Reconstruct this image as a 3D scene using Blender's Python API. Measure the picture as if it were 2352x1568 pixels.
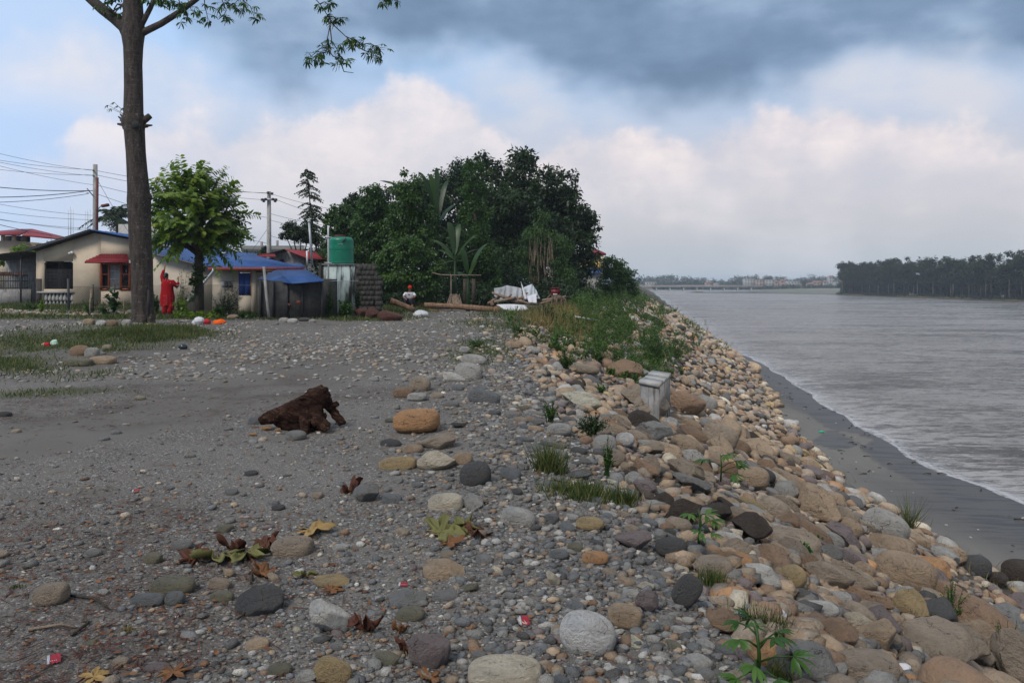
import bpy, bmesh, math, random
import numpy as np
from mathutils import Vector, Matrix
for o in list(bpy.data.objects): bpy.data.objects.remove(o)
S = bpy.context.scene
R = math.radians
rng = np.random.default_rng(7)
random.seed(7)
# ---------------------------------------------------------------- camera
F0, CX, HY, CZ = 1829.0, 1176.0, 650.0, 1.5      # focal length, centre and horizon of the photograph, eye height
cam = bpy.data.cameras.new('camera'); co = bpy.data.objects.new('camera', cam); S.collection.objects.link(co)
co.location = (0, 0, CZ); co.rotation_euler = (R(90), 0, 0)
cam.sensor_width = 36; cam.lens = 28.0; cam.shift_y = -134/2352; cam.clip_start = .05; cam.clip_end = 9000
S.camera = co
S.render.resolution_x, S.render.resolution_y = 1024, 682
S.view_settings.view_transform = 'Standard'; S.view_settings.look = 'None'
S.view_settings.gamma = 1; S.view_settings.exposure = 0.0
S.cycles.volume_bounces = 1 if hasattr(S, 'cycles') else 0
# ---------------------------------------------------------------- node helpers
class NT:
    def __init__(s, tree):
        s.t = tree; s.n = tree.nodes; s.l = tree.links
    def new(s, typ, **kw):
        n = s.n.new(typ)
        for k, v in kw.items(): setattr(n, k, v)
        return n
    def put(s, sock, v):
        if v is None: return
        if isinstance(v, bpy.types.NodeSocket): s.l.new(v, sock)
        elif isinstance(v, bpy.types.Node): s.l.new(v.outputs[0], sock)
        else:
            if hasattr(sock.default_value, '__len__') and hasattr(v, '__len__') and len(sock.default_value) == 4 and len(v) == 3: v = (*v, 1)
            sock.default_value = v
    def math(s, op, a, b=None, c=None, clamp=False):
        n = s.new('ShaderNodeMath', operation=op, use_clamp=clamp)
        s.put(n.inputs[0], a); s.put(n.inputs[1], b)
        if c is not None: s.put(n.inputs[2], c)
        return n.outputs[0]
    def vmath(s, op, a, b=None):
        n = s.new('ShaderNodeVectorMath', operation=op)
        s.put(n.inputs[0], a); s.put(n.inputs[1], b)
        return n.outputs[0]
    def mix(s, f, a, b, mode='MIX'):
        n = s.new('ShaderNodeMix', data_type='RGBA', blend_type=mode, clamp_factor=True)
        s.put(n.inputs[0], f); s.put(n.inputs[6], a); s.put(n.inputs[7], b)
        return n.outputs[2]
    def noise(s, vec=None, scale=5, detail=4, rough=.55, dist=0, out=0, w=None):
        n = s.new('ShaderNodeTexNoise')
        if w is not None: n.noise_dimensions = '4D'; s.put(n.inputs['W'], w)
        s.put(n.inputs['Vector'], vec); s.put(n.inputs['Scale'], scale); s.put(n.inputs['Detail'], detail)
        s.put(n.inputs['Roughness'], rough); s.put(n.inputs['Distortion'], dist)
        return n.outputs[out]
    def vor(s, vec=None, scale=5, out='Color', rnd=1, feat='F1'):
        n = s.new('ShaderNodeTexVoronoi', feature=feat)
        s.put(n.inputs['Vector'], vec); s.put(n.inputs['Scale'], scale); s.put(n.inputs['Randomness'], rnd)
        return n.outputs[out]
    def ramp(s, f, stops, interp='LINEAR'):
        n = s.new('ShaderNodeValToRGB'); r = n.color_ramp; r.interpolation = interp
        while len(r.elements) < len(stops): r.elements.new(.5)
        for e, (p, c) in zip(r.elements, stops):
            e.position = p; e.color = (c, c, c, 1) if not hasattr(c, '__len__') else (*c[:3], 1)
        s.put(n.inputs[0], f)
        return n.outputs[0]
    def sstep(s, v, a, b, lo=0., hi=1.):
        n = s.new('ShaderNodeMapRange', interpolation_type='SMOOTHSTEP')
        s.put(n.inputs[0], v); s.put(n.inputs[1], a); s.put(n.inputs[2], b); s.put(n.inputs[3], lo); s.put(n.inputs[4], hi)
        return n.outputs[0]
    def scale(s, vec, sc):
        return s.vmath('MULTIPLY', vec, sc)
    def bump(s, h, strength=.5, dist=.02, nrm=None):
        n = s.new('ShaderNodeBump'); s.put(n.inputs['Strength'], strength); s.put(n.inputs['Distance'], dist)
        s.put(n.inputs['Height'], h)
        if nrm is not None: s.put(n.inputs['Normal'], nrm)
        return n.outputs[0]
    def attr(s, name, out='Fac'):
        return s.new('ShaderNodeAttribute', attribute_name=name).outputs[out]
# ---------------------------------------------------------------- world: clouded evening sky
SUN_EL, SUN_AZ = R(48), R(215)
w = bpy.data.worlds.new('World'); S.world = w; w.use_nodes = True
T = NT(w.node_tree); T.n.clear()
out = T.new('ShaderNodeOutputWorld')
sky = T.new('ShaderNodeTexSky', sky_type='NISHITA', sun_disc=False, sun_elevation=SUN_EL, sun_rotation=SUN_AZ)
bg1 = T.new('ShaderNodeBackground'); T.put(bg1.inputs[0], sky); bg1.inputs[1].default_value = .08
tc = T.new('ShaderNodeTexCoord').outputs['Generated']
nrmv = T.vmath('NORMALIZE', tc)
sep = T.new('ShaderNodeSeparateXYZ'); T.put(sep.inputs[0], nrmv)
az = T.math('ARCTAN2', sep.outputs[0], sep.outputs[1])
el = T.math('ARCSINE', sep.outputs[2])
cmb = T.new('ShaderNodeCombineXYZ'); T.put(cmb.inputs[0], az); T.put(cmb.inputs[1], el)
P = cmb.outputs[0]
def azp(px): return math.atan((px-CX)/F0)
def elp(px, py): return math.atan((HY-py)/F0*math.cos(azp(px)))
A0, A1, E1 = -.7, .7, .45
def curve(pts):
    """top edge of a cloud bank as a function of azimuth (points given as direction pairs)"""
    st = [((azp(x)-A0)/(A1-A0), max(0, elp(x, y))/E1) for x, y in pts]
    r = T.ramp(T.math('MULTIPLY_ADD', az, 1/(A1-A0), -A0/(A1-A0)), st, 'EASE')
    return T.math('MULTIPLY', r, E1)
def bil(x, c): return T.math('MULTIPLY', T.math('SUBTRACT', x, .5), c)
nb = T.noise(T.scale(P, (1, 1.5, 1)), 4.5, 3, .5)            # soft large forms
nm = T.noise(P, 11, 6, .58)                                # billows
vb = T.vor(T.vmath('ADD', P, T.scale(T.noise(P, 18, 5, .6, out=1), (.05, .05, 0))), 26, out='Distance')   # puffs
puff = T.math('ADD', bil(nm, .11), T.math('MULTIPLY', vb, -.022))
nf = T.noise(T.scale(P, (1, 2.2, 1)), 9, 7, .6)
# clear and thin sky behind
col = T.ramp(el, [(0, (.44, .48, .53)), (.06, (.52, .53, .57)), (.15, (.54, .57, .66)), (.27, (.42, .60, .86)), (.45, (.33, .52, .82)), (.8, (.42, .50, .62))])
leftm = T.sstep(az, -.2, -.62)
col = T.mix(T.math('MULTIPLY', leftm, .88), col, (.48, .67, .97))
thin = T.sstep(T.math('ADD', T.math('MULTIPLY_ADD', nf, .45, .28), bil(nb, 1.1)), .40, .74)
col = T.mix(T.math('MULTIPLY', thin, T.math('MULTIPLY_ADD', leftm, -.6, .75)), col, (.70, .69, .73))
# pink-white cumulus banks: left bank and right bank
def bank(pts, soft, col, colr, k=1., fade=(.03, .21), puffs=1.):
    top = T.math('ADD', curve(pts), T.math('MULTIPLY', puff, puffs))
    d = T.math('SUBTRACT', top, el)
    m = T.math('MULTIPLY', T.sstep(d, -.004, soft*1.7), k)
    m = T.math('MULTIPLY', m, T.sstep(el, fade[0], fade[1]))
    return T.mix(m, col, colr), d
lit = T.ramp(T.math('ADD', nm, bil(nf, .5)), [(.34, (.66, .63, .68)), (.5, (.80, .72, .73)), (.66, (.97, .85, .81))])
col, dR = bank([(850, 620), (1080, 440), (1200, 330), (1290, 268), (1440, 262), (1600, 300), (1680, 240), (1790, 205), (1960, 208), (2060, 245), (2200, 240), (2330, 275), (2600, 330)], .016, col, lit, .82)
col, dL = bank([(0, 330), (120, 300), (200, 238), (330, 240), (500, 250), (760, 235), (880, 160), (950, 140), (1050, 175), (1120, 240), (1190, 300), (1320, 350), (1550, 460), (1800, 620)], .016, col, T.mix(.25, lit, (.80, .80, .84)), .8)
col, dM = bank([(-200, 60), (60, 20), (180, -40), (330, 60), (420, 95), (640, 165), (850, 205), (1000, 260), (1250, 420)], .05, col, T.mix(.6, lit, (.80, .81, .86)), .75, (.16, .24), 1.2)
# dark rain cloud overhead
edge = [(-300, -500), (250, -330), (370, 0), (430, 95), (620, 175), (850, 120), (1100, 120), (1290, 195), (1500, 225), (1640, 195), (1900, 180), (2050, 160), (2200, 175), (2500, 120)]
lowe = T.math('ADD', curve([(x, y if y > -300 else -300) for x, y in edge]), T.math('ADD', bil(nb, .16), bil(nm, .05)))
dk = T.math('SUBTRACT', el, lowe)
dm = T.math('MULTIPLY', T.sstep(dk, -.03, .045), T.sstep(az, -.5, -.26))
dcol = T.ramp(T.math('ADD', T.math('ADD', T.math('MULTIPLY_ADD', nf, .5, .25), bil(nb, 1.3)), T.math('MULTIPLY', az, -.10)), [(.3, (.14, .215, .33)), (.5, (.20, .295, .44)), (.66, (.30, .42, .59)), (.85, (.46, .60, .78))])
dcol = T.mix(T.sstep(el, .40, .75), dcol, (.52, .55, .60))  # cloud paled high out of view, added to keep the scene lit
col = T.mix(T.math('MULTIPLY', dm, .93), col, dcol)
# haze band near horizon
col = T.mix(T.math('MULTIPLY', T.sstep(el, .085, -.01), .6), col, (.47, .53, .60))
bg2 = T.new('ShaderNodeBackground'); T.put(bg2.inputs[0], col); bg2.inputs[1].default_value = 1.08
mx = T.new('ShaderNodeMixShader'); mx.inputs[0].default_value = .97
T.l.new(bg1.outputs[0], mx.inputs[1]); T.l.new(bg2.outputs[0], mx.inputs[2]); T.l.new(mx.outputs[0], out.inputs[0])
# ---------------------------------------------------------------- sun (veiled)
sd = bpy.data.lights.new('sun', 'SUN'); sd.energy = 2.5; sd.angle = R(16); sd.color = (1, .92, .82)
so = bpy.data.objects.new('sun', sd); S.collection.objects.link(so)
# sun stands behind and left of the viewer
so.rotation_euler = (R(90)-SUN_EL, 0, R(180)-SUN_AZ+R(0))
# ---------------------------------------------------------------- geometry helpers
class Geo:
    def __init__(s): s.V = []; s.F = []; s.n = 0; s.A = {}; s.M = []
    def add(s, V, F, **at):
        V = np.asarray(V, float).reshape(-1, 3)
        fs = F if isinstance(F, list) and len(F) and isinstance(F[0], np.ndarray) else None
        if fs is None:
            g = {}
            for f in F: g.setdefault(len(f), []).append(f)
            fs = [np.array(v) for v in g.values()]
        for f in fs: s.F.append(f+s.n)
        s.V.append(V); k = len(V)
        for key in set(list(s.A)+list(at)):
            v = at.get(key, 0.5)
            v = np.asarray(v, float)
            if key not in s.A: s.A[key] = [np.full((s.n,)+(() if key != 'col' else (3,)), .5)] if s.n else []
            if key == 'col': v = np.broadcast_to(v, (k, 3))
            else: v = np.broadcast_to(v, (k,))
            s.A[key].append(v)
        s.n += k
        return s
    def inst(s, tV, tF, M3, Pos, **at):
        """copies of a template; M3 (m,3,3), Pos (m,3)"""
        m, n = len(Pos), len(tV)
        if not m: return s
        V = np.einsum('mij,nj->mni', M3, tV)+Pos[:, None, :]
        F = [(f[None]+(np.arange(m)*n)[:, None, None]).reshape(-1, f.shape[1]) for f in tF]
        at = {k: np.repeat(np.asarray(v), n, axis=0) if np.ndim(v) >= 1 and len(v) == m else v for k, v in at.items()}
        return s.add(V.reshape(-1, 3), F, **at)
    def box(s, c, d, rz=0, rx=0, ry=0, **at):
        x, y, z = np.array(d)/2
        V = np.array([(a*x, b*y, e*z) for e in (-1, 1) for a, b in ((-1, -1), (1, -1), (1, 1), (-1, 1))])
        if rz or rx or ry: V = V @ np.array(Matrix.Rotation(rz, 3, 'Z') @ Matrix.Rotation(ry, 3, 'Y') @ Matrix.Rotation(rx, 3, 'X')).T
        return s.add(V+np.array(c), [(3, 2, 1, 0), (4, 5, 6, 7), (0, 1, 5, 4), (1, 2, 6, 5), (2, 3, 7, 6), (3, 0, 4, 7)], **at)
    def bx(s, x0, x1, y0, y1, z0, z1, **at):
        return s.box(((x0+x1)/2, (y0+y1)/2, (z0+z1)/2), (abs(x1-x0), abs(y1-y0), abs(z1-z0)), **at)
    def tube(s, pts, rad, n=8, caps=True, wob=0, **at):
        pts = np.asarray(pts, float); m = len(pts)
        rad = np.broadcast_to(np.asarray(rad, float), (m,))
        tg = np.gradient(pts, axis=0); tg /= np.linalg.norm(tg, axis=1)[:, None]+1e-9
        up = np.array((0, 0, 1.)) if abs(tg[0, 2]) < .9 else np.array((1., 0, 0))
        V = []; a = np.cross(tg[0], up)
        for i in range(m):
            a = a-tg[i]*a.dot(tg[i]); a /= np.linalg.norm(a)+1e-9; b = np.cross(tg[i], a)
            th = np.arange(n)*2*math.pi/n
            r = rad[i]*(1+(rng.normal(0, wob, n) if wob else 0))
            V.append(pts[i]+np.outer(np.cos(th)*r, a)+np.outer(np.sin(th)*r, b))
        V = np.concatenate(V)
        i, j = np.meshgrid(np.arange(m-1), np.arange(n), indexing='ij'); i = i.ravel(); j = j.ravel(); k = (j+1) % n
        q = np.stack([i*n+j, i*n+k, (i+1)*n+k, (i+1)*n+j], 1)
        F = [q]
        if caps and n > 2: F.append(np.array([list(range(n))[::-1], [(m-1)*n+t for t in range(n)]]))
        return s.add(V, F, **at)
    def ball(s, c, r, lv=2, jit=0, **at):
        V, F = ico(lv)
        V = V*(1+jit*snoise(V*2, 3+int(abs(c[0])*10)))[:, None] if jit else V
        return s.add(V*np.broadcast_to(np.asarray(r, float), (3,))+np.array(c), F, **at)
    def lathe(s, prof, c, n=24, sx=1, sy=1, **at):
        V = []; m = len(prof)
        for r, z in prof:
            for k in range(n):
                t = k*2*math.pi/n; V.append((c[0]+r*sx*math.cos(t), c[1]+r*sy*math.sin(t), c[2]+z))
        F = [(i*n+j, i*n+(j+1) % n, (i+1)*n+(j+1) % n, (i+1)*n+j) for i in range(m-1) for j in range(n)]
        F += [tuple(range(n))[::-1], tuple((m-1)*n+j for j in range(n))]
        return s.add(V, F, **at)
    def prism(s, poly, y0, y1, **at):
        """polygon in x,z (counter-clockwise seen from -y) given thickness from y0 to y1"""
        n = len(poly)
        V = [(x, y0, z) for x, z in poly]+[(x, y1, z) for x, z in poly]
        return s.add(V, [tuple(range(n)), tuple(range(2*n-1, n-1, -1))]+[((i+1) % n, i, n+i, n+(i+1) % n) for i in range(n)], **at)
    def slab(s, q, th, **at):
        """sheet through four (or more) 3-D points with a thickness th downwards"""
        q = np.array(q, float); n = len(q)
        return s.add(np.concatenate([q, q-np.array((0, 0, th))]), [tuple(range(n)), tuple(range(2*n-1, n-1, -1))]+[((i+1) % n, i, n+i, n+(i+1) % n) for i in range(n)], **at)
def mesh(name, g, mat, smooth=False, origin=(0, 0, 0)):
    me = bpy.data.meshes.new(name)
    V = (np.concatenate(g.V)-np.array(origin)).astype(np.float32)
    tot = np.concatenate([np.full(len(f), f.shape[1]) for f in g.F]).astype(np.int32)
    lo = np.concatenate([f.ravel() for f in g.F]).astype(np.int32)
    me.vertices.add(len(V)); me.vertices.foreach_set('co', V.ravel())
    me.loops.add(len(lo)); me.loops.foreach_set('vertex_index', lo)
    me.polygons.add(len(tot)); me.polygons.foreach_set('loop_start', np.concatenate([[0], np.cumsum(tot)[:-1]]).astype(np.int32))
    me.polygons.foreach_set('loop_total', tot)
    if smooth: me.polygons.foreach_set('use_smooth', np.ones(len(tot), bool))
    me.update(calc_edges=True)
    for k, v in g.A.items():
        v = np.concatenate(v)
        if k == 'col':
            a = me.attributes.new('col', 'FLOAT_COLOR', 'POINT'); c4 = np.ones((len(v), 4), np.float32); c4[:, :3] = v
            a.data.foreach_set('color', c4.ravel())
        else:
            a = me.attributes.new(k, 'FLOAT', 'POINT'); a.data.foreach_set('value', v.astype(np.float32))
    if mat: me.materials.append(mat)
    return me
def link(name, me):
    o = bpy.data.objects.new(name, me); S.collection.objects.link(o); return o
def tag(o, label=None, cat=None, group=None, kind=None):
    for k, v in (('label', label), ('category', cat), ('group', group), ('kind', kind)):
        if v: o[k] = v
    return o
def thing(name, label, cat, loc=(0, 0, 0), group=None):
    o = bpy.data.objects.new(name, None); S.collection.objects.link(o); o.location = loc; o.empty_display_size = .2
    return tag(o, label, cat, group)
def wloc(o):
    l = Vector((0, 0, 0))
    while o is not None: l = l+o.location; o = o.parent
    return l
def part(name, g, mat, parent, smooth=False, label=None):
    """mesh given in world coordinates, parented to its thing"""
    o = link(name, mesh(name, g, mat, smooth, tuple(wloc(parent)))); o.parent = parent
    if label: o['label'] = label
    return o
def solo(name, g, mat, label, cat, group=None, kind=None, smooth=False, loc=(0, 0, 0)):
    o = link(name, mesh(name, g, mat, smooth, loc)); o.location = loc
    return tag(o, label, cat, group, kind)
def setting(name, g, mat, smooth=False, kind='structure'):
    return tag(link(name, mesh(name, g, mat, smooth)), kind=kind)
def copy_tree(o, parent=None):
    c = o.copy(); S.collection.objects.link(c); c.parent = parent
    for ch in o.children: copy_tree(ch, c)
    return c
_ico = {}
def ico(lv):
    if lv not in _ico:
        bm = bmesh.new(); bmesh.ops.create_icosphere(bm, subdivisions=lv, radius=1)
        _ico[lv] = (np.array([v.co[:] for v in bm.verts]), [np.array([[v.index for v in f.verts] for f in bm.faces])]); bm.free()
    return _ico[lv]
def snoise(P, seed, oct=3, f=1.):
    """smooth pseudo noise from sums of sines, about -1..1"""
    r = np.random.default_rng(seed); o = np.zeros(P.shape[:-1]); a = 1; tot = 0
    for k in range(oct):
        for _ in range(5):
            d = r.normal(size=P.shape[-1]); d /= np.linalg.norm(d)
            o += a*np.sin(P @ d*f*r.uniform(.7, 1.4)+r.uniform(0, 6.3))
        tot += a*2.2; a *= .5; f *= 2.1
    return o/tot
def sm(x, a, b):
    t = np.clip((np.asarray(x, float)-a)/(b-a), 0, 1); return t*t*(3-2*t)
def rotm(rz, rx=None, ry=None):
    rz = np.asarray(rz, float); m = len(rz); rx = np.zeros(m) if rx is None else rx; ry = np.zeros(m) if ry is None else ry
    c, s_ = np.cos(rz), np.sin(rz); z0 = np.zeros(m); o1 = np.ones(m)
    Z = np.stack([c, -s_, z0, s_, c, z0, z0, z0, o1], 1).reshape(-1, 3, 3)
    c, s_ = np.cos(rx), np.sin(rx); X = np.stack([o1, z0, z0, z0, c, -s_, z0, s_, c], 1).reshape(-1, 3, 3)
    c, s_ = np.cos(ry), np.sin(ry); Y = np.stack([c, z0, s_, z0, o1, z0, -s_, z0, c], 1).reshape(-1, 3, 3)
    return Z @ Y @ X
def frames(d, roll=None):
    """rotation matrices whose local +X is d, +Z roughly up, rolled"""
    d = d/np.linalg.norm(d, axis=1)[:, None]
    up = np.tile((0, 0, 1.), (len(d), 1)); up[np.abs(d[:, 2]) > .95] = (1, 0, 0)
    y = np.cross(up, d); y /= np.linalg.norm(y, axis=1)[:, None]; z = np.cross(d, y)
    if roll is not None:
        c, s_ = np.cos(roll)[:, None], np.sin(roll)[:, None]; y, z = y*c+z*s_, z*c-y*s_
    return np.stack([d, y, z], 2)
# ---------------------------------------------------------------- lie of the land
def ygr(y): return .3*sm(y, 8, 28)
_cy = [-10, 0, 3.4, 5.5, 9, 14, 19, 25, 31, 45, 60, 100, 146, 400, 700, 3000]
_cx = [1.5, 1.35, 1.05, .9, .62, .3, -.2, .35, 1.5, 4.6, 7.3, 13.5, 21, 63, 110, 480]
def Xc(y): return np.interp(y, _cy, _cx)
_ty = [-30, 4, 10, 15.5, 18.3, 21.5, 25.3, 33, 47, 59.5, 80, 146, 3000]
_tx = [6.5, 8.2, 8.9, 9.3, 9.55, 9.6, 9.75, 11.2, 14.6, 17.2, 20.3, 30.8, 490]
def Xt(y): return np.interp(y, _ty, _tx)+.18*np.sin(np.asarray(y)*.5)*(np.asarray(y) < 80)
_wy = [-30, 12, 16, 18.5, 21.5, 26, 30.6, 37.8, 49.3, 60, 67, 90, 3000]
_wx = [22, 18, 15.6, 14.5, 13.9, 13.6, 14.1, 15.2, 17.1, 18.7, 19.2, 22.2, 491]
def Xw(y): return np.interp(y, _wy, _wx)+.12*np.sin(np.asarray(y)*.9)
_ry = [-50, 150, 261, 350, 425, 450, 482, 500, 520, 560, 620, 700, 3000]
_rx = [185, 172, 163, 164, 166, 150, 112, 112, 125, 178, 200, 210, 210]
def Xr(y): return np.interp(y, _ry, _rx)+1.5*np.sin(np.asarray(y)*.11)
WZ = -4.5
TREE = (-10.7, 22.9)
def terrain(x, y):
    x = np.asarray(x, float); y = np.asarray(y, float)
    xc, xt, xw, xr = Xc(y), Xt(y), Xw(y), Xr(y)
    P2 = np.stack([x, y], -1)
    near = 1-sm(y, 80, 160)
    zg = ygr(y)+(.035*snoise(P2, 11, 2, .9)+.008*snoise(P2, 12, 2, 6))*near
    zg = zg+.16*np.exp(-((x-TREE[0])**2+((y-TREE[1]+1.5)*.8)**2)/5)
    t = (x-xc)/np.maximum(xt-xc, 1)
    s = np.interp(t, [-.12, -.04, .04, .14, 1, 1.04], [0, .012, .04, .125, .985, 1])
    zt = WZ+.16
    z = zg+(zt-zg)*s+.10*snoise(P2, 13, 2, 1.3)*np.sin(np.pi*np.clip(t, 0, 1))*near
    # sand shelf then river bed
    q = np.clip((x-xt)/np.maximum(xw-xt, .3), 0, None)
    shelf = WZ+.16-.16*np.clip(q, 0, 1)+.012*snoise(P2, 14, 2, 2.)*near
    z = np.where(x > xt, np.where(x < xw, np.minimum(z, shelf), WZ-.10*np.clip(x-xw, 0, 12)), z)
    # far right bank
    b = x-xr
    z = np.where(b > -14, np.maximum(z, WZ-.5+np.clip((b+14)/14, 0, 1)*.62+np.clip(b, 0, 60)*.022), z)
    # land at the end of the reach
    e = y-705-20*np.sin(x*.01)
    z = np.where((e > -20) & (x > xt-5), np.maximum(z, WZ-.6+np.clip((e+20)/26, 0, 1)*1.2+np.clip(e, 0, 400)*.008), z)
    return z
def W(px, py, d): return np.array(((px-CX)/F0*d, d, CZ+(HY-py)/F0*d))
def hit(px, py, y0=1.2):
    a, b = (px-CX)/F0, (HY-py)/F0; y = y0
    f = lambda y: CZ+b*y-float(terrain(a*y, y))
    while y < 900:
        y2 = y*1.01
        if f(y2) < 0:
            lo, hi = y, y2
            for _ in range(30):
                m = (lo+hi)/2
                if f(m) < 0: hi = m
                else: lo = m
            return np.array((a*hi, hi, CZ+b*hi))
        y = y2
    return np.array((a*y, y, CZ+b*y))
def tz(x, y): return float(terrain(x, y))
# ---------------------------------------------------------------- materials
def newmat(name):
    m = bpy.data.materials.new(name); m.use_nodes = True; t = NT(m.node_tree)
    p = t.n['Principled BSDF']; t.p = p; return m, t
def setp(t, **kw):
    names = dict(col='Base Color', rough='Roughness', nrm='Normal', metal='Metallic', spec='Specular IOR Level', ior='IOR', trans='Transmission Weight', alpha='Alpha', sheen='Sheen Weight')
    for k, v in kw.items(): t.put(t.p.inputs[names[k]], v)
def oc(t): return t.new('ShaderNodeTexCoord').outputs['Object']
def plain(name, col, rough=.8, var=.25, sc=6, bump=.0, bsc=30, dirt=None, metal=0, spec=.4):
    m, t = newmat(name); v = oc(t)
    n = t.noise(v, sc, 6, .65)
    c = t.mix(t.sstep(n, .3, .7), tuple(x*(1-var) for x in col), tuple(min(1, x*(1+var)) for x in col))
    if dirt:
        g = t.noise(t.scale(v, (3, 3, .35)), sc*.9, 6, .7)
        c = t.mix(t.sstep(g, dirt[1], dirt[1]+.14), c, dirt[0])
    kw = dict(col=c, rough=rough, metal=metal, spec=spec)
    if bump: kw['nrm'] = t.bump(t.noise(v, bsc, 5, .6), bump, .02)
    setp(t, **kw); return m
def stone_mat(name, use_attr):
    m, t = newmat(name); v = oc(t)
    if use_attr: base = t.attr('col', 'Color'); rnd = t.attr('rnd')
    else:
        oi = t.new('ShaderNodeObjectInfo'); base = oi.outputs['Color']; rnd = oi.outputs['Random']
    vv = t.vmath('ADD', v, t.scale(t.new('ShaderNodeCombineXYZ').outputs[0], (0, 0, 0)))
    W4 = t.math('MULTIPLY', rnd, 40)
    sc = .16 if not use_attr else .9
    k = 1 if not use_attr else 6
    n1 = t.noise(v, 1.5*k, 4, .6, .4, w=W4)
    n2 = t.noise(v, 6*k, 5, .72, w=W4)
    n3 = t.noise(v, 34*k, 3, .75, w=W4)
    streak = t.noise(t.scale(v, (1., 1.2, 7)), 1.6*k, 5, .65, 1.2, w=W4)
    c = t.mix(t.sstep(n1, .3, .72), base, t.mix(1, t.mix(.22, base, (.34, .32, .29)), (.84, .82, .79), 'MULTIPLY'))
    c = t.mix(t.math('MULTIPLY', t.sstep(n2, .48, .72), .6), c, t.mix(1, c, (.68, .60, .52), 'MULTIPLY'))
    c = t.mix(t.math('MULTIPLY', t.sstep(streak, .55, .72), .3), c, t.mix(.55, c, (.50, .44, .36)))
    c = t.mix(t.math('MULTIPLY', t.sstep(n3, .5, .78), .45), c, t.mix(1, c, (.62, .58, .55), 'MULTIPLY'))
    c = t.mix(t.math('MULTIPLY', t.sstep(n3, .42, .22), .4), c, t.mix(1, c, (1.45, 1.43, 1.4), 'MULTIPLY'))
    crack = t.vor(t.vmath('ADD', v, t.scale(t.noise(v, 3*k, 3, .6, out=1, w=W4), (.5, .5, .5))), 1.1*k, 'Distance', feat='DISTANCE_TO_EDGE')
    c = t.mix(t.math('MULTIPLY', t.sstep(crack, .022, .0), t.sstep(n1, .45, .62)), c, (.05, .042, .035))
    h = t.math('ADD', t.math('MULTIPLY', n2, 1), t.math('MULTIPLY', n3, .3))
    h = t.math('ADD', h, t.math('MULTIPLY', streak, .15))
    setp(t, col=c, rough=.86, spec=.25, nrm=t.bump(h, .9, .30*(.5 if use_attr else 1)*(.35 if use_attr else 1)))
    return m
M_stone = stone_mat('river_stone', False)
M_stones = stone_mat('loose_stone', True)
def leaf_mat(name, c0, c1, yellow=None, trans=.3, rough=.5):
    m, t = newmat(name); r = t.attr('rnd')
    st = [(0, c0), (.8, c1)]
    if yellow: st.append((1, yellow))
    c = t.ramp(r, st)
    c = t.mix(t.sstep(t.noise(oc(t), 1.3, 3, .6), .3, .7), t.mix(1, c, (.72, .76, .7), 'MULTIPLY'), c)
    setp(t, col=c, rough=rough, spec=.35)
    tr = t.new('ShaderNodeBsdfTranslucent'); t.put(tr.inputs[0], t.mix(1, c, (1.1, 1.35, .7), 'MULTIPLY'))
    ms = t.new('ShaderNodeMixShader'); ms.inputs[0].default_value = trans
    t.l.new(t.p.outputs[0], ms.inputs[1]); t.l.new(tr.outputs[0], ms.inputs[2]); t.l.new(ms.outputs[0], t.n['Material Output'].inputs[0])
    return m
def bark_mat(name, c0, c1, lich=None, ring=True, sc=1.):
    m, t = newmat(name); v = oc(t)
    a = t.noise(t.scale(v, (9*sc, 9*sc, 1.6*sc)), 1.4, 6, .7)
    b = t.noise(t.scale(v, (2*sc, 2*sc, 16*sc)), 1.2, 4, .6)
    c = t.mix(t.sstep(a, .3, .7), c0, c1)
    c = t.mix(t.math('MULTIPLY', t.sstep(b, .5, .7), .35), c, tuple(x*1.5 for x in c1))
    if lich:
        sp = t.noise(v, 13*sc, 3, .7)
        c = t.mix(t.math('MULTIPLY', t.sstep(sp, .6, .68), .6), c, lich)
    h = t.math('ADD', a, t.math('MULTIPLY', b, .5 if ring else .1))
    setp(t, col=c, rough=.9, spec=.2, nrm=t.bump(h, .8, .05)); return m
def fabric(name, col, dots=None):
    m, t = newmat(name); v = oc(t); c = t.mix(t.noise(v, 9, 4), tuple(x*.7 for x in col), tuple(min(1, x*1.15) for x in col))
    if dots:
        d = t.vor(v, 11, 'Distance', .35); c = t.mix(t.sstep(d, .2, .14), c, dots)
    setp(t, col=c, rough=.9, spec=.15, nrm=t.bump(t.noise(v, 14, 3), .5, .03)); return m
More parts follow.
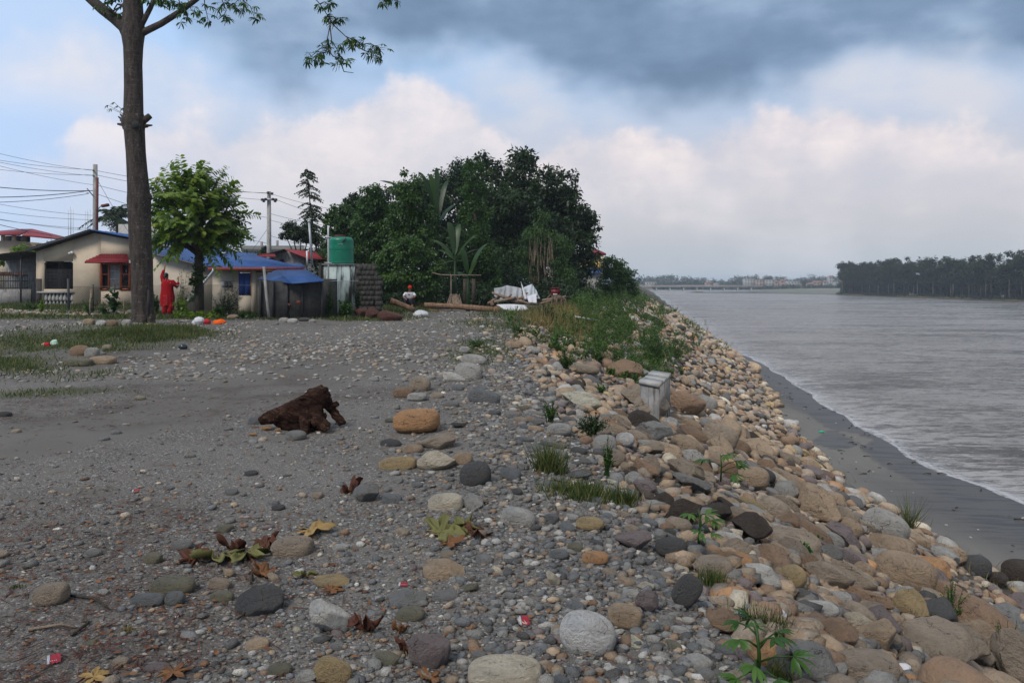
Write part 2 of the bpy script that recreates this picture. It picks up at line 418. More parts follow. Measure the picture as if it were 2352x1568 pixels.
M = dict(
    bark=bark_mat('pale_flecked_bark', (.026, .020, .017), (.072, .058, .049), (.17, .16, .14)),
    bark2=bark_mat('dark_bark', (.03, .024, .018), (.075, .06, .045)),
    palebark=bark_mat('pale_bark', (.10, .088, .07), (.18, .16, .13)),
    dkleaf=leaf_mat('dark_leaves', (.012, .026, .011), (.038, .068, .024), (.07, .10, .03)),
    leaf=leaf_mat('mid_green_leaves', (.020, .050, .012), (.062, .132, .026), (.10, .15, .03)),
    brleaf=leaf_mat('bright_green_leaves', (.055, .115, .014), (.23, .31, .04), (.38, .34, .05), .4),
    vine=leaf_mat('vine_leaves', (.026, .060, .014), (.075, .145, .028), (.12, .15, .03)),
    banana=leaf_mat('banana_leaves', (.018, .045, .014), (.045, .090, .026), (.12, .14, .04), .35, .4),
    grass=leaf_mat('grass_blades', (.035, .055, .016), (.095, .12, .032), (.30, .23, .09), .3, .6),
    drygrass=leaf_mat('dry_grass', (.16, .11, .04), (.30, .22, .09), (.36, .28, .13), .3, .7),
    weed=leaf_mat('weed_leaves', (.030, .068, .015), (.095, .165, .032), (.16, .18, .04), .35),
    farleaf=leaf_mat('forest_leaves', (.016, .024, .012), (.045, .062, .026), (.10, .085, .03), .2, .8),
    cassava=leaf_mat('palmate_leaves', (.035, .095, .016), (.075, .17, .03), (.12, .2, .04), .35, .4),
    deadred=leaf_mat('dead_red_leaf', (.06, .022, .016), (.13, .045, .025), None, .15, .8),
    deadora=leaf_mat('dead_orange_leaf', (.12, .045, .02), (.24, .105, .04), None, .15, .8),
    deadgrn=leaf_mat('wilted_green_leaf', (.10, .10, .03), (.20, .185, .065), None, .15, .8),
    deadtan=leaf_mat('dry_tan_leaf', (.25, .14, .05), (.40, .26, .10), None, .15, .8),
    cream=plain('cream_plaster', (.50, .41, .30), .9, .09, 1.2, .15, 12, ((.36, .31, .25), .66)),
    cream2=plain('weathered_cream_plaster', (.43, .37, .29), .9, .12, 1.2, .15, 12, ((.27, .24, .2), .58)),
    whitewall=plain('stained_whitewash', (.48, .56, .53), .95, .15, 1.5, .3, 10, ((.03, .03, .026), .46)),
    block=plain('sooty_concrete_block', (.058, .052, .045), .95, .35, 5, .7, 18, ((.02, .019, .017), .5)),
    concrete=plain('grey_concrete', (.22, .21, .20), .93, .25, 5, .5, 26, ((.08, .077, .07), .52)),
    paleconc=plain('pale_concrete', (.33, .32, .30), .93, .15, 5, .4, 26, ((.2, .19, .18), .62)),
    polec=plain('weathered_pole_concrete', (.32, .30, .28), .93, .25, 4, .4, 26, ((.10, .095, .09), .55)),
    blueroof=plain('blue_painted_tin', (.020, .075, .235), .6, .22, 2.5, 0, 20, ((.075, .055, .06), .62)),
    redroof=plain('red_painted_tin', (.22, .018, .022), .6, .18, 2.5),
    fascia=plain('red_brown_fascia', (.22, .035, .02), .7, .2, 5),
    wood=plain('red_varnished_wood', (.27, .055, .018), .5, .25, 9, .2, 40),
    bluewood=plain('blue_painted_wood', (.016, .05, .21), .6, .2, 6, .1, 40),
    glass=plain('dark_window_glass', (.015, .017, .02), .15, .1, 3, spec=.6),
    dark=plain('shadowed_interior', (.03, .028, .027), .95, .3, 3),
    darkmesh=plain('dark_shed_sheeting', (.055, .052, .047), .95, .4, 3, .3, 20, ((.02, .02, .019), .55)),
    iron=plain('dark_iron', (.03, .03, .032), .6, .2, 8),
    silver=plain('pale_painted_iron', (.45, .45, .45), .5, .1, 8),
    galv=plain('galvanised_steel', (.36, .38, .40), .45, .12, 8, metal=.3),
    pvc=plain('grey_white_pvc', (.60, .61, .60), .5, .08, 8),
    redpipe=plain('red_oxide_paint', (.10, .02, .018), .7, .3, 8),
    wire=plain('cable_rubber', (.035, .035, .04), .7, .1, 5),
    tank=plain('green_plastic', (.004, .17, .095), .38, .07, 3),
    white=plain('white_plastic', (.50, .50, .51), .6, .08, 12, .4, 18),
    tarp=plain('grey_mesh_tarpaulin', (.30, .31, .32), .85, .2, 3, .6, 9),
    orange=fabric('orange_cloth', (.85, .12, .012)), redcloth=fabric('red_plastic_bag', (.42, .02, .03)),
    dress=fabric('red_dress_cloth', (.30, .006, .010), (.50, .22, .2)),
    shirt=fabric('white_shirt_cloth', (.62, .62, .66)), redcap=fabric('red_cap_cloth', (.55, .03, .015)),
    skin=plain('brown_skin', (.22, .115, .07), .6, .1, 8), hair=plain('black_hair', (.012, .01, .01), .5, .2, 20),
    trouser=fabric('dark_trouser_cloth', (.05, .05, .06)),
    log=bark_mat('stripped_log_wood', (.11, .062, .038), (.26, .165, .105)),
    drift=bark_mat('grey_brown_driftwood', (.14, .10, .07), (.26, .20, .15)),
    redplastic=plain('dark_red_plastic', (.14, .012, .015), .5, .2, 8),
    wrapper=plain('red_foil', (.24, .010, .02), .35, .2, 30), foil=plain('silver_foil', (.6, .6, .62), .3, .1, 30, metal=.5),
    brick=plain('brick_red_wall', (.30, .13, .08), .9, .2, 3),
    farwall=plain('far_pale_wall', (.27, .265, .25), .9, .1, .2), farwall2=plain('far_pink_wall', (.25, .18, .145), .9, .1, .2),
    farroof=plain('far_rust_roof', (.30, .14, .10), .9, .1, .2), green=plain('green_foil', (.02, .35, .2), .5, .1, 9),
)
# ================================================================ SETTING
# ---- ground: one sheet, finer near the viewer
def ground():
    us = np.linspace(-1.25, 1.25, 460); k = np.linspace(0, 1, 880); ys = 2.6*(4200/2.6)**k-8
    Y, U = np.meshgrid(ys, us, indexing='ij'); X = U*(Y+8)
    Z = terrain(X, Y)
    n = len(us); m = len(ys)
    i, j = np.meshgrid(np.arange(m-1), np.arange(n-1), indexing='ij'); i = i.ravel(); j = j.ravel()
    F = [np.stack([i*n+j, i*n+j+1, (i+1)*n+j+1, (i+1)*n+j], 1)]
    x, y = X.ravel(), Y.ravel(); P2 = np.stack([x, y], 1)
    xc, xt, xw = Xc(y), Xt(y), Xw(y)
    shore = sm(x, xt-.6, xt+.1)*(1-sm(x, 300, 500))
    wet = sm(x, xw-2.0+.6*snoise(P2, 31, 2, .5), xw-1.3)+sm(x, xw-5.5, xw-2)*(1-sm(y, 20, 27))
    slope = sm(x, xc-.3+.5*snoise(P2, 32, 2, 1.2), xc+.6)
    wet = np.clip(wet, 0, 1)
    # vehicle track of fine sand
    tr = 0
    trk = np.array([(-9, 5.6), (-4.6, 7.4), (-3.6, 10), (-3.0, 13), (-2.2, 18), (-1.0, 25), (1, 32)])
    dmin = np.full(len(x), 99.)
    for a, b in zip(trk[:-1], trk[1:]):
        ab = b-a; t = np.clip(((P2-a)@ab)/(ab@ab), 0, 1); dmin = np.minimum(dmin, np.linalg.norm(P2-a-t[:, None]*ab, axis=1))
    tr = 1-sm(dmin+.5*snoise(P2, 33, 3, 1.3), .45, 1.15)
    tr2 = (1-sm(np.abs(y-12.8-.0*x)+.4*snoise(P2, 35, 3, .9), .3, 1.5))*sm(-x, 3, 5)*.5
    lit = sm(.55*snoise(P2, 34, 3, 1.)+.45*sm(-x, .5, 3.5)*(1-sm(y, 15, 22)), .15, .6)
    g = grassy(x, y)
    far = sm(y, 420, 600)+sm(x, 150, 156)*(1-sm(y, 420, 600))*sm(x, Xr(y)+4, Xr(y)+9)
    far = np.clip(far, 0, 1)
    G = Geo(); G.add(np.stack([x, y, Z.ravel()], 1), F, shore=shore, wet=wet, slope=slope, track=np.clip(tr+tr2, 0, 1), litter=lit, grass=g, far=far)
    return G
def grassy(x, y):
    P2 = np.stack([np.asarray(x, float), np.asarray(y, float)], -1); n = snoise(P2, 41, 3, .9)
    a = sm(y+1.2*n, 25.0, 26.6)*sm(-x+.5*n, 2.0, 5.0)*(1-sm(y, 90, 140))       # verge in front of the gardens
    b = np.exp(-(((x-TREE[0]-.4)/2.6)**2+((y-18.7)/2.9)**2)**1.3)*1.25*(n*.35+.85)   # tuft of grass about the big tree
    c = np.exp(-(((x+9.2)/3.2)**2+((y-13.8)/1.0)**2)**2)*(n*.8+.45)+np.exp(-(((x+6.8)/1.3)**2+((y-10.9)/.45)**2)**2)*(.7+.5*n)
    d = np.exp(-(((x-Xc(y)+.3)/2.4)**2+((y-36)/13)**2)**2)*(.75+.8*n)
    e = sm(y, 40, 60)*sm(Xc(y)+1.5-x, 0, 1)
    f = np.exp(-(((x+.55)/.75)**2+((y-17)/3.2)**2)**2)*(.35+1.1*n)
    return np.clip(a*(.75+.5*n)+b+c+d+e+f, 0, 1)
def ground_mat():
    m, t = newmat('gravel_ground'); v = oc(t)
    flat = t.scale(v, (1, 1, .6))
    jig = t.vmath('ADD', flat, t.scale(t.noise(flat, 30, 2, out=1), (.012, .012, .012)))
    pal = [(0, (.07, .068, .065)), (.25, (.115, .112, .106)), (.45, (.15, .14, .125)), (.6, (.105, .108, .11)), (.72, (.24, .225, .20)), (.82, (.20, .13, .085)), (.9, (.30, .29, .27)), (1, (.42, .40, .37))]
    def sepx(c):
        n = t.new('ShaderNodeSeparateColor'); t.put(n.inputs[0], c); return n.outputs[0]
    v1 = t.new('ShaderNodeTexVoronoi'); t.put(v1.inputs['Vector'], jig); v1.inputs['Scale'].default_value = 34
    v2 = t.new('ShaderNodeTexVoronoi'); t.put(v2.inputs['Vector'], jig); v2.inputs['Scale'].default_value = 92
    c1 = t.ramp(sepx(v1.outputs['Color']), pal); c2 = t.ramp(sepx(v2.outputs['Color']), pal)
    sand = t.mix(t.noise(v, 3.5, 6, .7), (.072, .064, .054), (.125, .113, .098))
    sand = t.mix(t.sstep(t.noise(v, 220, 2, .8), .4, .75), sand, (.19, .175, .155))
    big = t.noise(v, .75, 5, .62); med = t.noise(v, 3.2, 4, .6)
    cov2 = t.math('MULTIPLY', t.sstep(v2.outputs['Distance'], .62, .42), t.sstep(med, .3, .52))
    cov1 = t.math('MULTIPLY', t.sstep(v1.outputs['Distance'], .50, .36), t.sstep(t.math('ADD', bil_(t, med), big), .38, .6))
    trk = t.attr('track'); inv = t.math('SUBTRACT', 1, trk, clamp=True)
    cov1 = t.math('MULTIPLY', cov1, inv); cov2 = t.math('MULTIPLY', cov2, t.math('MULTIPLY_ADD', inv, .8, .2))
    c = t.mix(cov2, sand, c2); c = t.mix(cov1, c, c1)
    c = t.mix(t.math('MULTIPLY', trk, .75), c, t.mix(t.noise(v, 6, 5, .7), (.095, .086, .074), (.138, .126, .111)))
    # reddish plant litter
    lt = t.noise(t.scale(v, (1, 2.6, 1)), 26, 5, .75)
    lm = t.math('MULTIPLY', t.sstep(lt, .52, .64), t.attr('litter'))
    c = t.mix(t.math('MULTIPLY', lm, .8), c, (.055, .034, .026))
    c = t.mix(t.math('MULTIPLY', t.math('MULTIPLY', t.attr('litter'), t.sstep(t.noise(v, 1.1, 5, .65), .46, .62)), .55), c, t.mix(1, c, (.50, .42, .37), 'MULTIPLY'))
    c = t.mix(t.math('MULTIPLY', t.sstep(big, .35, .65), .5), c, t.mix(1, c, (.78, .75, .72), 'MULTIPLY'))
    # soil between the stones of the bank
    soil = t.mix(t.noise(v, 9, 5, .7), (.045, .036, .028), (.105, .085, .065))
    c = t.mix(t.math('MULTIPLY', t.attr('slope'), t.sstep(t.math('ADD', med, t.math('MULTIPLY', t.attr('slope'), .3)), .45, .7)), c, soil)
    gr = t.attr('grass')
    c = t.mix(t.math('MULTIPLY', gr, .85), c, t.mix(t.noise(v, 11, 5, .7), (.030, .040, .016), (.085, .085, .035)))
    # river sand, dark where wet
    rs = t.mix(t.noise(t.scale(v, (.9, .25, 1)), 2.2, 6, .6, .8), (.118, .111, .100), (.175, .166, .150))
    wet = t.attr('wet')
    rip = t.noise(t.scale(v, (.30, 2.2, 1)), 2.0, 3, .5, .6)
    wc = t.mix(t.sstep(rip, .50, .58), (.072, .068, .062), (.044, .042, .040))
    rs = t.mix(wet, rs, wc)
    sh = t.attr('shore'); c = t.mix(sh, c, rs)
    fr = t.attr('far'); c = t.mix(fr, c, t.mix(t.noise(v, .05, 4), (.07, .085, .04), (.16, .14, .09)))
    h = t.math('ADD', t.math('MULTIPLY', t.math('SUBTRACT', .6, v1.outputs['Distance']), cov1), t.math('MULTIPLY', t.math('MULTIPLY', t.math('SUBTRACT', .6, v2.outputs['Distance']), cov2), .4))
    h = t.math('ADD', h, t.math('MULTIPLY', t.noise(v, 12, 5, .7), .35))
    h = t.math('MULTIPLY', h, t.math('SUBTRACT', 1, sh, clamp=True))
    h2 = t.math('ADD', h, t.math('MULTIPLY', t.math('MULTIPLY', sh, rip), .35))
    setp(t, col=c, rough=t.math('SUBTRACT', .95, t.math('MULTIPLY', t.math('MULTIPLY', wet, sh), .48)), spec=.3, nrm=t.bump(h2, 1, .022))
    return m
def bil_(t, x): return t.math('MULTIPLY', t.math('SUBTRACT', x, .5), .5)
setting('ground', ground(), ground_mat(), True)
# ---- the river
def river():
    ys = np.concatenate([np.linspace(-30, 110, 420), np.geomspace(111, 1300, 90)])
    ss = np.concatenate([[-1.2, -.8, -.5], np.linspace(-.3, 2.5, 26), np.geomspace(2.8, 30, 20), np.geomspace(34, 480, 30)])
    Y, S_ = np.meshgrid(ys, ss, indexing='ij'); X = Xw(Y)+S_
    lap = .25*snoise(np.stack([Y, Y*0], -1), 51, 3, 1.1)
    Z = WZ+0*X+.012*np.sin((S_+lap)*7)*np.exp(-np.clip(S_, 0, 99)/3)*(S_ > -.3)
    n = len(ss); m = len(ys); i, j = np.meshgrid(np.arange(m-1), np.arange(n-1), indexing='ij'); i = i.ravel(); j = j.ravel()
    G = Geo(); G.add(np.stack([X.ravel(), Y.ravel(), Z.ravel()], 1), [np.stack([i*n+j, i*n+j+1, (i+1)*n+j+1, (i+1)*n+j], 1)], shoredist=np.clip(S_.ravel()+lap.ravel(), -2, 30))
    m_, t = newmat('silty_river_water'); v = oc(t)
    s = t.attr('shoredist')
    d = t.noise(t.scale(v, (.10, .22, 1)), .55, 4, .6)
    c = t.mix(t.sstep(d, .35, .65), (.12, .11, .096), (.19, .176, .16))
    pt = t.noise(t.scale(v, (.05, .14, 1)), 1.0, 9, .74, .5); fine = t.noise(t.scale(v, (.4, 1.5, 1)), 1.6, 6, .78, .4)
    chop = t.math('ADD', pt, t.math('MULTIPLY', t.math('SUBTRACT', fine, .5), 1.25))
    gleam = t.sstep(t.math('ADD', chop, t.math('MULTIPLY', t.math('SUBTRACT', t.noise(t.scale(v, (1.4, 4.2, 1)), 1.5, 4, .7, .3), .5), .9)), .50, .58)
    c = t.mix(t.math('MULTIPLY', gleam, .62), c, (.41, .385, .365))  # pale streaks: sky reflected off the chop, painted into the colour
    c = t.mix(t.sstep(chop, .485, .40), c, (.055, .050, .040))  # dark streaks: wave faces that reflect less sky, painted likewise
    fn = t.noise(t.scale(v, (2.2, .9, 1)), 2.2, 5, .7)
    edge = t.math('ADD', s, bil_(t, t.noise(v, .8, 3)))
    foam_sheen = t.math('MULTIPLY', t.math('MULTIPLY', t.sstep(edge, .9, .2), t.sstep(fn, .40, .62)), .45)  # pale shore band: foam, plus the wet film's sheen painted into the colour
    line = t.math('MULTIPLY', t.sstep(t.math('ABSOLUTE', t.math('SUBTRACT', edge, .12)), .10, .02), .6)
    foam_sheen = t.math('MULTIPLY', t.math('MAXIMUM', foam_sheen, line), t.sstep(s, 14, 9))
    c = t.mix(foam_sheen, c, (.50, .50, .51))
    w1 = t.noise(t.scale(v, (.55, 1.1, 1)), .9, 3, .6, .6); w2 = t.noise(t.scale(v, (.8, 1.5, 1)), 3.4, 4, .65, .3); w3 = t.noise(v, 13, 3, .6)
    h = t.math('ADD', t.math('MULTIPLY', w1, .8), t.math('MULTIPLY', w2, .42)); h = t.math('ADD', h, t.math('MULTIPLY', w3, .08))
    calm = t.math('MULTIPLY_ADD', t.sstep(s, .5, 4), .75, .25)
    setp(t, col=c, rough=t.math('MULTIPLY_ADD', gleam, .14, .22), spec=.75, ior=1.33, nrm=t.bump(h, t.math('MULTIPLY', calm, 1.0), .85))
    setting('river', G, m_, True)
river()
# ================================================================ STONES
COL = dict(bluegrey=(0.215, 0.225, 0.23), grey=(0.29, 0.285, 0.27), palegrey=(0.52, 0.5, 0.46), tan=(0.52, 0.385, 0.26), orange=(0.66, 0.36, 0.17), ochre=(0.54, 0.4, 0.21), cream=(0.74, 0.65, 0.5), white=(0.86, 0.83, 0.76), darkbrown=(0.075, 0.055, 0.042), darkgrey=(0.118, 0.118, 0.118), purple=(0.27, 0.215, 0.21), brown=(0.36, 0.235, 0.15), olive=(0.246, 0.23, 0.16), taupe=(0.43, 0.345, 0.26), redbrown=(0.15, 0.055, 0.04))
WORD = dict(bluegrey='blue grey', palegrey='pale grey', darkbrown='dark brown', darkgrey='dark grey', redbrown='reddish brown')
def rock_template(seed, lv, ang, lump=.10, fine=.03):
    r = np.random.default_rng(seed); V, F = ico(lv); V = V.copy()
    V = V*(1+lump*snoise(V, seed, 2, 1.6))[:, None]
    if ang:
        for _ in range(int(6+ang*8)):
            n = r.normal(size=3); n /= np.linalg.norm(n); o = r.uniform(.48, .82)
            d = V@n-o; V -= np.where(d > 0, d, 0)[:, None]*n*min(1, .72+.4*ang)
    else:
        p = r.uniform(2.2, 2.9); q = (np.abs(V)**p).sum(1)**(1/p); V = V/q[:, None]
    V = V*(1+fine*snoise(V, seed+99, 3, 5)-(.05*np.clip(.25-np.abs(snoise(V, seed+7, 2, 2.2)), 0, 1)*4*(1 if ang else 0)))[:, None]
    ex = np.abs(V).max(0); return V/ex, F
ROUND = {lv: [rock_template(100+i, lv, 0, .10, .012) for i in range(5)] for lv in (1, 2, 3, 4)}
ANG = {lv: [rock_template(200+i, lv, .35+.12*(i % 5), .13, .03) for i in range(8)] for lv in (1, 2, 3, 4)}
_rm = {}
def rockmesh(kind, i):
    """shared mesh of one stone shape (unit size)"""
    if (kind, i) not in _rm:
        g = Geo(); V, F = (ROUND if kind == 'r' else ANG)[4][i]; g.add(V, F)
        _rm[kind, i] = mesh('stone', g, M_stone, True)
    return _rm[kind, i]
def slope_at(x, y):
    e = .35; return math.atan2(tz(x+e, y)-tz(x-e, y), 2*e)
rocks_done = []          # (x, y, radius)
def put_rock(name, label, cat, group, x, y, dims, rz, colname, kind='r', shape=0, sink=.3, tilt=None, jitcol=.08):
    o = link(name, rockmesh(kind, shape)); o.scale = [d/2 for d in dims]
    sl = slope_at(x, y) if tilt is None else tilt
    Mr = Matrix.Rotation(-sl, 3, 'Y') @ Matrix.Rotation(random.uniform(-.12, .12), 3, 'X') @ Matrix.Rotation(rz, 3, 'Z')
    o.rotation_euler = Mr.to_euler()
    o.location = (x, y, tz(x, y)+dims[2]/2*(1-2*sink))
    c = COL[colname]; k = (1+random.uniform(-jitcol, jitcol))*(1.28 if colname not in ('darkgrey', 'darkbrown', 'redbrown', 'white') else 1.12); o.color = (min(c[0]*k, .95), min(c[1]*k, .93), min(c[2]*k, .9), 1)
    tag(o, label, cat, group); rocks_done.append((x, y, max(dims[0], dims[1])/2)); return o
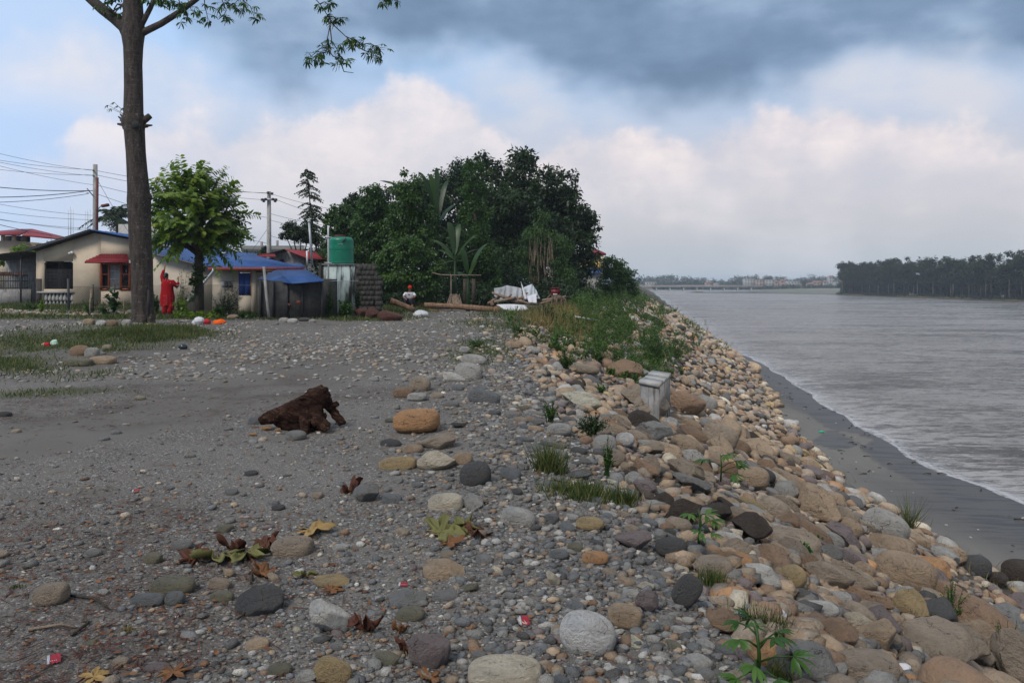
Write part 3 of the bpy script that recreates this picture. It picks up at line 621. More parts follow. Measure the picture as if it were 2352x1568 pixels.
# stones the photograph shows one by one: (x, base y, width, height in its pixels, colour, roundness, shape, sink, depth ratio, turn, label)
HEROES = [
 (957, 997, 110, 66, 'orange', 'r', 0, .06, .8, .1, 'orange tan boulder lying free on the gravel beside the pale flat stones'),
 (1012, 1032, 98, 46, 'taupe', 'a', 1, .3, .7, .3, 'half buried tan boulder right below the free orange boulder'),
 (1003, 1082, 92, 54, 'cream', 'a', 2, .22, .8, -.1, 'pale cream flat topped stone between two orange tan stones'),
 (914, 1078, 88, 34, 'ochre', 'r', 1, .3, .5, .15, 'low ochre stone touching the left of the pale cream flat stone'),
 (1062, 1068, 50, 34, 'tan', 'r', 2, .3, .8, .3, 'small tan stone touching the right of the pale cream flat stone'),
 (948, 1040, 50, 22, 'tan', 'r', 3, .3, .8, 0, 'small tan stone just in front of the free orange boulder'),
 (1092, 1115, 74, 62, 'darkgrey', 'r', 3, .2, .9, .4, 'upright dark grey boulder at the edge of the fine gravel'),
 (847, 1155, 74, 60, 'grey', 'a', 0, .12, .8, .1, 'blocky grey stone with a red brown leaf behind it'),
 (901, 1154, 46, 22, 'bluegrey', 'r', 4, .3, .7, -.2, 'flat blue grey stone just right of the blocky grey stone'),
 (1024, 1172, 82, 42, 'cream', 'r', 1, .3, .7, .1, 'low cream stone merging with a pale lump at its right'),
 (1083, 1168, 56, 40, 'palegrey', 'a', 3, .25, .8, .1, 'pale lumpy stone against the right end of a low cream stone'),
 (760, 1458, 112, 84, 'white', 'a', 4, .22, .8, -.5, 'large white cream boulder with a dark red leaf against it'),
 (985, 1538, 104, 100, 'purple', 'a', 5, .14, .8, .5, 'angular purple grey boulder with white veins'),
 (1350, 1504, 134, 104, 'white', 'r', 2, .18, .8, -.5, 'big speckled white boulder standing at the crest of the bank'),
 (600, 1414, 122, 78, 'darkgrey', 'a', 6, .3, .8, .2, 'broad dark grey boulder half sunk below the wilted leaves'),
 (118, 1391, 78, 54, 'taupe', 'r', 0, .15, .8, .2, 'round grey brown boulder alone in the gravel at the far left'),
 (397, 1366, 104, 44, 'olive', 'r', 3, .2, .6, 0, 'flat pale olive stone resting behind two blue grey stones'),
 (340, 1392, 80, 30, 'bluegrey', 'r', 4, .25, .5, .1, 'long flat blue grey stone in front of the pale olive stone'),
 (402, 1390, 46, 34, 'bluegrey', 'r', 2, .2, .8, 0, 'small round blue grey stone in front of the pale olive stone'),
 (505, 1353, 52, 28, 'taupe', 'r', 1, .2, .6, -.3, 'stubby taupe stone right of the pale olive flat stone'),
 (510, 1382, 56, 26, 'olive', 'r', 3, .3, .6, .1, 'flat olive stone just in front of the stubby taupe stone'),
 (351, 1294, 42, 26, 'olive', 'r', 4, .2, .8, 0, 'small olive oval stone left of the wilted brown leaf'),
 (418, 1262, 52, 24, 'grey', 'r', 2, .25, .6, .2, 'grey oval stone behind the curled dark brown leaf'),
 (1015, 1330, 108, 56, 'tan', 'a', 7, .3, .8, 0, 'large flat tan stone set into the gravel mid foreground'),
 (770, 1350, 102, 36, 'ochre', 'a', 0, .35, .5, -.1, 'long low ochre stone behind the large white cream boulder'),
 (764, 1570, 90, 72, 'ochre', 'r', 4, .25, .35, -.75, 'long ochre stone lying aslant at the bottom edge'),
 (708, 1572, 60, 40, 'palegrey', 'a', 2, .2, .7, .3, 'rough pale grey stone beside the long aslant ochre stone'),
 (1160, 1580, 176, 62, 'cream', 'r', 0, .3, .7, 0, 'very large pale stone cut by the bottom edge of the view'),
 (672, 1276, 98, 46, 'taupe', 'r', 1, .32, .8, .1, 'wide grey taupe stone right of the wilted green leaf'),
 (932, 1396, 98, 46, 'grey', 'a', 3, .35, .7, 0, 'flat grey stone above a smaller green grey stone'),
 (943, 1426, 68, 32, 'olive', 'r', 2, .28, .7, .1, 'green grey stone just below a flat grey stone'),
 (1190, 1207, 84, 44, 'palegrey', 'r', 3, .32, .7, -.35, 'speckled pale grey oval stone right of the dead orange leaf'),
 (927, 913, 48, 25, 'brown', 'r', 0, .15, .8, 0, 'brown flat stone, leftmost of three stones beside the track'),
 (965, 898, 50, 36, 'taupe', 'r', 3, .2, .8, -.4, 'taupe stone, rearmost of three stones beside the track'),
 (958, 921, 46, 19, 'palegrey', 'r', 4, .1, .8, 0, 'pale flat stone, foremost of three stones beside the track'),
 (1076, 868, 66, 38, 'palegrey', 'r', 1, .3, .8, -.2, 'pale grey boulder above the white ridged stone on the crest'),
 (1088, 836, 62, 24, 'palegrey', 'r', 2, .25, .7, -.2, 'pale long stone on the crest near the clump of weeds'),
 (1042, 876, 56, 24, 'white', 'a', 5, .3, .7, -.3, 'white ridged stone half sunk in the gravel of the crest'),
 (1112, 924, 76, 30, 'bluegrey', 'r', 4, .25, .5, -.3, 'long blue grey stone lying along the crest'),
 (1355, 1220, 66, 36, 'ochre', 'r', 3, .15, .8, -.1, 'yellow tan oval cobble on loose gravel of the crest'),
 (1367, 1296, 62, 30, 'orange', 'r', 1, .15, .8, 0, 'orange tan oval cobble below the yellow tan one'),
 (1284, 1285, 48, 26, 'bluegrey', 'r', 2, .15, .7, 0, 'smooth blue grey cobble beside a smaller grey one'),
 (1270, 1346, 40, 40, 'cream', 'a', 4, .15, .7, -.5, 'small knobbly yellow white stone alone on the gravel'),
 (1460, 1262, 96, 50, 'purple', 'a', 1, .15, .8, .1, 'smooth purple grey stone at the top of the riprap'),
 (1542, 1280, 72, 50, 'darkgrey', 'r', 0, .1, .9, 0, 'dark green grey round stone right of the purple grey stone'),
 (1578, 1400, 60, 92, 'darkgrey', 'r', 4, .1, .5, -1.1, 'tall dark grey smooth stone standing on end'),
 (1490, 1410, 60, 66, 'purple', 'a', 6, .1, .5, -.9, 'slanting mauve grey stone left of the tall dark grey stone'),
 (1435, 1440, 80, 54, 'tan', 'r', 1, .2, .7, -.3, 'mottled tan stone behind the big speckled white boulder'),
 (1660, 1448, 92, 60, 'brown', 'a', 7, .15, .9, 0, 'brown boulder directly behind the palmate leaved plant'),
 (1817, 1356, 70, 64, 'ochre', 'r', 2, .0, .9, .5, 'smooth yellow oval boulder perched on the riprap'),
 (1880, 1420, 90, 44, 'white', 'r', 3, .0, .7, 0, 'smooth white oval boulder perched below the yellow one'),
 (1748, 1350, 104, 66, 'white', 'a', 3, .1, .45, -.7, 'long white boulder slanting down beside the yellow oval boulder'),
 (1683, 1302, 88, 34, 'orange', 'r', 1, .1, .8, 0, 'bright orange boulder on the upper riprap'),
 (1672, 1262, 70, 44, 'white', 'r', 0, .1, .7, -.3, 'white boulder peeping out behind a tan one'),
 (1690, 1290, 84, 62, 'taupe', 'a', 2, .2, .8, 0, 'taupe boulder behind the bright orange boulder'),
 (1640, 1325, 84, 52, 'taupe', 'r', 3, .15, .8, 0, 'broad taupe boulder right of the tall dark grey stone'),
 (1905, 1350, 120, 70, 'taupe', 'a', 5, .1, .8, -.3, 'wide taupe boulder behind the yellow and white oval boulders'),
 (2080, 1350, 130, 80, 'tan', 'r', 1, .15, .8, -.4, 'broad rounded tan boulder low on the riprap'),
 (2175, 1540, 200, 130, 'taupe', 'a', 0, .2, .8, -.3, 'largest grey brown boulder at the lower right'),
 (1862, 1560, 124, 100, 'grey', 'a', 3, .15, .8, -.4, 'large grey blue boulder right of the palmate leaved plant'),
 (1990, 1570, 140, 80, 'taupe', 'r', 4, .1, .8, 0, 'smooth pale brown boulder cut by the bottom edge'),
 (1920, 1490, 120, 80, 'brown', 'a', 6, .2, .8, 0, 'angular rusty brown boulder above the grey blue boulder'),
 (2020, 1500, 96, 90, 'tan', 'a', 1, .1, .8, .4, 'angular tan boulder left of the largest grey brown boulder'),
 (1965, 1445, 84, 46, 'cream', 'a', 2, .15, .6, -.4, 'pinkish white angular boulder right of the white oval boulder'),
 (1570, 1215, 92, 84, 'darkbrown', 'a', 2, .05, .8, .3, 'jagged dark brown boulder, leftmost of three dark ones'),
 (1652, 1205, 84, 66, 'darkbrown', 'a', 0, .05, .8, 0, 'squat dark brown boulder, middle of three dark ones'),
 (1722, 1245, 98, 84, 'darkbrown', 'a', 3, .05, .9, 0, 'layered dark brown boulder, rightmost of three dark ones'),
 (1330, 934, 108, 44, 'cream', 'a', 3, .15, .6, -.3, 'long pale slab like boulder at the top of the riprap'),
 (1440, 872, 92, 52, 'brown', 'a', 6, .1, .8, 0, 'dark brown boulder left of the square concrete block'),
 (1336, 860, 84, 26, 'taupe', 'r', 3, .15, .7, -.2, 'long low taupe boulder among weeds of the crest'),
 (1390, 1042, 54, 52, 'palegrey', 'r', 0, .15, .9, 0, 'round pale grey boulder with white stones above it'),
 (1436, 1026, 44, 34, 'white', 'r', 2, .1, .8, 0, 'white boulder with a rusty stain, beside the round grey one'),
 (1478, 1034, 34, 26, 'palegrey', 'r', 1, .1, .8, 0, 'small pale grey block like stone right of the rusty white boulder'),
 (1285, 1000, 60, 30, 'palegrey', 'r', 3, .15, .8, 0, 'pale grey smooth boulder left of the green bush on the crest'),
 (1728, 1122, 74, 54, 'tan', 'r', 4, .05, .9, 0, 'pinkish tan round boulder beside a thin brown disc like stone'),
 (1672, 1102, 44, 44, 'brown', 'r', 0, .0, .4, .9, 'brown disc like stone standing on edge on the riprap'),
 (1590, 1130, 100, 46, 'grey', 'a', 4, .15, .7, -.3, 'long smooth grey boulder in the middle of the riprap'),
 (1500, 1045, 80, 40, 'taupe', 'a', 0, .15, .8, -.3, 'taupe boulder below the small pale grey block like stone'),
 (1458, 935, 84, 58, 'taupe', 'a', 3, .05, .8, 0, 'wide taupe boulder against the left corner of the concrete block'),
 (1500, 962, 92, 70, 'taupe', 'a', 6, .0, .8, 0, 'brown boulder in front of the concrete block'),
 (1578, 952, 90, 60, 'brown', 'a', 5, .08, .8, 0, 'rusty brown boulder at the right foot of the concrete block'),
 (1330, 1100, 64, 24, 'bluegrey', 'a', 2, .15, .6, 0, 'flat striped blue grey slab in the weeds of the crest'),
 (180, 841, 64, 20, 'olive', 'r', 1, .25, .7, 0, 'flat olive stone left of the grass around the big tree'),
 (236, 836, 60, 20, 'tan', 'r', 4, .25, .7, 0, 'flat tan stone right beside the flat olive stone'),
 (212, 820, 32, 24, 'palegrey', 'r', 0, .2, .8, 0, 'pale round stone leaning on a brown stone near the big tree'),
 (184, 817, 44, 26, 'brown', 'r', 3, .25, .8, 0, 'brown round stone left of the pale round stone near the tree'),
 (246, 804, 22, 14, 'taupe', 'r', 2, .2, .8, 0, 'small taupe stone at the grass edge left of the big tree'),
 (2242, 1322, 62, 46, 'darkgrey', 'r', 1, .2, .8, 0, 'dark wet boulder at the foot of the riprap on the sand'),
 (2342, 1335, 74, 50, 'darkbrown', 'r', 3, .2, .9, 0, 'dark brown boulder at the right edge on wet sand'),
 (2290, 1345, 60, 34, 'darkbrown', 'a', 1, .2, .9, 0, 'small angular dark boulder between two dark boulders on sand'),
 (205, 746, 26, 16, 'tan', 'r', 0, .2, .8, 0, 'tan stone, leftmost of the row edging the lawn'),
 (233, 749, 24, 15, 'white', 'r', 2, .2, .8, 0, 'white stone second in the row edging the lawn'),
 (258, 749, 25, 15, 'brown', 'r', 3, .2, .8, 0, 'brown stone third in the row edging the lawn'),
 (291, 748, 22, 16, 'palegrey', 'r', 4, .2, .8, 0, 'pale stone nearest the tree in the row edging the lawn'),
 (800, 728, 42, 32, 'darkgrey', 'r', 1, .15, .8, 0, 'dark grey boulder in front of the stained white wall'),
 (830, 730, 36, 30, 'redbrown', 'a', 1, .15, .8, 0, 'reddish boulder, left one in front of the sooty block wall'),
 (856, 732, 34, 30, 'redbrown', 'a', 2, .15, .8, 0, 'reddish boulder, right one in front of the sooty block wall'),
 (895, 737, 62, 28, 'redbrown', 'a', 5, .15, .6, 0, 'long reddish brown boulder at the gravel edge by the white sack'),
 (652, 741, 22, 13, 'palegrey', 'r', 0, .2, .8, 0, 'pale stone at the left of the small heap by the dark shed'),
 (672, 741, 24, 11, 'white', 'r', 1, .2, .8, 0, 'whitish flat stone in the small heap by the dark shed'),
 (700, 738, 28, 9, 'darkgrey', 'r', 2, .2, .8, 0, 'dark flat stone in the small heap by the dark shed'),
 (717, 741, 16, 9, 'palegrey', 'r', 3, .2, .8, 0, 'small pale stone at the right of the heap by the dark shed'),
 (535, 732, 26, 11, 'tan', 'r', 2, .2, .8, 0, 'tan stone in grass right of the orange cloth'),
 (0+1180, 800, 40, 18, 'tan', 'r', 1, .2, .8, 0, 'tan boulder at the bend where the gravel meets the weeds'),
 (1067, 812, 26, 18, 'palegrey', 'r', 2, .1, .9, 0, 'pale round boulder alone in the weeds at the bend'),
 (1225, 812, 36, 16, 'palegrey', 'r', 4, .1, .9, 0, 'pale flat boulder right of the tan boulder at the bend'),
]
HXY = []
for (px, py, wd, ht, colr, kd, sh, sink, dep, turn, lab) in HEROES:
    p = hit(px, py); sc = p[1]/F0
    if px > 1450 and py > 960: sink = max(0, sink-.05)
    big = wd*sc > .16 or px > 1400
    W_, H_ = wd*sc, ht*sc
    h3 = min(H_*(.80 if p[1] < 8 else .9), W_*1.3)/(1-sink*.9)
    d3 = W_*dep
    y = p[1]+d3/2*(.8 if px < 1400 else .35)
    _o = put_rock('boulder' if big else 'cobble', lab, 'boulder' if big else 'stone', None, p[0]*y/p[1], y, (W_, d3, h3), 0, colr, kd, sh, sink, tilt=turn*.55)
    if px > 1400 and py > 850:
        zc = CZ+(HY-(py-ht*.48))/F0*y; rocks_done[-1] = (p[0]*y/p[1], y, W_*.5)
        if zc > _o.location.z: _o.location.z = zc
    HXY.append((p[0]*y/p[1], y, W_*.55, lab))
# scattered stones
class Darts:
    def __init__(s, cell=.6): s.c = cell; s.g = {}
    def near(s, x, y, r, k):
        c = s.c; i0, j0 = int(x//c), int(y//c)
        for i in range(i0-1, i0+2):
            for j in range(j0-1, j0+2):
                for (a, b, q) in s.g.get((i, j), ()):
                    if (a-x)**2+(b-y)**2 < (k*(q+r))**2: return True
        return False
    def put(s, x, y, r): s.g.setdefault((int(x//s.c), int(y//s.c)), []).append((x, y, r))
D1 = Darts(1.2)
for x, y, r in rocks_done: D1.put(x, y, r*.9)
BLK = hit(1500, 935); 
SCAT = []     # x, y, r, layer(0 slope boulder, 1 crest/ground cobble)
def ylog(n, a, b): return np.exp(rng.uniform(math.log(a), math.log(b), n))
def throw(n, ya, yb, ta, tb, ra, rb, k, layer, grow=0.):
    y = ylog(n, ya+2, yb+2)-2; t = rng.uniform(ta, tb, n)
    x = Xc(y)+t*(Xt(y)-Xc(y)); r = rng.uniform(ra, rb, n)*(1+grow*np.clip(t, 0, 1))
    for a, b, q, tt in zip(x, y, r, t):
        if layer and b < 6 and q > .062: continue
        if layer == 0 and b < 6.5 and tt < .26-.04*b+.1*q: continue
        if not D1.near(a, b, q, k): D1.put(a, b, q); SCAT.append((a, b, q, layer))
throw(90, 4, 26, .25, .95, .28, .38, 1.0, 0)
throw(2200, 1.5, 40, .12, 1.0, .15, .25, .84, 0)
throw(6000, 1.2, 55, .04, 1.0, .105, .16, .76, 0)
throw(11000, 1.0, 45, .02, 1.0, .065, .105, .74, 0)
throw(3500, 1.0, 24, .0, 1.0, .038, .065, .78, 0)
throw(3500, 30, 150, .15, 1.03, .22, .42, .78, 0)
throw(5000, 24, 150, .05, 1.03, .13, .24, .78, 0)
throw(1700, 1.0, 22, -.08, .14, .035, .085, .95, 1)
throw(330, 1.2, 30, -.25, .02, .04, .10, 1.3, 1)
n = 620
y = ylog(n, 2.0, 26); x = (rng.uniform(-.70, .25, n))*y
for a, b in zip(x, y):
    if a > Xc(b)-.5: continue
    q = rng.choice((.03, .045, .07, .10), p=(.55, .3, .12, .03))
    if b < 6.5: q = min(q, .05)
    if rng.random() < .55 and b < 14 and a < -b*.1: continue
    if not D1.near(a, b, q, 1.3): D1.put(a, b, q); SCAT.append((a, b, q, 2))
SC = np.array(SCAT)
# nothing scattered may stand in front of a stone seen one by one
_u = SC[:, 0]/SC[:, 1]*F0+CX; _v = HY-(terrain(SC[:, 0], SC[:, 1])+SC[:, 2]*.35-CZ)/SC[:, 1]*F0; _r = SC[:, 2]/SC[:, 1]*F0
_ok = np.ones(len(SC), bool)
for (hp, hb, hw, hh, *_), (hx, hy, hr, _l) in zip(HEROES, HXY):
    _ok &= ~((np.abs(_u-hp) < hw*.5+_r*.75) & (_v-_r*.85 < hb-hh*.1) & (_v+_r*.6 > hb-hh) & (SC[:, 1] < hy+.1))
for (bx0, bx1, by0, by1, bd) in ((1466, 1545, 850, 905, 14.9),):
    _ok &= ~((_u+_r > bx0) & (_u-_r < bx1) & (_v-_r*.6 < by1) & (_v+_r*.6 > by0) & (SC[:, 1] < bd+1.2))
SC = SC[_ok]
PB = [('tan', .27), ('taupe', .25), ('brown', .15), ('cream', .03), ('grey', .07), ('darkgrey', .045), ('purple', .07), ('orange', .018), ('darkbrown', .05), ('palegrey', .06), ('ochre', .035)]
PG = [('grey', .24), ('bluegrey', .24), ('palegrey', .12), ('taupe', .12), ('olive', .08), ('cream', .055), ('tan', .045), ('darkgrey', .06), ('purple', .04)]
def pick(pal, n):
    nm = [a for a, _ in pal]; p = np.array([b for _, b in pal]); return rng.choice(nm, n, p=p/p.sum())
sx, sy, sr, sl_ = SC.T
sz = terrain(sx, sy)
px_ = sx/sy*F0+CX; py_ = HY-(sz+sr*.3-CZ)/sy*F0; size = sr/np.hypot(sx, sy)
vis = (px_ > -30) & (px_ < 2380) & (py_ < 1600) & (sy > 2)
cols = np.where(sl_ == 0, pick(PB, len(SC)), pick(PG, len(SC)))
fx = rng.uniform(.8, 1.25, len(SC)); fz = np.where(sl_ == 0, rng.uniform(.42, .85, len(SC)), rng.uniform(.35, .6, len(SC)))
rzs = rng.uniform(0, 6.28, len(SC)); angs = np.where(sl_ == 0, rng.random(len(SC)) < .80, rng.random(len(SC)) < .12)
score = np.where(vis, size, 0)
ib = np.argsort(-np.where(sl_ == 0, score, 0))[:300-sum(h[2] > 24 for h in HEROES)]
ic = np.argsort(-np.where(sl_ > 0, score, 0))[:170]
ind = np.zeros(len(SC), bool); ind[ib] = True; ind[ic] = True
# a label for each: colour, size and where it lies relative to a stone that can be named
LM = [(x, y, l) for x, y, r, l in HXY]
SHORT = {}
for x, y, l in LM:
    wds = l.split(); k = next((i for i, q in enumerate(wds) if q in ('boulder', 'stone', 'cobble', 'slab')), 5)
    base = ' '.join(wds[:k+1])
    SHORT[(x, y)] = base.rstrip(',')
cnt = {}
ORD = ['', 'second ', 'third ', 'fourth ', 'fifth ', 'sixth ', 'seventh ', 'eighth ', 'ninth ', 'tenth ', 'eleventh ', 'twelfth ']
lmA = np.array([(x, y) for x, y, _ in LM])
from collections import Counter
shc = Counter(SHORT.values())
good = np.array([shc[SHORT[(x, y)]] == 1 for x, y, _ in LM])
def rock_label(x, y, r, colr, isb, ang, flat):
    lm = lmA[good]; d = np.hypot((lm[:, 0]/lm[:, 1]-x/y)*F0, (1/lm[:, 1]-1/y)*F0*3); j = int(np.argmin(d)); X0, Y0 = lm[j]
    dx = x/y-X0/Y0; dy = (y-Y0)/max(y, 1)
    rel = ('right of' if dx > 0 else 'left of') if abs(dx) > abs(dy)*.6 else ('behind' if dy > 0 else 'in front of')
    szw = ('large' if r > .3 else 'medium' if r > .17 else 'small') if isb else ('fist sized' if r > .055 else 'small')
    body = f"{szw} {WORD.get(colr, colr)}{' angular' if ang else ''} {'boulder' if isb else 'cobble'}"
    tail = f"{rel} the {SHORT[(X0, Y0)]}"
    key = body+tail; k = cnt.get(key, 0); cnt[key] = k+1
    if k < len(ORD): return (f"{ORD[k]}{'nearest ' if k else ''}{body} {tail}")
    return f"{body} farther {tail}"
order = sorted(np.nonzero(ind)[0], key=lambda i: -score[i])
for i in order:
    isb = sl_[i] == 0; colr = str(cols[i]); a = bool(angs[i]); r = sr[i]
    x, y = sx[i], sy[i]
    dims = (2*r*fx[i], 2*r/fx[i]*.95, 2*r*fz[i])
    o = put_rock('boulder' if isb else 'cobble', rock_label(x, y, r, colr, isb, a, fz[i] < .5), 'boulder' if isb else 'stone',
                 'riprap boulders on the river bank' if isb else 'cobbles lying in the gravel', x, y, dims, rzs[i], colr, 'a' if a else 'r', int(rng.integers(8 if a else 5)), random.uniform(.0, .28) if isb else random.uniform(.2, .42), jitcol=.2)
# the rest as one object each
def stones_geo(sel, G, lvf, sinka, sinkb, jit=.22):
    idx = np.nonzero(sel)[0]
    sl = np.arctan2(terrain(sx[idx]+.3, sy[idx])-terrain(sx[idx]-.3, sy[idx]), .6)
    ch = rng.integers(0, 5, len(idx)); lv = lvf(sy[idx], sr[idx])
    for L in np.unique(lv):
        for a in (False, True):
            for k in range(5):
                q = (ch == k) & (angs[idx] == a) & (lv == L)
                if not q.any(): continue
                ii = idx[q]; V, F = (ANG if a else ROUND)[L][k]
                r = sr[ii]; dims = np.stack([r*fx[ii], r/fx[ii]*.95, r*fz[ii]], 1)
                Rz = rotm(rzs[ii]); Ry = rotm(np.zeros(len(ii)), rng.normal(0, .15, len(ii)), -sl[q]+rng.normal(0, .12, len(ii)))
                M3 = Ry @ Rz @ (dims[:, :, None]*np.eye(3)[None])
                sk = rng.uniform(sinka, sinkb, len(ii))
                P = np.stack([sx[ii], sy[ii], terrain(sx[ii], sy[ii])+dims[:, 2]*(1-2*sk)], 1)
                c = np.array([COL[str(z)] for z in cols[ii]])*(1+rng.uniform(-jit, jit, len(ii)))[:, None]
                G.inst(V, F, M3, P, col=c, rnd=rng.random(len(ii)))
G = Geo(); stones_geo((~ind) & (sl_ == 0), G, lambda y, r: np.where(y/r < 60, 3, np.where(y/r < 330, 2, 1)), 0, .3)
solo('riprap_boulders', G, M_stones, 'mass of brown and grey boulders covering the river bank between the larger ones', 'boulders', kind='stuff', smooth=True)
G = Geo(); stones_geo((~ind) & (sl_ > 0), G, lambda y, r: np.where(y/r < 60, 3, np.where(y/r < 200, 2, 1)), .2, .42)
solo('loose_cobbles', G, M_stones, 'small grey and tan cobbles strewn over the gravel', 'cobbles', kind='stuff', smooth=True)
# pebbles and chips
def pebbles(n, ya, yb, xf, ra, rb, pal, sink=(.1, .4)):
    y = ylog(n, ya, yb); x = xf(n, y); r = np.exp(rng.uniform(math.log(ra), math.log(rb), n)); return x, y, r
G = Geo()
def add_pebs(x, y, r, pal, flat=(.4, .75), lift=0.):
    n = len(x); z = terrain(x, y)
    c = np.array([COL[str(k)] for k in pick(pal, n)])*(1+rng.uniform(-.3, .25, n))[:, None]
    ch = rng.integers(0, 5, n); rz = rng.uniform(0, 6.28, n); ff = rng.uniform(.7, 1.3, n); fl = rng.uniform(*flat, n)
    for k in range(5):
        for a in (0, 1):
            q = (ch == k) & ((rng.random(n) < .5) == bool(a)) if False else (ch == k) & ((np.arange(n) % 2) == a)
            if not q.any(): continue
            L = 2 if False else 1
            V, F = (ANG if a else ROUND)[L][k]
            dims = np.stack([r[q]*ff[q], r[q]/ff[q], r[q]*fl[q]], 1)
            M3 = rotm(rz[q], rng.normal(0, .2, q.sum()), rng.normal(0, .2, q.sum())) @ (dims[:, :, None]*np.eye(3)[None])
            G.inst(V, F, M3, np.stack([x[q], y[q], z[q]+dims[:, 2]*rng.uniform(.1, .6, q.sum())+lift], 1), col=c[q], rnd=rng.random(q.sum()))
def keep_gravel(x, y, p_track=.85):
    P2 = np.stack([x, y], 1); dens = .26+.75*snoise(P2, 61, 3, 1.3)
    leftsand = sm(-x/y, .10, .4)*sm(y, 3.6, 6)
    k = (rng.random(len(x)) < dens*(1-.75*leftsand)+.12) & (x < Xc(y)+.45) & (x > -.75*y)
    return k
PP = [('grey', .27), ('bluegrey', .27), ('palegrey', .12), ('taupe', .10), ('darkgrey', .08), ('tan', .05), ('brown', .06), ('white', .015), ('cream', .02), ('purple', .04)]
for (n, ya, yb, ra, rb) in ((19000, 2.2, 6.0, .004, .012), (8000, 2.2, 11, .010, .021), (1300, 2.4, 20, .020, .038)):
    y = ylog(n, ya, yb); x = rng.uniform(-.7, .35, n)*y; k = keep_gravel(x, y); add_pebs(x[k], y[k], np.exp(rng.uniform(math.log(ra), math.log(rb), k.sum())), PP)
# denser chips along the crest and between boulders
n = 8000; y = ylog(n, 2.2, 18); x = Xc(y)+rng.normal(-.35, .55, n)*(1+y*.03); k = x < Xc(y)+.8
add_pebs(x[k], y[k], np.exp(rng.uniform(math.log(.009), math.log(.035), k.sum())), PP)
n = 9000; y = ylog(n, 2.2, 24); t = rng.uniform(0, 1.02, n); x = Xc(y)+t*(Xt(y)-Xc(y))
add_pebs(x, y, np.exp(rng.uniform(math.log(.03), math.log(.085), n)), PB[:8]+[('grey', .2)], (.5, .9), .01)
# rough stones of the distant road
n = 9000; y = ylog(n, 12, 33); x = rng.uniform(-.66, .0, n)*y; k = (grassy(x, y) < .4) & (rng.random(n) < .45+.5*snoise(np.stack([x, y], 1), 63, 2, .8)) & (x < Xc(y))
add_pebs(x[k], y[k], np.exp(rng.uniform(math.log(.02), math.log(.06), k.sum())), [('palegrey', .4), ('grey', .3), ('taupe', .2), ('tan', .1)], (.25, .5))
# few white pebbles on the river sand
n = 60; y = rng.uniform(15, 50, n); x = rng.uniform(0, 1, n)*(Xw(y)-Xt(y)-.6)+Xt(y)
add_pebs(x, y, rng.uniform(.02, .05, n), [('palegrey', .5), ('darkgrey', .5)])
solo('gravel', G, M_stones, 'loose river gravel and pebbles covering the ground', 'gravel', kind='stuff', smooth=True)
# ================================================================ PLANT TOOLKIT
def leafT(kind='rhomb'):
    if kind == 'rhomb': return np.array([(0, 0, 0), (.45, .28, -.03), (1, 0, -.12), (.45, -.28, -.03)]), [np.array([[0, 3, 2, 1]])]
    if kind == 'long':  # narrow pointed leaf folded on its midrib
        V = [(0, 0, 0), (.35, .13, .03), (.35, 0, 0), (.35, -.13, .03), (.7, .12, -.03), (.7, 0, -.06), (.7, -.12, -.03), (1, 0, -.2)]
        return np.array(V), [np.array([[0, 2, 1], [0, 3, 2], [4, 5, 7], [5, 6, 7]]), np.array([[1, 2, 5, 4], [2, 3, 6, 5]])]
    if kind == 'oval':
        V = [(0, 0, 0), (.2, .22, .02), (.25, 0, 0), (.2, -.22, .02), (.6, .3, 0), (.6, 0, -.04), (.6, -.3, 0), (1, 0, -.16)]
        return np.array(V), [np.array([[0, 2, 1], [0, 3, 2], [4, 5, 7], [5, 6, 7]]), np.array([[1, 2, 5, 4], [2, 3, 6, 5]])]
    if kind == 'blade':
        return np.array([(0, .5, 0), (0, -.5, 0), (.5, -.4, .0), (.5, .4, .0), (1, 0, -.10)]), [np.array([[0, 1, 2, 3]]), np.array([[3, 2, 4]])]
LT = {k: leafT(k) for k in ('rhomb', 'long', 'oval', 'blade')}
def put_leaves(G, P, D, L, kind='rhomb', wid=None, roll=None, rnd=None):
    """leaves at P pointing along D with length L"""
    n = len(P)
    if roll is None: roll = rng.normal(0, .6, n)
    M3 = frames(np.asarray(D, float), roll); L = np.broadcast_to(L, (n,)); wid = L if wid is None else np.broadcast_to(wid, (n,))
    M3 = M3*np.stack([L, wid, L], 1)[:, None, :]
    return G.inst(*LT[kind], M3, np.asarray(P, float), rnd=rng.random(n) if rnd is None else rnd)
def sph(n): v = rng.normal(size=(n, 3)); return v/np.linalg.norm(v, axis=1)[:, None]
def crown(G, clumps, nleaf, L, droop=.5, kind='rhomb', sub=14, subr=.34, low=-1.):
    """clumps: list of (centre, radii); leaves fill small sub-clumps set on and in each clump"""
    C = np.array([c for c, _ in clumps], float); Rr = np.array([np.broadcast_to(r, (3,)) for _, r in clumps], float)
    vol = Rr.prod(1)**(2/3); p = vol/vol.sum()
    for (c, r, pp) in zip(C, Rr, p):
        n = max(20, int(nleaf*pp)); d = sph(sub); d[:, 2] = np.where(d[:, 2] < low, -d[:, 2], d[:, 2])
        cc = c+d*r*rng.uniform(.55, 1.0, (sub, 1)); br = rng.random(sub)
        k = rng.integers(0, sub, n); u = sph(n); rad = rng.random(n)**.45
        sr_ = subr*r.mean()*rng.uniform(.7, 1.35, sub)
        P = cc[k]+u*(rad*sr_[k])[:, None]*np.array((1, 1, .8))
        D = u*.7+rng.normal(0, .5, (n, 3)); D[:, 2] -= droop
        put_leaves(G, P, D, L*rng.uniform(.65, 1.3, n), kind, rnd=np.clip(.55*br[k]+.45*rng.random(n), 0, 1))
    return G
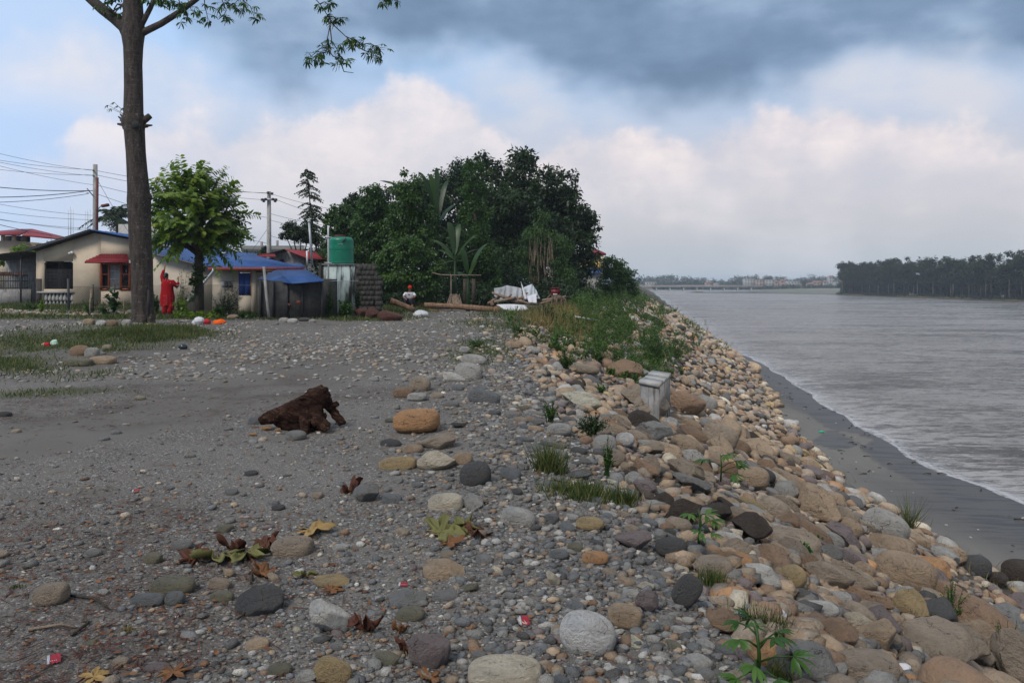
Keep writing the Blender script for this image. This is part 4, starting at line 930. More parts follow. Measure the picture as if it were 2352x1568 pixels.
def branches(G, base, clumps, r0, trunk_top=None, n=6):
    for c, r in clumps:
        c = np.array(c, float); b = np.array(base, float); mid = b*.45+c*.55; mid[2] = b[2]*.35+c[2]*.65-.1*abs(c[2]-b[2])
        G.tube([b, mid, c], [r0, r0*.55, r0*.15], n)
def tree(name, label, cat, base, trunk_h, tr, clumps, nleaf, L, mleaf, mbark, group=None, droop=.5, kind='rhomb', sub=14, subr=.34, lean=(0, 0)):
    b = np.array(base, float); t = thing(name, label, cat, tuple(b), group)
    g = Geo(); top = b+np.array((lean[0], lean[1], trunk_h))
    k = np.linspace(0, 1, 7)[:, None]; pts = b+(top-b)*k+np.sin(k*5)*np.array((.02, .02, 0))*trunk_h
    g.tube(pts, tr*(1.25-.75*k[:, 0]+.35*np.exp(-k[:, 0]*9)), 10)
    branches(g, pts[-2], clumps, tr*.45); part('trunk', g, mbark, t, True)
    g = Geo(); crown(g, clumps, nleaf, L, droop, kind, sub, subr); part('crown', g, mleaf, t)
    return t
def grass_geo(G, x, y, h, wid, z=None, lean=.45):
    n = len(x); z = terrain(x, y) if z is None else z
    D = np.stack([rng.normal(0, lean, n), rng.normal(0, lean, n), np.ones(n)], 1)
    put_leaves(G, np.stack([x, y, z-.01], 1), D, h, 'blade', wid, rng.uniform(0, 6.28, n))
def bush(G, c, r, nleaf, L, kind='rhomb', stems=True):
    """low weedy plant: stems fanning from the base with leaves along them"""
    c = np.array(c, float); ns = max(5, int(nleaf/22)); r = np.broadcast_to(r, (3,))
    d = sph(ns); d[:, 2] = np.abs(d[:, 2])+.5; tips = c+d/np.linalg.norm(d, axis=1)[:, None]*r*rng.uniform(.6, 1.15, (ns, 1))
    b = c+rng.normal(0, .12, (ns, 3))*r*np.array((1, 1, 0))
    k = rng.integers(0, ns, nleaf); t = rng.uniform(.15, 1, nleaf)**.7
    P = b[k]+(tips[k]-b[k])*t[:, None]; P[:, 2] -= (t**2)*.08*r[2]; br = rng.random(ns)
    D = rng.normal(0, .7, (nleaf, 3))+(tips[k]-b[k])/np.linalg.norm(tips[k]-b[k], axis=1)[:, None]*.6; D[:, 2] -= .15
    put_leaves(G, P, D, L*rng.uniform(.6, 1.25, nleaf)*(1.15-.5*t), kind, rnd=np.clip(.4*br[k]+.4*rng.random(nleaf)+.2*t, 0, 1))
    return b, tips
def weed(name, label, cat, c, r, nleaf, L, mat, kind='rhomb', group=None, stemmat=None):
    t = thing(name, label, cat, tuple(c), group)
    g = Geo(); b, tips = bush(g, c, r, nleaf, L, kind); part('foliage', g, mat, t)
    g = Geo()
    for a, e in list(zip(b, tips))[:24]: g.tube([a-np.array((0, 0, .03)), (a+e)/2+(0, 0, .02), e], [.006, .004, .002], 3, False)
    part('stem', g, stemmat or M['weed'], t); return t
def palmate(G, P, D, L, nl=7, wid=.9, spread=1.15):
    """hand shaped leaves: nl leaflets radiating about the tip of the stalk"""
    P = np.asarray(P, float); D = np.asarray(D, float); fr = frames(D, rng.normal(0, .5, len(P)))
    for i in range(len(P)):
        a = np.linspace(-spread, spread, nl)*1.15+rng.normal(0, .06, nl)
        loc = np.stack([np.cos(a), np.sin(a), -.30-.12*rng.random(nl)], 1); d = loc@fr[i].T
        Li = L[i] if hasattr(L, '__len__') else L
        put_leaves(G, np.repeat(P[i:i+1], nl, 0), d, Li*(1-.28*(np.abs(a)/spread)**1.5), 'oval' if wid > 1 else 'long', Li*wid*(.85), rng.normal(0, .25, nl), rnd=np.clip(rng.random()+rng.normal(0, .12, nl), 0, 1))
# ================================================================ BIG TREE
bt = hit(330, 752); bt[1] = 22.9; bt = np.array((TREE[0]+.12, 22.9, tz(*TREE)-.05))
dT = bt[1]
def Q(px, py, d=dT): return W(px, py, d)
t = thing('roadside_tree', 'tall bare trunked tree with pale flecked bark standing in a tuft of grass', 'tree', tuple(bt))
g = Geo()
pts = [(331, 760, 27), (330, 735, 25), (328, 700, 23.5), (327, 650, 23), (326, 600, 24), (322, 560, 24), (320, 500, 24.5), (319, 460, 25.5), (318, 430, 23.5), (315, 390, 22), (312, 350, 21.5), (309, 300, 22.5), (307, 285, 26), (307, 272, 25), (307, 260, 21), (307, 200, 20), (306, 150, 20), (306, 110, 21), (306, 80, 25), (306, 60, 24), (306, 30, 22), (305, 0, 20.5), (304, -60, 18), (302, -220, 14), (310, -420, 8), (306, -560, 3)]
g.tube([Q(a, b) for a, b, r in pts], [r*dT/F0 for a, b, r in pts], 20, wob=.015)
root = [Q(331, 752), Q(345, 765)]
for dx, dy in ((-.45, -.1), (.4, -.2), (.1, -.5), (-.1, .4)):
    g.tube([bt+(0, 0, .35), bt+(dx*.6, dy*.6, .10), bt+(dx, dy, -.06)], [.2, .14, .05], 8)
part('trunk', g, M['bark'], t, True)
def limb(pts, name='limb', d=dT, dep=None):
    g = Geo(); dep = dep or [0]*len(pts)
    g.tube([Q(a, b, d+e)for (a, b, r), e in zip(pts, dep)], [r*dT/F0 for a, b, r in pts], 12); return part(name, g, M['bark'], t, True)
limb([(300, 90, 16), (285, 62, 14), (262, 42, 13), (235, 22, 12), (205, -5, 11), (150, -60, 9), (60, -170, 6)])
limb([(308, 88, 8), (335, 72, 8), (370, 55, 7.2), (410, 30, 6.5), (450, 0, 5.8), (520, -60, 5), (640, -130, 4.2), (700, -60, 3)])
limb([(318, 70, 7), (332, 45, 6), (345, 20, 5.5), (352, 5, 5), (365, -60, 4), (400, -160, 3)])
limb([(306, 20, 6), (270, 10, 2), (262, 22, 1.5)], 'twig'); limb([(255, 28, 1.8), (275, 18, 2), (292, 2, 3)], 'twig')
# broken stubs with splinters
g = Geo()
g.tube([Q(325, 282), Q(345, 266)], [.10, .085], 10)
for a, b, r in ((272, 268, .02), (276, 262, .018), (270, 285, .03), (282, 295, .03), (350, 288, .02), (340, 292, .02), (278, 275, .05), (284, 286, .07)):
    g.tube([Q(300 if a < 307 else 318, 290), Q(a, b)], [.09, r], 6)
part('broken_stub', g, M['bark2'], t, False)
g = Geo(); g.ball(Q(310, 286, dT-.27), (.12, .06, .12), 2, .2); part('branch_scar', g, M['dark'], t, True)
g = Geo(); g.tube([Q(341, 665, dT-.285), Q(342, 690, dT-.30), Q(341, 728, dT-.285)], [.02, .055, .02], 8); part('hollow', g, M['dark'], t, True)
g = Geo(); g.ball(Q(340, 452), (.12, .12, .14), 2, .2); part('knob', g, M['bark'], t, True)
# leaves on hanging twigs
twigs = [[(450, -60), (430, -5), (440, 25)], [(400, -40), (415, 15), (430, 40), (418, 45)], [(470, -40), (470, 10), (478, 45)], [(520, -60), (510, 0), (520, 25), (512, 38)], [(560, -50), (550, -5), (575, 15), (585, 42)],
         [(600, -60), (560, -15), (540, 8)], [(480, -60), (500, -10), (548, 22)], [(395, -30), (385, -5), (400, 10)], [(355, -10), (345, -8), (350, 4)], [(262, 28), (240, 5), (250, -15)], [(275, 18), (262, 32), (258, 24)], [(292, 25), (272, 35), (278, 42)], [(262, 5), (275, -5), (255, -8)], [(340, -20), (362, -4), (372, -8)],
         [(700, -120), (708, -20), (735, 10), (752, 35), (760, 50)], [(752, 35), (768, 60), (795, 85), (815, 105)], [(815, 105), (840, 118), (862, 122), (878, 130)], [(760, 50), (752, 90), (750, 108)], [(750, 108), (735, 112), (715, 130)], [(758, 60), (762, 95), (775, 115), (785, 150)], [(785, 150), (790, 165), (812, 168)], [(750, 108), (765, 130), (790, 137), (800, 140)], [(750, 120), (728, 125), (722, 140)],
         [(815, 105), (850, 100), (872, 112)], [(795, 85), (812, 92), (830, 100)], [(735, 10), (745, 5), (755, 12)], [(745, 40), (765, 38), (772, 45)], [(900, -120), (905, -20), (900, 0)], [(905, -40), (890, -10), (882, 2)]]
g = Geo(); gl = Geo()
for tw in twigs:
    off = rng.normal(0, .25); P = np.array([Q(a, b, dT+off) for a, b in tw])
    P = np.concatenate([P[:1]+(P[1:2]-P[:1])*np.linspace(0, 1, 4)[:-1, None], P[1:]]) if False else P
    g.tube(P, np.linspace(.02, .008, len(P)), 5)
    if tw == twigs[20]: continue
    seg = P[1:] if len(P) > 2 else P
    n = 8; k = rng.uniform(0, len(seg)-1, n); k[:2] = len(seg)-1-1e-3; i = np.minimum(k.astype(int), len(seg)-2); f = (k-i)[:, None]
    B = seg[i]*(1-f)+seg[i+1]*f; off2 = rng.normal(0, .13, (n, 3)); off2[:, 2] = -np.abs(off2[:, 2])*.4+.02
    for b, e in zip(B, B+off2): g.tube([b, e], [.006, .004], 3, False)
    D = off2+rng.normal(0, .2, (n, 3)); D[:, 2] -= .12
    palmate(gl, B+off2, D, rng.uniform(.19, .27, n), 6, 1.0, 1.35)
for e in ((248, 242), (262, 235), (270, 243), (255, 250), (345, 250) if False else (284, 248)):
    g.tube([Q(300, 270), Q(*e)], [.008, .005], 3, False); palmate(gl, [Q(*e)], [(-.5, -.4, -.2)], .17, 5, .8)
g.tube([Q(700, -120), Q(640, -130)], [.04, .05], 6)
g.tube([Q(640, -130), Q(760, -190), Q(900, -120)], [.05, .04, .02], 6)
part('twigs', g, M['bark'], t); part('leaves', gl, M['leaf'], t)
# ================================================================ GARDEN TREE with pinnate sprays
p0 = hit(456, 728); p0[1] = 27.5; p0 = np.array(((456-CX)/F0*27.5, 27.5, tz((456-CX)/F0*27.5, 27.5)-.05)); dG = 27.5
t = thing('garden_tree', 'round crowned bright green tree with drooping feathery sprays before the cream houses', 'tree', tuple(p0))
g = Geo(); g.tube([p0, W(455, 690, dG), W(458, 640, dG), W(457, 590, dG), W(455, 540, dG), W(455, 440, dG)], [.17, .145, .135, .125, .09, .03], 12, wob=.04)
cc = W(452, 505, dG)
for e in ((380, 470), (540, 470), (420, 420), (500, 410), (365, 540), (560, 520), (450, 430), (400, 560), (510, 560)):
    g.tube([W(456, 585, dG), (W(456, 560, dG)+W(e[0], e[1], dG))/2+(0, rng.normal(0, .4), 0), W(e[0], e[1], dG)+(0, rng.normal(0, .5), 0)], [.09, .06, .02], 6)
part('trunk', g, M['bark2'], t, True)
gl = Geo(); sprays = []
ax = np.array((1.62, 1.5, 1.62))
for k in range(330):
    d = sph(1)[0]; d[2] = d[2] if d[2] > -.8 else -d[2]
    rad = rng.uniform(.55, 1.) if k < 260 else rng.uniform(.2, .6)
    # ragged outline, wider at mid height, cone-like top
    b = cc+d*ax*rad*.82*(1.12 if d[2] > .3 else 1)
    if d[2] < -.3: b[0] = cc[0]+(b[0]-cc[0])*.8
    o = d*np.array((1, 1, .8))+np.array((0, 0, .38))+rng.normal(0, .28, 3); o /= np.linalg.norm(o)
    Ls = rng.uniform(.55, .95)
    sprays.append((b, o, Ls))
for b, o, Ls in sprays:
    n = 9; s_ = np.linspace(.05, 1, n); droop = np.outer(s_**2, (0, 0, -.26*Ls*rng.uniform(.5, 1.6)))
    pts = b+np.outer(s_*Ls, o)+droop
    side = np.cross(o, (0, 0, 1.)); side /= np.linalg.norm(side)+1e-6; ra = rng.normal(0, .8); side = side*math.cos(ra)+np.cross(o, side)*math.sin(ra)
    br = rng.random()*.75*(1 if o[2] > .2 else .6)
    for sgn in (-1, 1):
        D = side*sgn+o*.65+np.array((0, 0, -.42))+rng.normal(0, .12, (n, 3))
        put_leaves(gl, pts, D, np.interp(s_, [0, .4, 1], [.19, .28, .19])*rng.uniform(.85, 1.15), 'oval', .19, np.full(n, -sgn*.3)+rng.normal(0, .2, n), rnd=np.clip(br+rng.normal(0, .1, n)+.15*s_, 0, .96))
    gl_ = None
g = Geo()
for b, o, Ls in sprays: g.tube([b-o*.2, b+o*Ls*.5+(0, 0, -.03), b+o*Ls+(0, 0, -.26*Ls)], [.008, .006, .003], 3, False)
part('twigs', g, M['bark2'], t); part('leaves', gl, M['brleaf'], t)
gl = Geo()  # creeper on its stem
crown(gl, [(W(455, 640, dG)-(0, .1, 0), (.22, .2, .35)), (W(458, 605, dG), (.2, .2, .25)), (W(448, 675, dG), (.2, .2, .25))], 900, .11, .4); part('creeper', gl, M['leaf'], t)
# ================================================================ TREES OF THE CLUMP
def at(px, d, dz=0): x = (px-CX)/F0*d; return np.array((x, d, tz(x, d)+dz))
def Cl(lst, d):  # clumps given as (px, py, half width px, half height px, depth offset)
    return [(W(a, b, d+e), (w_*d/F0, w_*d/F0*.9, h_*d/F0)) for a, b, w_, h_, e in lst]
d = 56
tree('banyan_tree', 'huge dark dense broadleaf tree rising behind the wood pile', 'tree', at(1235, d), 5.2, .55, Cl([(1120, 440, 55, 62, 0), (1190, 400, 55, 50, 1), (1270, 430, 60, 48, 0), (1310, 490, 50, 60, 0), (1180, 490, 70, 60, -2), (1330, 560, 42, 50, 0), (1260, 540, 60, 60, -2), (1345, 530, 30, 34, 1), (1300, 620, 45, 40, -1), (1200, 368, 26, 24, 0), (1108, 368, 20, 20, 0), (1355, 500, 18, 16, 0), (1060, 400, 34, 34, 1), (1210, 590, 60, 50, -2), (1240, 470, 80, 60, 2), (1180, 540, 80, 60, 2), (1290, 520, 60, 60, 3), (1130, 500, 60, 60, 2), (1250, 560, 80, 60, 3), (1350, 600, 26, 30, 0), (1150, 580, 60, 60, 0)], d), 46000, .29, M['dkleaf'], M['bark2'], droop=.5, sub=26, subr=.38)
d = 44
tree('feathery_tree', 'tall mid green feathery tree, narrow crown to the left of the huge dark tree', 'tree', at(1095, d), 5, .2, Cl([(1085, 395, 28, 28, 0), (1090, 440, 34, 30, 0), (1095, 490, 36, 34, 0), (1080, 545, 42, 40, -.5), (1105, 590, 44, 40, 0), (1060, 600, 34, 34, 0), (1120, 640, 40, 36, 0), (1060, 650, 40, 34, 0)], d), 17000, .15, M['leaf'], M['bark2'], droop=.3, sub=26, subr=.36)
d = 40
tree('creeper_clad_tree', 'rounded tree smothered in leafy creeper, tallest of the left half of the clump', 'tree', at(945, d), 4.2, .2, Cl([(935, 425, 34, 34, 0), (955, 470, 45, 40, 0), (925, 500, 40, 38, 0), (940, 550, 50, 40, 0), (975, 520, 36, 40, .5)], d), 13000, .16, M['vine'], M['bark2'], droop=.7, sub=24, subr=.36)
d = 37
tree('vine_thicket', 'dense mound of heart shaped vine leaves beside the sooty block wall', 'shrub', at(950, d), 2.0, .12, Cl([(900, 590, 36, 34, 0), (945, 580, 44, 36, -.3), (990, 610, 36, 40, 0), (920, 630, 46, 32, -.3), (965, 650, 44, 36, 0), (890, 640, 26, 30, 0)], d), 14000, .15, M['vine'], M['bark2'], droop=.8, sub=22, subr=.36)
d = 42
tree('leafy_tree', 'mid green tree with drooping fingered foliage left of the creeper clad tree', 'tree', at(868, d), 3.6, .16, Cl([(850, 445, 26, 24, 0), (868, 480, 40, 34, 0), (845, 520, 40, 36, 0), (880, 540, 40, 40, 0), (835, 570, 36, 36, 0), (870, 600, 36, 30, 0)], d), 11000, .17, M['leaf'], M['bark2'], droop=.7, sub=22, subr=.36)
d = 45
tree('leafy_tree', 'dark shaggy tree rising straight behind the green water tank', 'tree', at(790, d), 3.2, .14, Cl([(770, 485, 26, 22, 0), (795, 500, 34, 28, 0), (760, 525, 28, 26, 0), (810, 545, 34, 34, 0), (770, 570, 30, 26, 0)], d), 8000, .17, M['leaf'], M['bark2'], droop=.7, sub=22, subr=.36)
d = 48
tree('small_tree', 'small dark tree on a thick stem left of the white pole', 'tree', at(692, d), 2.4, .16, Cl([(668, 522, 22, 14, 0), (690, 540, 26, 16, 0), (712, 528, 22, 16, 0), (655, 538, 14, 12, 0), (725, 548, 16, 12, 0), (692, 590, 9, 16, 0)], d), 5200, .15, M['dkleaf'], M['bark2'], droop=.8, sub=18, subr=.36)
d = 60
tree('roadside_bush_tree', 'rounded feathery tree at the river end of the path, right of the red roofed house', 'tree', at(1418, d), 1.6, .12, Cl([(1400, 608, 28, 22, 0), (1425, 625, 32, 26, 0), (1440, 645, 26, 26, 0), (1405, 645, 34, 30, 0), (1452, 665, 14, 14, 0)], d), 8500, .17, M['leaf'], M['bark2'], droop=.5, sub=22, subr=.36)
d = 50
tree('shaggy_tree', 'olive green shaggy tree hung with dead stems behind the grey tarpaulin', 'tree', at(1245, d), 2.8, .14, Cl([(1245, 500, 18, 34, 0), (1235, 550, 42, 36, 0), (1280, 570, 36, 34, 0), (1210, 600, 40, 36, 0), (1260, 620, 46, 36, 0), (1190, 640, 34, 34, 0), (1290, 640, 40, 34, 0), (1225, 660, 46, 26, 0)], d), 15000, .16, M['leaf'], M['bark2'], droop=.9, kind='long', sub=24, subr=.38)
tree('round_bush', 'rounded dark bush directly left of the low wall with blue edge', 'shrub', at(1320, 52), .8, .08, Cl([(1315, 645, 34, 26, 0), (1335, 655, 26, 24, 0), (1300, 665, 26, 20, 0)], 52), 5000, .13, M['dkleaf'], M['bark2'], sub=20, subr=.38)
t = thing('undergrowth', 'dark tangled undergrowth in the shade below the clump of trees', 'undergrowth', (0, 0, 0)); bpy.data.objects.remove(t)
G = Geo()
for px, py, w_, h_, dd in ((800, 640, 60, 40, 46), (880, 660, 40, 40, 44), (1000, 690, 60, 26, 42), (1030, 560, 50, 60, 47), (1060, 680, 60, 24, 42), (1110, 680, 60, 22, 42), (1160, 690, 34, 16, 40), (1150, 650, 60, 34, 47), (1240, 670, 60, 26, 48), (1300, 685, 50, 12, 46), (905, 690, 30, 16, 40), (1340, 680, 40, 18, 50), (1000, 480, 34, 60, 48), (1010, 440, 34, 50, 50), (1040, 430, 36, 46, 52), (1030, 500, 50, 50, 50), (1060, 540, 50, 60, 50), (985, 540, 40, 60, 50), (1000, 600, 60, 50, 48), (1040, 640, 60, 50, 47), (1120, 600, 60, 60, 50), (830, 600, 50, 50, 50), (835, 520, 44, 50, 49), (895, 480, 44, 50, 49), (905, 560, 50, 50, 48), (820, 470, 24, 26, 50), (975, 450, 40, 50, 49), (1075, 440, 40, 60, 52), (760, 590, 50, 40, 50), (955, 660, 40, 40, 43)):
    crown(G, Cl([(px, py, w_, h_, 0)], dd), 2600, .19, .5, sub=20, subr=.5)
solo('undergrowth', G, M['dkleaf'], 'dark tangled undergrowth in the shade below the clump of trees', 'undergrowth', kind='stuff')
G = Geo()
for k in range(60):
    a = rng.uniform(1215, 1275); b = W(a, rng.uniform(570, 690), 49.2); G.tube([b, b+(rng.normal(0, .15), 0, rng.uniform(.5, 1.7))], [.02, .008], 4, False)
solo('dead_vine', G, M['drift'], 'bundle of dead brown vines hanging in the shaggy olive tree', 'vine')
# slim tree with a tiered column of fronds
d = 50; b0 = at(735, d)
t = thing('slim_feathery_tree', 'very slim tall tree with a column of drooping fronds against the sky', 'tree', tuple(b0))
g = Geo(); axis = [(738, 640), (730, 590), (722, 540), (714, 480), (708, 430), (705, 385)]; A = np.array([W(a, b, d) for a, b in axis])
g.tube([b0]+list(A), [.08, .075, .07, .055, .04, .03, .012], 7); part('trunk', g, M['bark2'], t, True)
gl = Geo(); gs = Geo()
for k in range(130):
    s_ = rng.uniform(0, 1)**.9; py = 388+s_*165; cx = np.interp(py, [385, 430, 480, 540, 590], [705, 708, 714, 722, 730]); b = W(cx, py, d)
    a = rng.uniform(0, 6.28); o = np.array((math.cos(a), math.sin(a), .15)); Ls = np.interp(s_, [0, .12, .3, 1], [.4, .75, .85, .65])*rng.uniform(.7, 1.1)
    n = 9; u = np.linspace(.12, 1, n); pts = b+np.outer(u*Ls, o)+np.outer(u**2, (0, 0, -.45*Ls)); gs.tube([b, pts[4], pts[-1]], [.01, .006, .003], 3, False)
    sd_ = np.cross(o, (0, 0, 1.))
    for sg in (-1, 1): put_leaves(gl, pts, sd_*sg*.8+o*.3+np.array((0, 0, -.8))+rng.normal(0, .3, (n, 3)), rng.uniform(.10, .19, n), 'oval', .12)
part('twigs', gs, M['bark2'], t); part('leaves', gl, M['dkleaf'], t)
# banana plants
def banana(label, px, d, hpx, fr, mat=M['banana']):
    b = at(px, d); t = thing('banana_plant', label, 'banana plant', tuple(b), 'banana plants in the tree clump')
    top = W(px, hpx, d); g = Geo(); g.tube([b, (b+top)/2, top], [.10, .085, .05], 9); part('stem', g, M['leaf'], t, True)
    for (ex, ey, wd, dp) in fr:
        g = Geo(); e = W(ex, ey, d+dp); n = 12; u = np.linspace(0, 1, n)
        mid = (top+e)/2; mid[2] = max(top[2], e[2])+.15*np.linalg.norm(e-top)*(1 if e[2] < top[2]+.6 else .1)
        C = np.outer((1-u)**2, top)+np.outer(2*u*(1-u), mid)+np.outer(u**2, e)
        tg = np.gradient(C, axis=0); sd_ = np.cross(tg, (0, 0, 1.)+0*tg); sd_[np.linalg.norm(sd_, axis=1) < 1e-3] = (1, 0, 0); sd_ /= np.linalg.norm(sd_, axis=1)[:, None]
        # turn the blade so that it is seen partly from the front
        sd_ = sd_*.75+np.array((.55, 0, .1)); sd_ /= np.linalg.norm(sd_, axis=1)[:, None]
        w_ = wd*np.interp(u, [0, .12, .2, .6, .9, 1], [.03, .05, .8, 1, .6, .02])
        dn = np.array((0, 0, -.35))
        V = np.concatenate([C, C+sd_*w_[:, None]+dn*w_[:, None]*rng.uniform(.6, 1.3, (n, 1)), C-sd_*w_[:, None]+dn*w_[:, None]*rng.uniform(.6, 1.3, (n, 1))])
        F = [(i, i+1, n+i+1, n+i) for i in range(n-1)]+[(i+1, i, 2*n+i, 2*n+i+1) for i in range(n-1)]
        g.add(V, F, rnd=np.full(len(V), rng.uniform(.2, .95))); part('leaf', g, mat, t, True)
    return t
banana('tall banana plant with upright torn leaves breaking the skyline of the clump', 1005, 41, 520, [(960, 395, .17, 0), (1003, 385, .19, 0), (985, 400, .16, .5), (1030, 415, .15, 1), (1030, 540, .3, -.5), (872, 415, .25, 1), (1045, 470, .28, 0)])
banana('low banana plant with broad arching leaves above the bamboo fence', 1045, 38, 600, [(1030, 510, .17, .6), (1056, 515, .15, .8), (1100, 540, .17, 0), (1005, 575, .15, 0), (1085, 600, .16, -.4), (990, 550, .14, .3), (1120, 575, .14, .5), (1015, 610, .14, -.3)])
banana('young banana plant with pale curved leaf low in front of the trees', 1075, 35, 640, [(1096, 600, .18, 0), (1120, 560, .2, 0), (1060, 570, .2, 0), (1050, 625, .2, 0)])
# coconut palm behind the house
d = 66; b = W(270, 640, d); top = W(268, 498, d)
t = thing('coconut_palm', 'coconut palm with arching fronds half hidden by the big trunk', 'palm', tuple(b))
g = Geo(); g.tube([b, (b+top)/2+(.1, 0, 0), top], [.2, .15, .13], 8); part('trunk', g, M['bark2'], t, True)
gl = Geo()
for k in range(22):
    a = rng.uniform(0, 6.28); el0 = rng.uniform(-.2, 1.2); Lf = rng.uniform(1.9, 2.7); o = np.array((math.cos(a)*math.cos(el0), math.sin(a)*math.cos(el0), math.sin(el0)))
    n = 22; u = np.linspace(.06, 1, n); C = top+np.outer(u*Lf, o)+np.outer(u**2.2, (0, 0, -.9*Lf*rng.uniform(.5, 1)))
    gl.tube(C[::3], .03, 3, False); sd_ = np.cross(o, (0, 0, 1.)); sd_ /= np.linalg.norm(sd_)
    for sg in (-1, 1): put_leaves(gl, C, sd_*sg*.7+o*.5+np.array((0, 0, -.55))+rng.normal(0, .08, (n, 3)), .75*np.interp(u, [0, .3, 1], [.5, 1, .45]), 'long', .35)
part('fronds', gl, M['dkleaf'], t)
# greenery behind the houses
for px, pt, pb, w_, dd, mt, lb in ((50, 555, 600, 26, 60, 'brleaf', 'bright green bush between the far left tower house and the lean-to'), (92, 560, 590, 18, 64, 'dkleaf', 'dark bush right of the bright green bush behind the lean-to'), (20, 585, 605, 26, 56, 'brleaf', 'low bright green bush at the left edge behind the lean-to roof'),
                             (130, 545, 575, 22, 66, 'vine', 'thin leafy bush behind the cream house left of the rebar column'), (188, 545, 560, 14, 68, 'dkleaf', 'small dark bush behind the roof between two rebar columns'), (590, 575, 610, 20, 62, 'vine', 'grey green bush left of the concrete pole base'), (610, 560, 590, 10, 70, 'dkleaf', 'tiny dark bush on a far terrace by the concrete pole'), (668, 575, 600, 10, 72, 'vine', 'potted looking round bush on the far terrace'), (700, 572, 600, 12, 70, 'dkleaf', 'dark rusty bush under the slim tree behind the red roof')):
    b = W(px, pb, dd); b[2] = tz(b[0], b[1])
    tree('bush', lb, 'bush', b, W(px, (pt+pb)/2, dd)[2]-b[2], .06, Cl([(px, (pt+pb)/2+2, w_*.7, (pb-pt)/2, 0), (px-w_*.5, (pt+pb)/2+6, w_*.5, (pb-pt)/2.6, 0), (px+w_*.5, (pt+pb)/2+6, w_*.5, (pb-pt)/2.6, 0)], dd), 2200, .17, M[mt], M['bark2'], sub=16, subr=.4)
# ================================================================ HOUSES
def V3(px, py, d): return W(px, py, d)
# ---- cream gabled house
d = 42.; Z = lambda py: W(0, py, d)[2]; X = lambda px: W(px, 0, d)[0]
gz = tz(X(200), d)
t = thing('gabled_house', 'cream single storey house with a low gable, red window hood and balustrade', 'house', (X(83), d, gz))
g = Geo(); D_ = 9.
# wall with opening for the porch: pieces butt end to end
wl = [(83, 576), (216, 534), (394, 566)]
def topz(px): return float(np.interp(px, [83, 216, 394], [Z(578), Z(535), Z(568)]))
ox0, ox1, oy0, oy1 = 101, 168, 600, 664
def wallpiece(a, b, zlo, zhi=None):
    pts = [(X(a), zlo), (X(b), zlo)]
    if zhi is None:
        pts += [(X(b), topz(b))]
        if a < 216 < b: pts += [(X(216), topz(216))]
        pts += [(X(a), topz(a))]
    else: pts += [(X(b), zhi), (X(a), zhi)]
    g.prism(pts, d, d+.2)
wallpiece(83, ox0, gz-.1); wallpiece(ox1, 232, gz-.1); wallpiece(300, 394, gz-.1)
wallpiece(ox0, ox1, Z(600)); wallpiece(232, 300, Z(597)); wallpiece(232, 300, gz-.1, Z(665)); wallpiece(ox0, ox1, Z(670), Z(664))
g.bx(X(394)-.2, X(394)-.002, d+.2, d+D_, gz-.1, topz(394)-.02)
part('wall', g, M['cream'], t)
g = Geo()   # chamfered corners of the opening
g.prism([(X(ox0), Z(607)), (X(105), Z(600)), (X(ox0), Z(600))], d+.01, d+.19); g.prism([(X(ox1), Z(606)), (X(ox1), Z(600)), (X(164), Z(600))], d+.01, d+.19)
part('corner_bracket', g, M['cream'], t)
g = Geo(); g.bx(X(86), X(210), d+2.2, d+2.3, gz, Z(598)); g.bx(X(ox0)-.6, X(ox0)-.5, d+.25, d+2.2, gz, Z(600)); part('porch_back_wall', g, M['dark'], t)
g = Geo()
for k in np.linspace(105, 164, 20): g.bx(X(k)-.012, X(k)+.012, d+.08, d+.10, Z(664), Z(618))
for k in np.linspace(619, 662, 14): g.bx(X(103), X(166), d+.055, d+.075, Z(k)-.010, Z(k)+.010)
part('grille', g, M['iron'], t)
g = Geo()
for k in range(9):
    c = X(92+k*8.6+4)
    g.lathe([(.045, 0), (.09, .1), (.05, .2), (.045, .26), (.10, .30), (.105, .40), (.06, .62), (.05, .68), (.1, .72)], (c, d+.1, gz), 8)
part('balusters', g, M['paleconc'], t)
g = Geo(); g.bx(X(86), X(170), d-.06, d+.22, Z(673), Z(669)); part('balustrade_rail', g, M['paleconc'], t)
g = Geo(); g.bx(X(84), X(96), d-.03, d-.002, gz, Z(640)); part('stained_pier', g, M['block'], t)
# roofs: tin sheet with ribs
def tin(G, a, b, c, e, n, th=.03, h=.03):
    """sheet from edge a-b (ridge) to e-c (eave) with n ribs"""
    a, b, c, e = [np.array(q, float) for q in (a, b, c, e)]
    G.slab([a, e, c, b], th)
    for k in range(n+1):
        u = k/n; p = a+(b-a)*u; q = e+(c-e)*u; G.tube([p+(0, 0, .004), q+(0, 0, .004)], h*.5, 4)
ov = .45; zr = topz(216)+.16
g = Geo(); tin(g, (X(216), d-ov, zr), (X(216), d+D_, zr+.0), (X(83)-.3, d+D_, Z(580)+.14), (X(83)-.3, d-ov, Z(580)+.14), 10); part('roof', g, M['darkmesh'], t, label='grey tin roof side on the left')
g = Geo(); tin(g, (X(216)+.002, d-ov, zr), (X(216)+.002, d+D_, zr), (X(396)+.2, d+D_, Z(568)+.08), (X(396)+.2, d-ov, Z(568)+.08), 12); part('roof', g, M['blueroof'], t, label='blue tin roof side on the right')
g = Geo(); g.slab([(X(216), d-ov-.02, zr-.035), (X(83)-.3, d-ov-.02, Z(580)+.10), (X(83)-.3, d-ov+.03, Z(580)+.10), (X(216), d-ov+.03, zr-.035)], .09); part('barge_board', g, M['iron'], t)
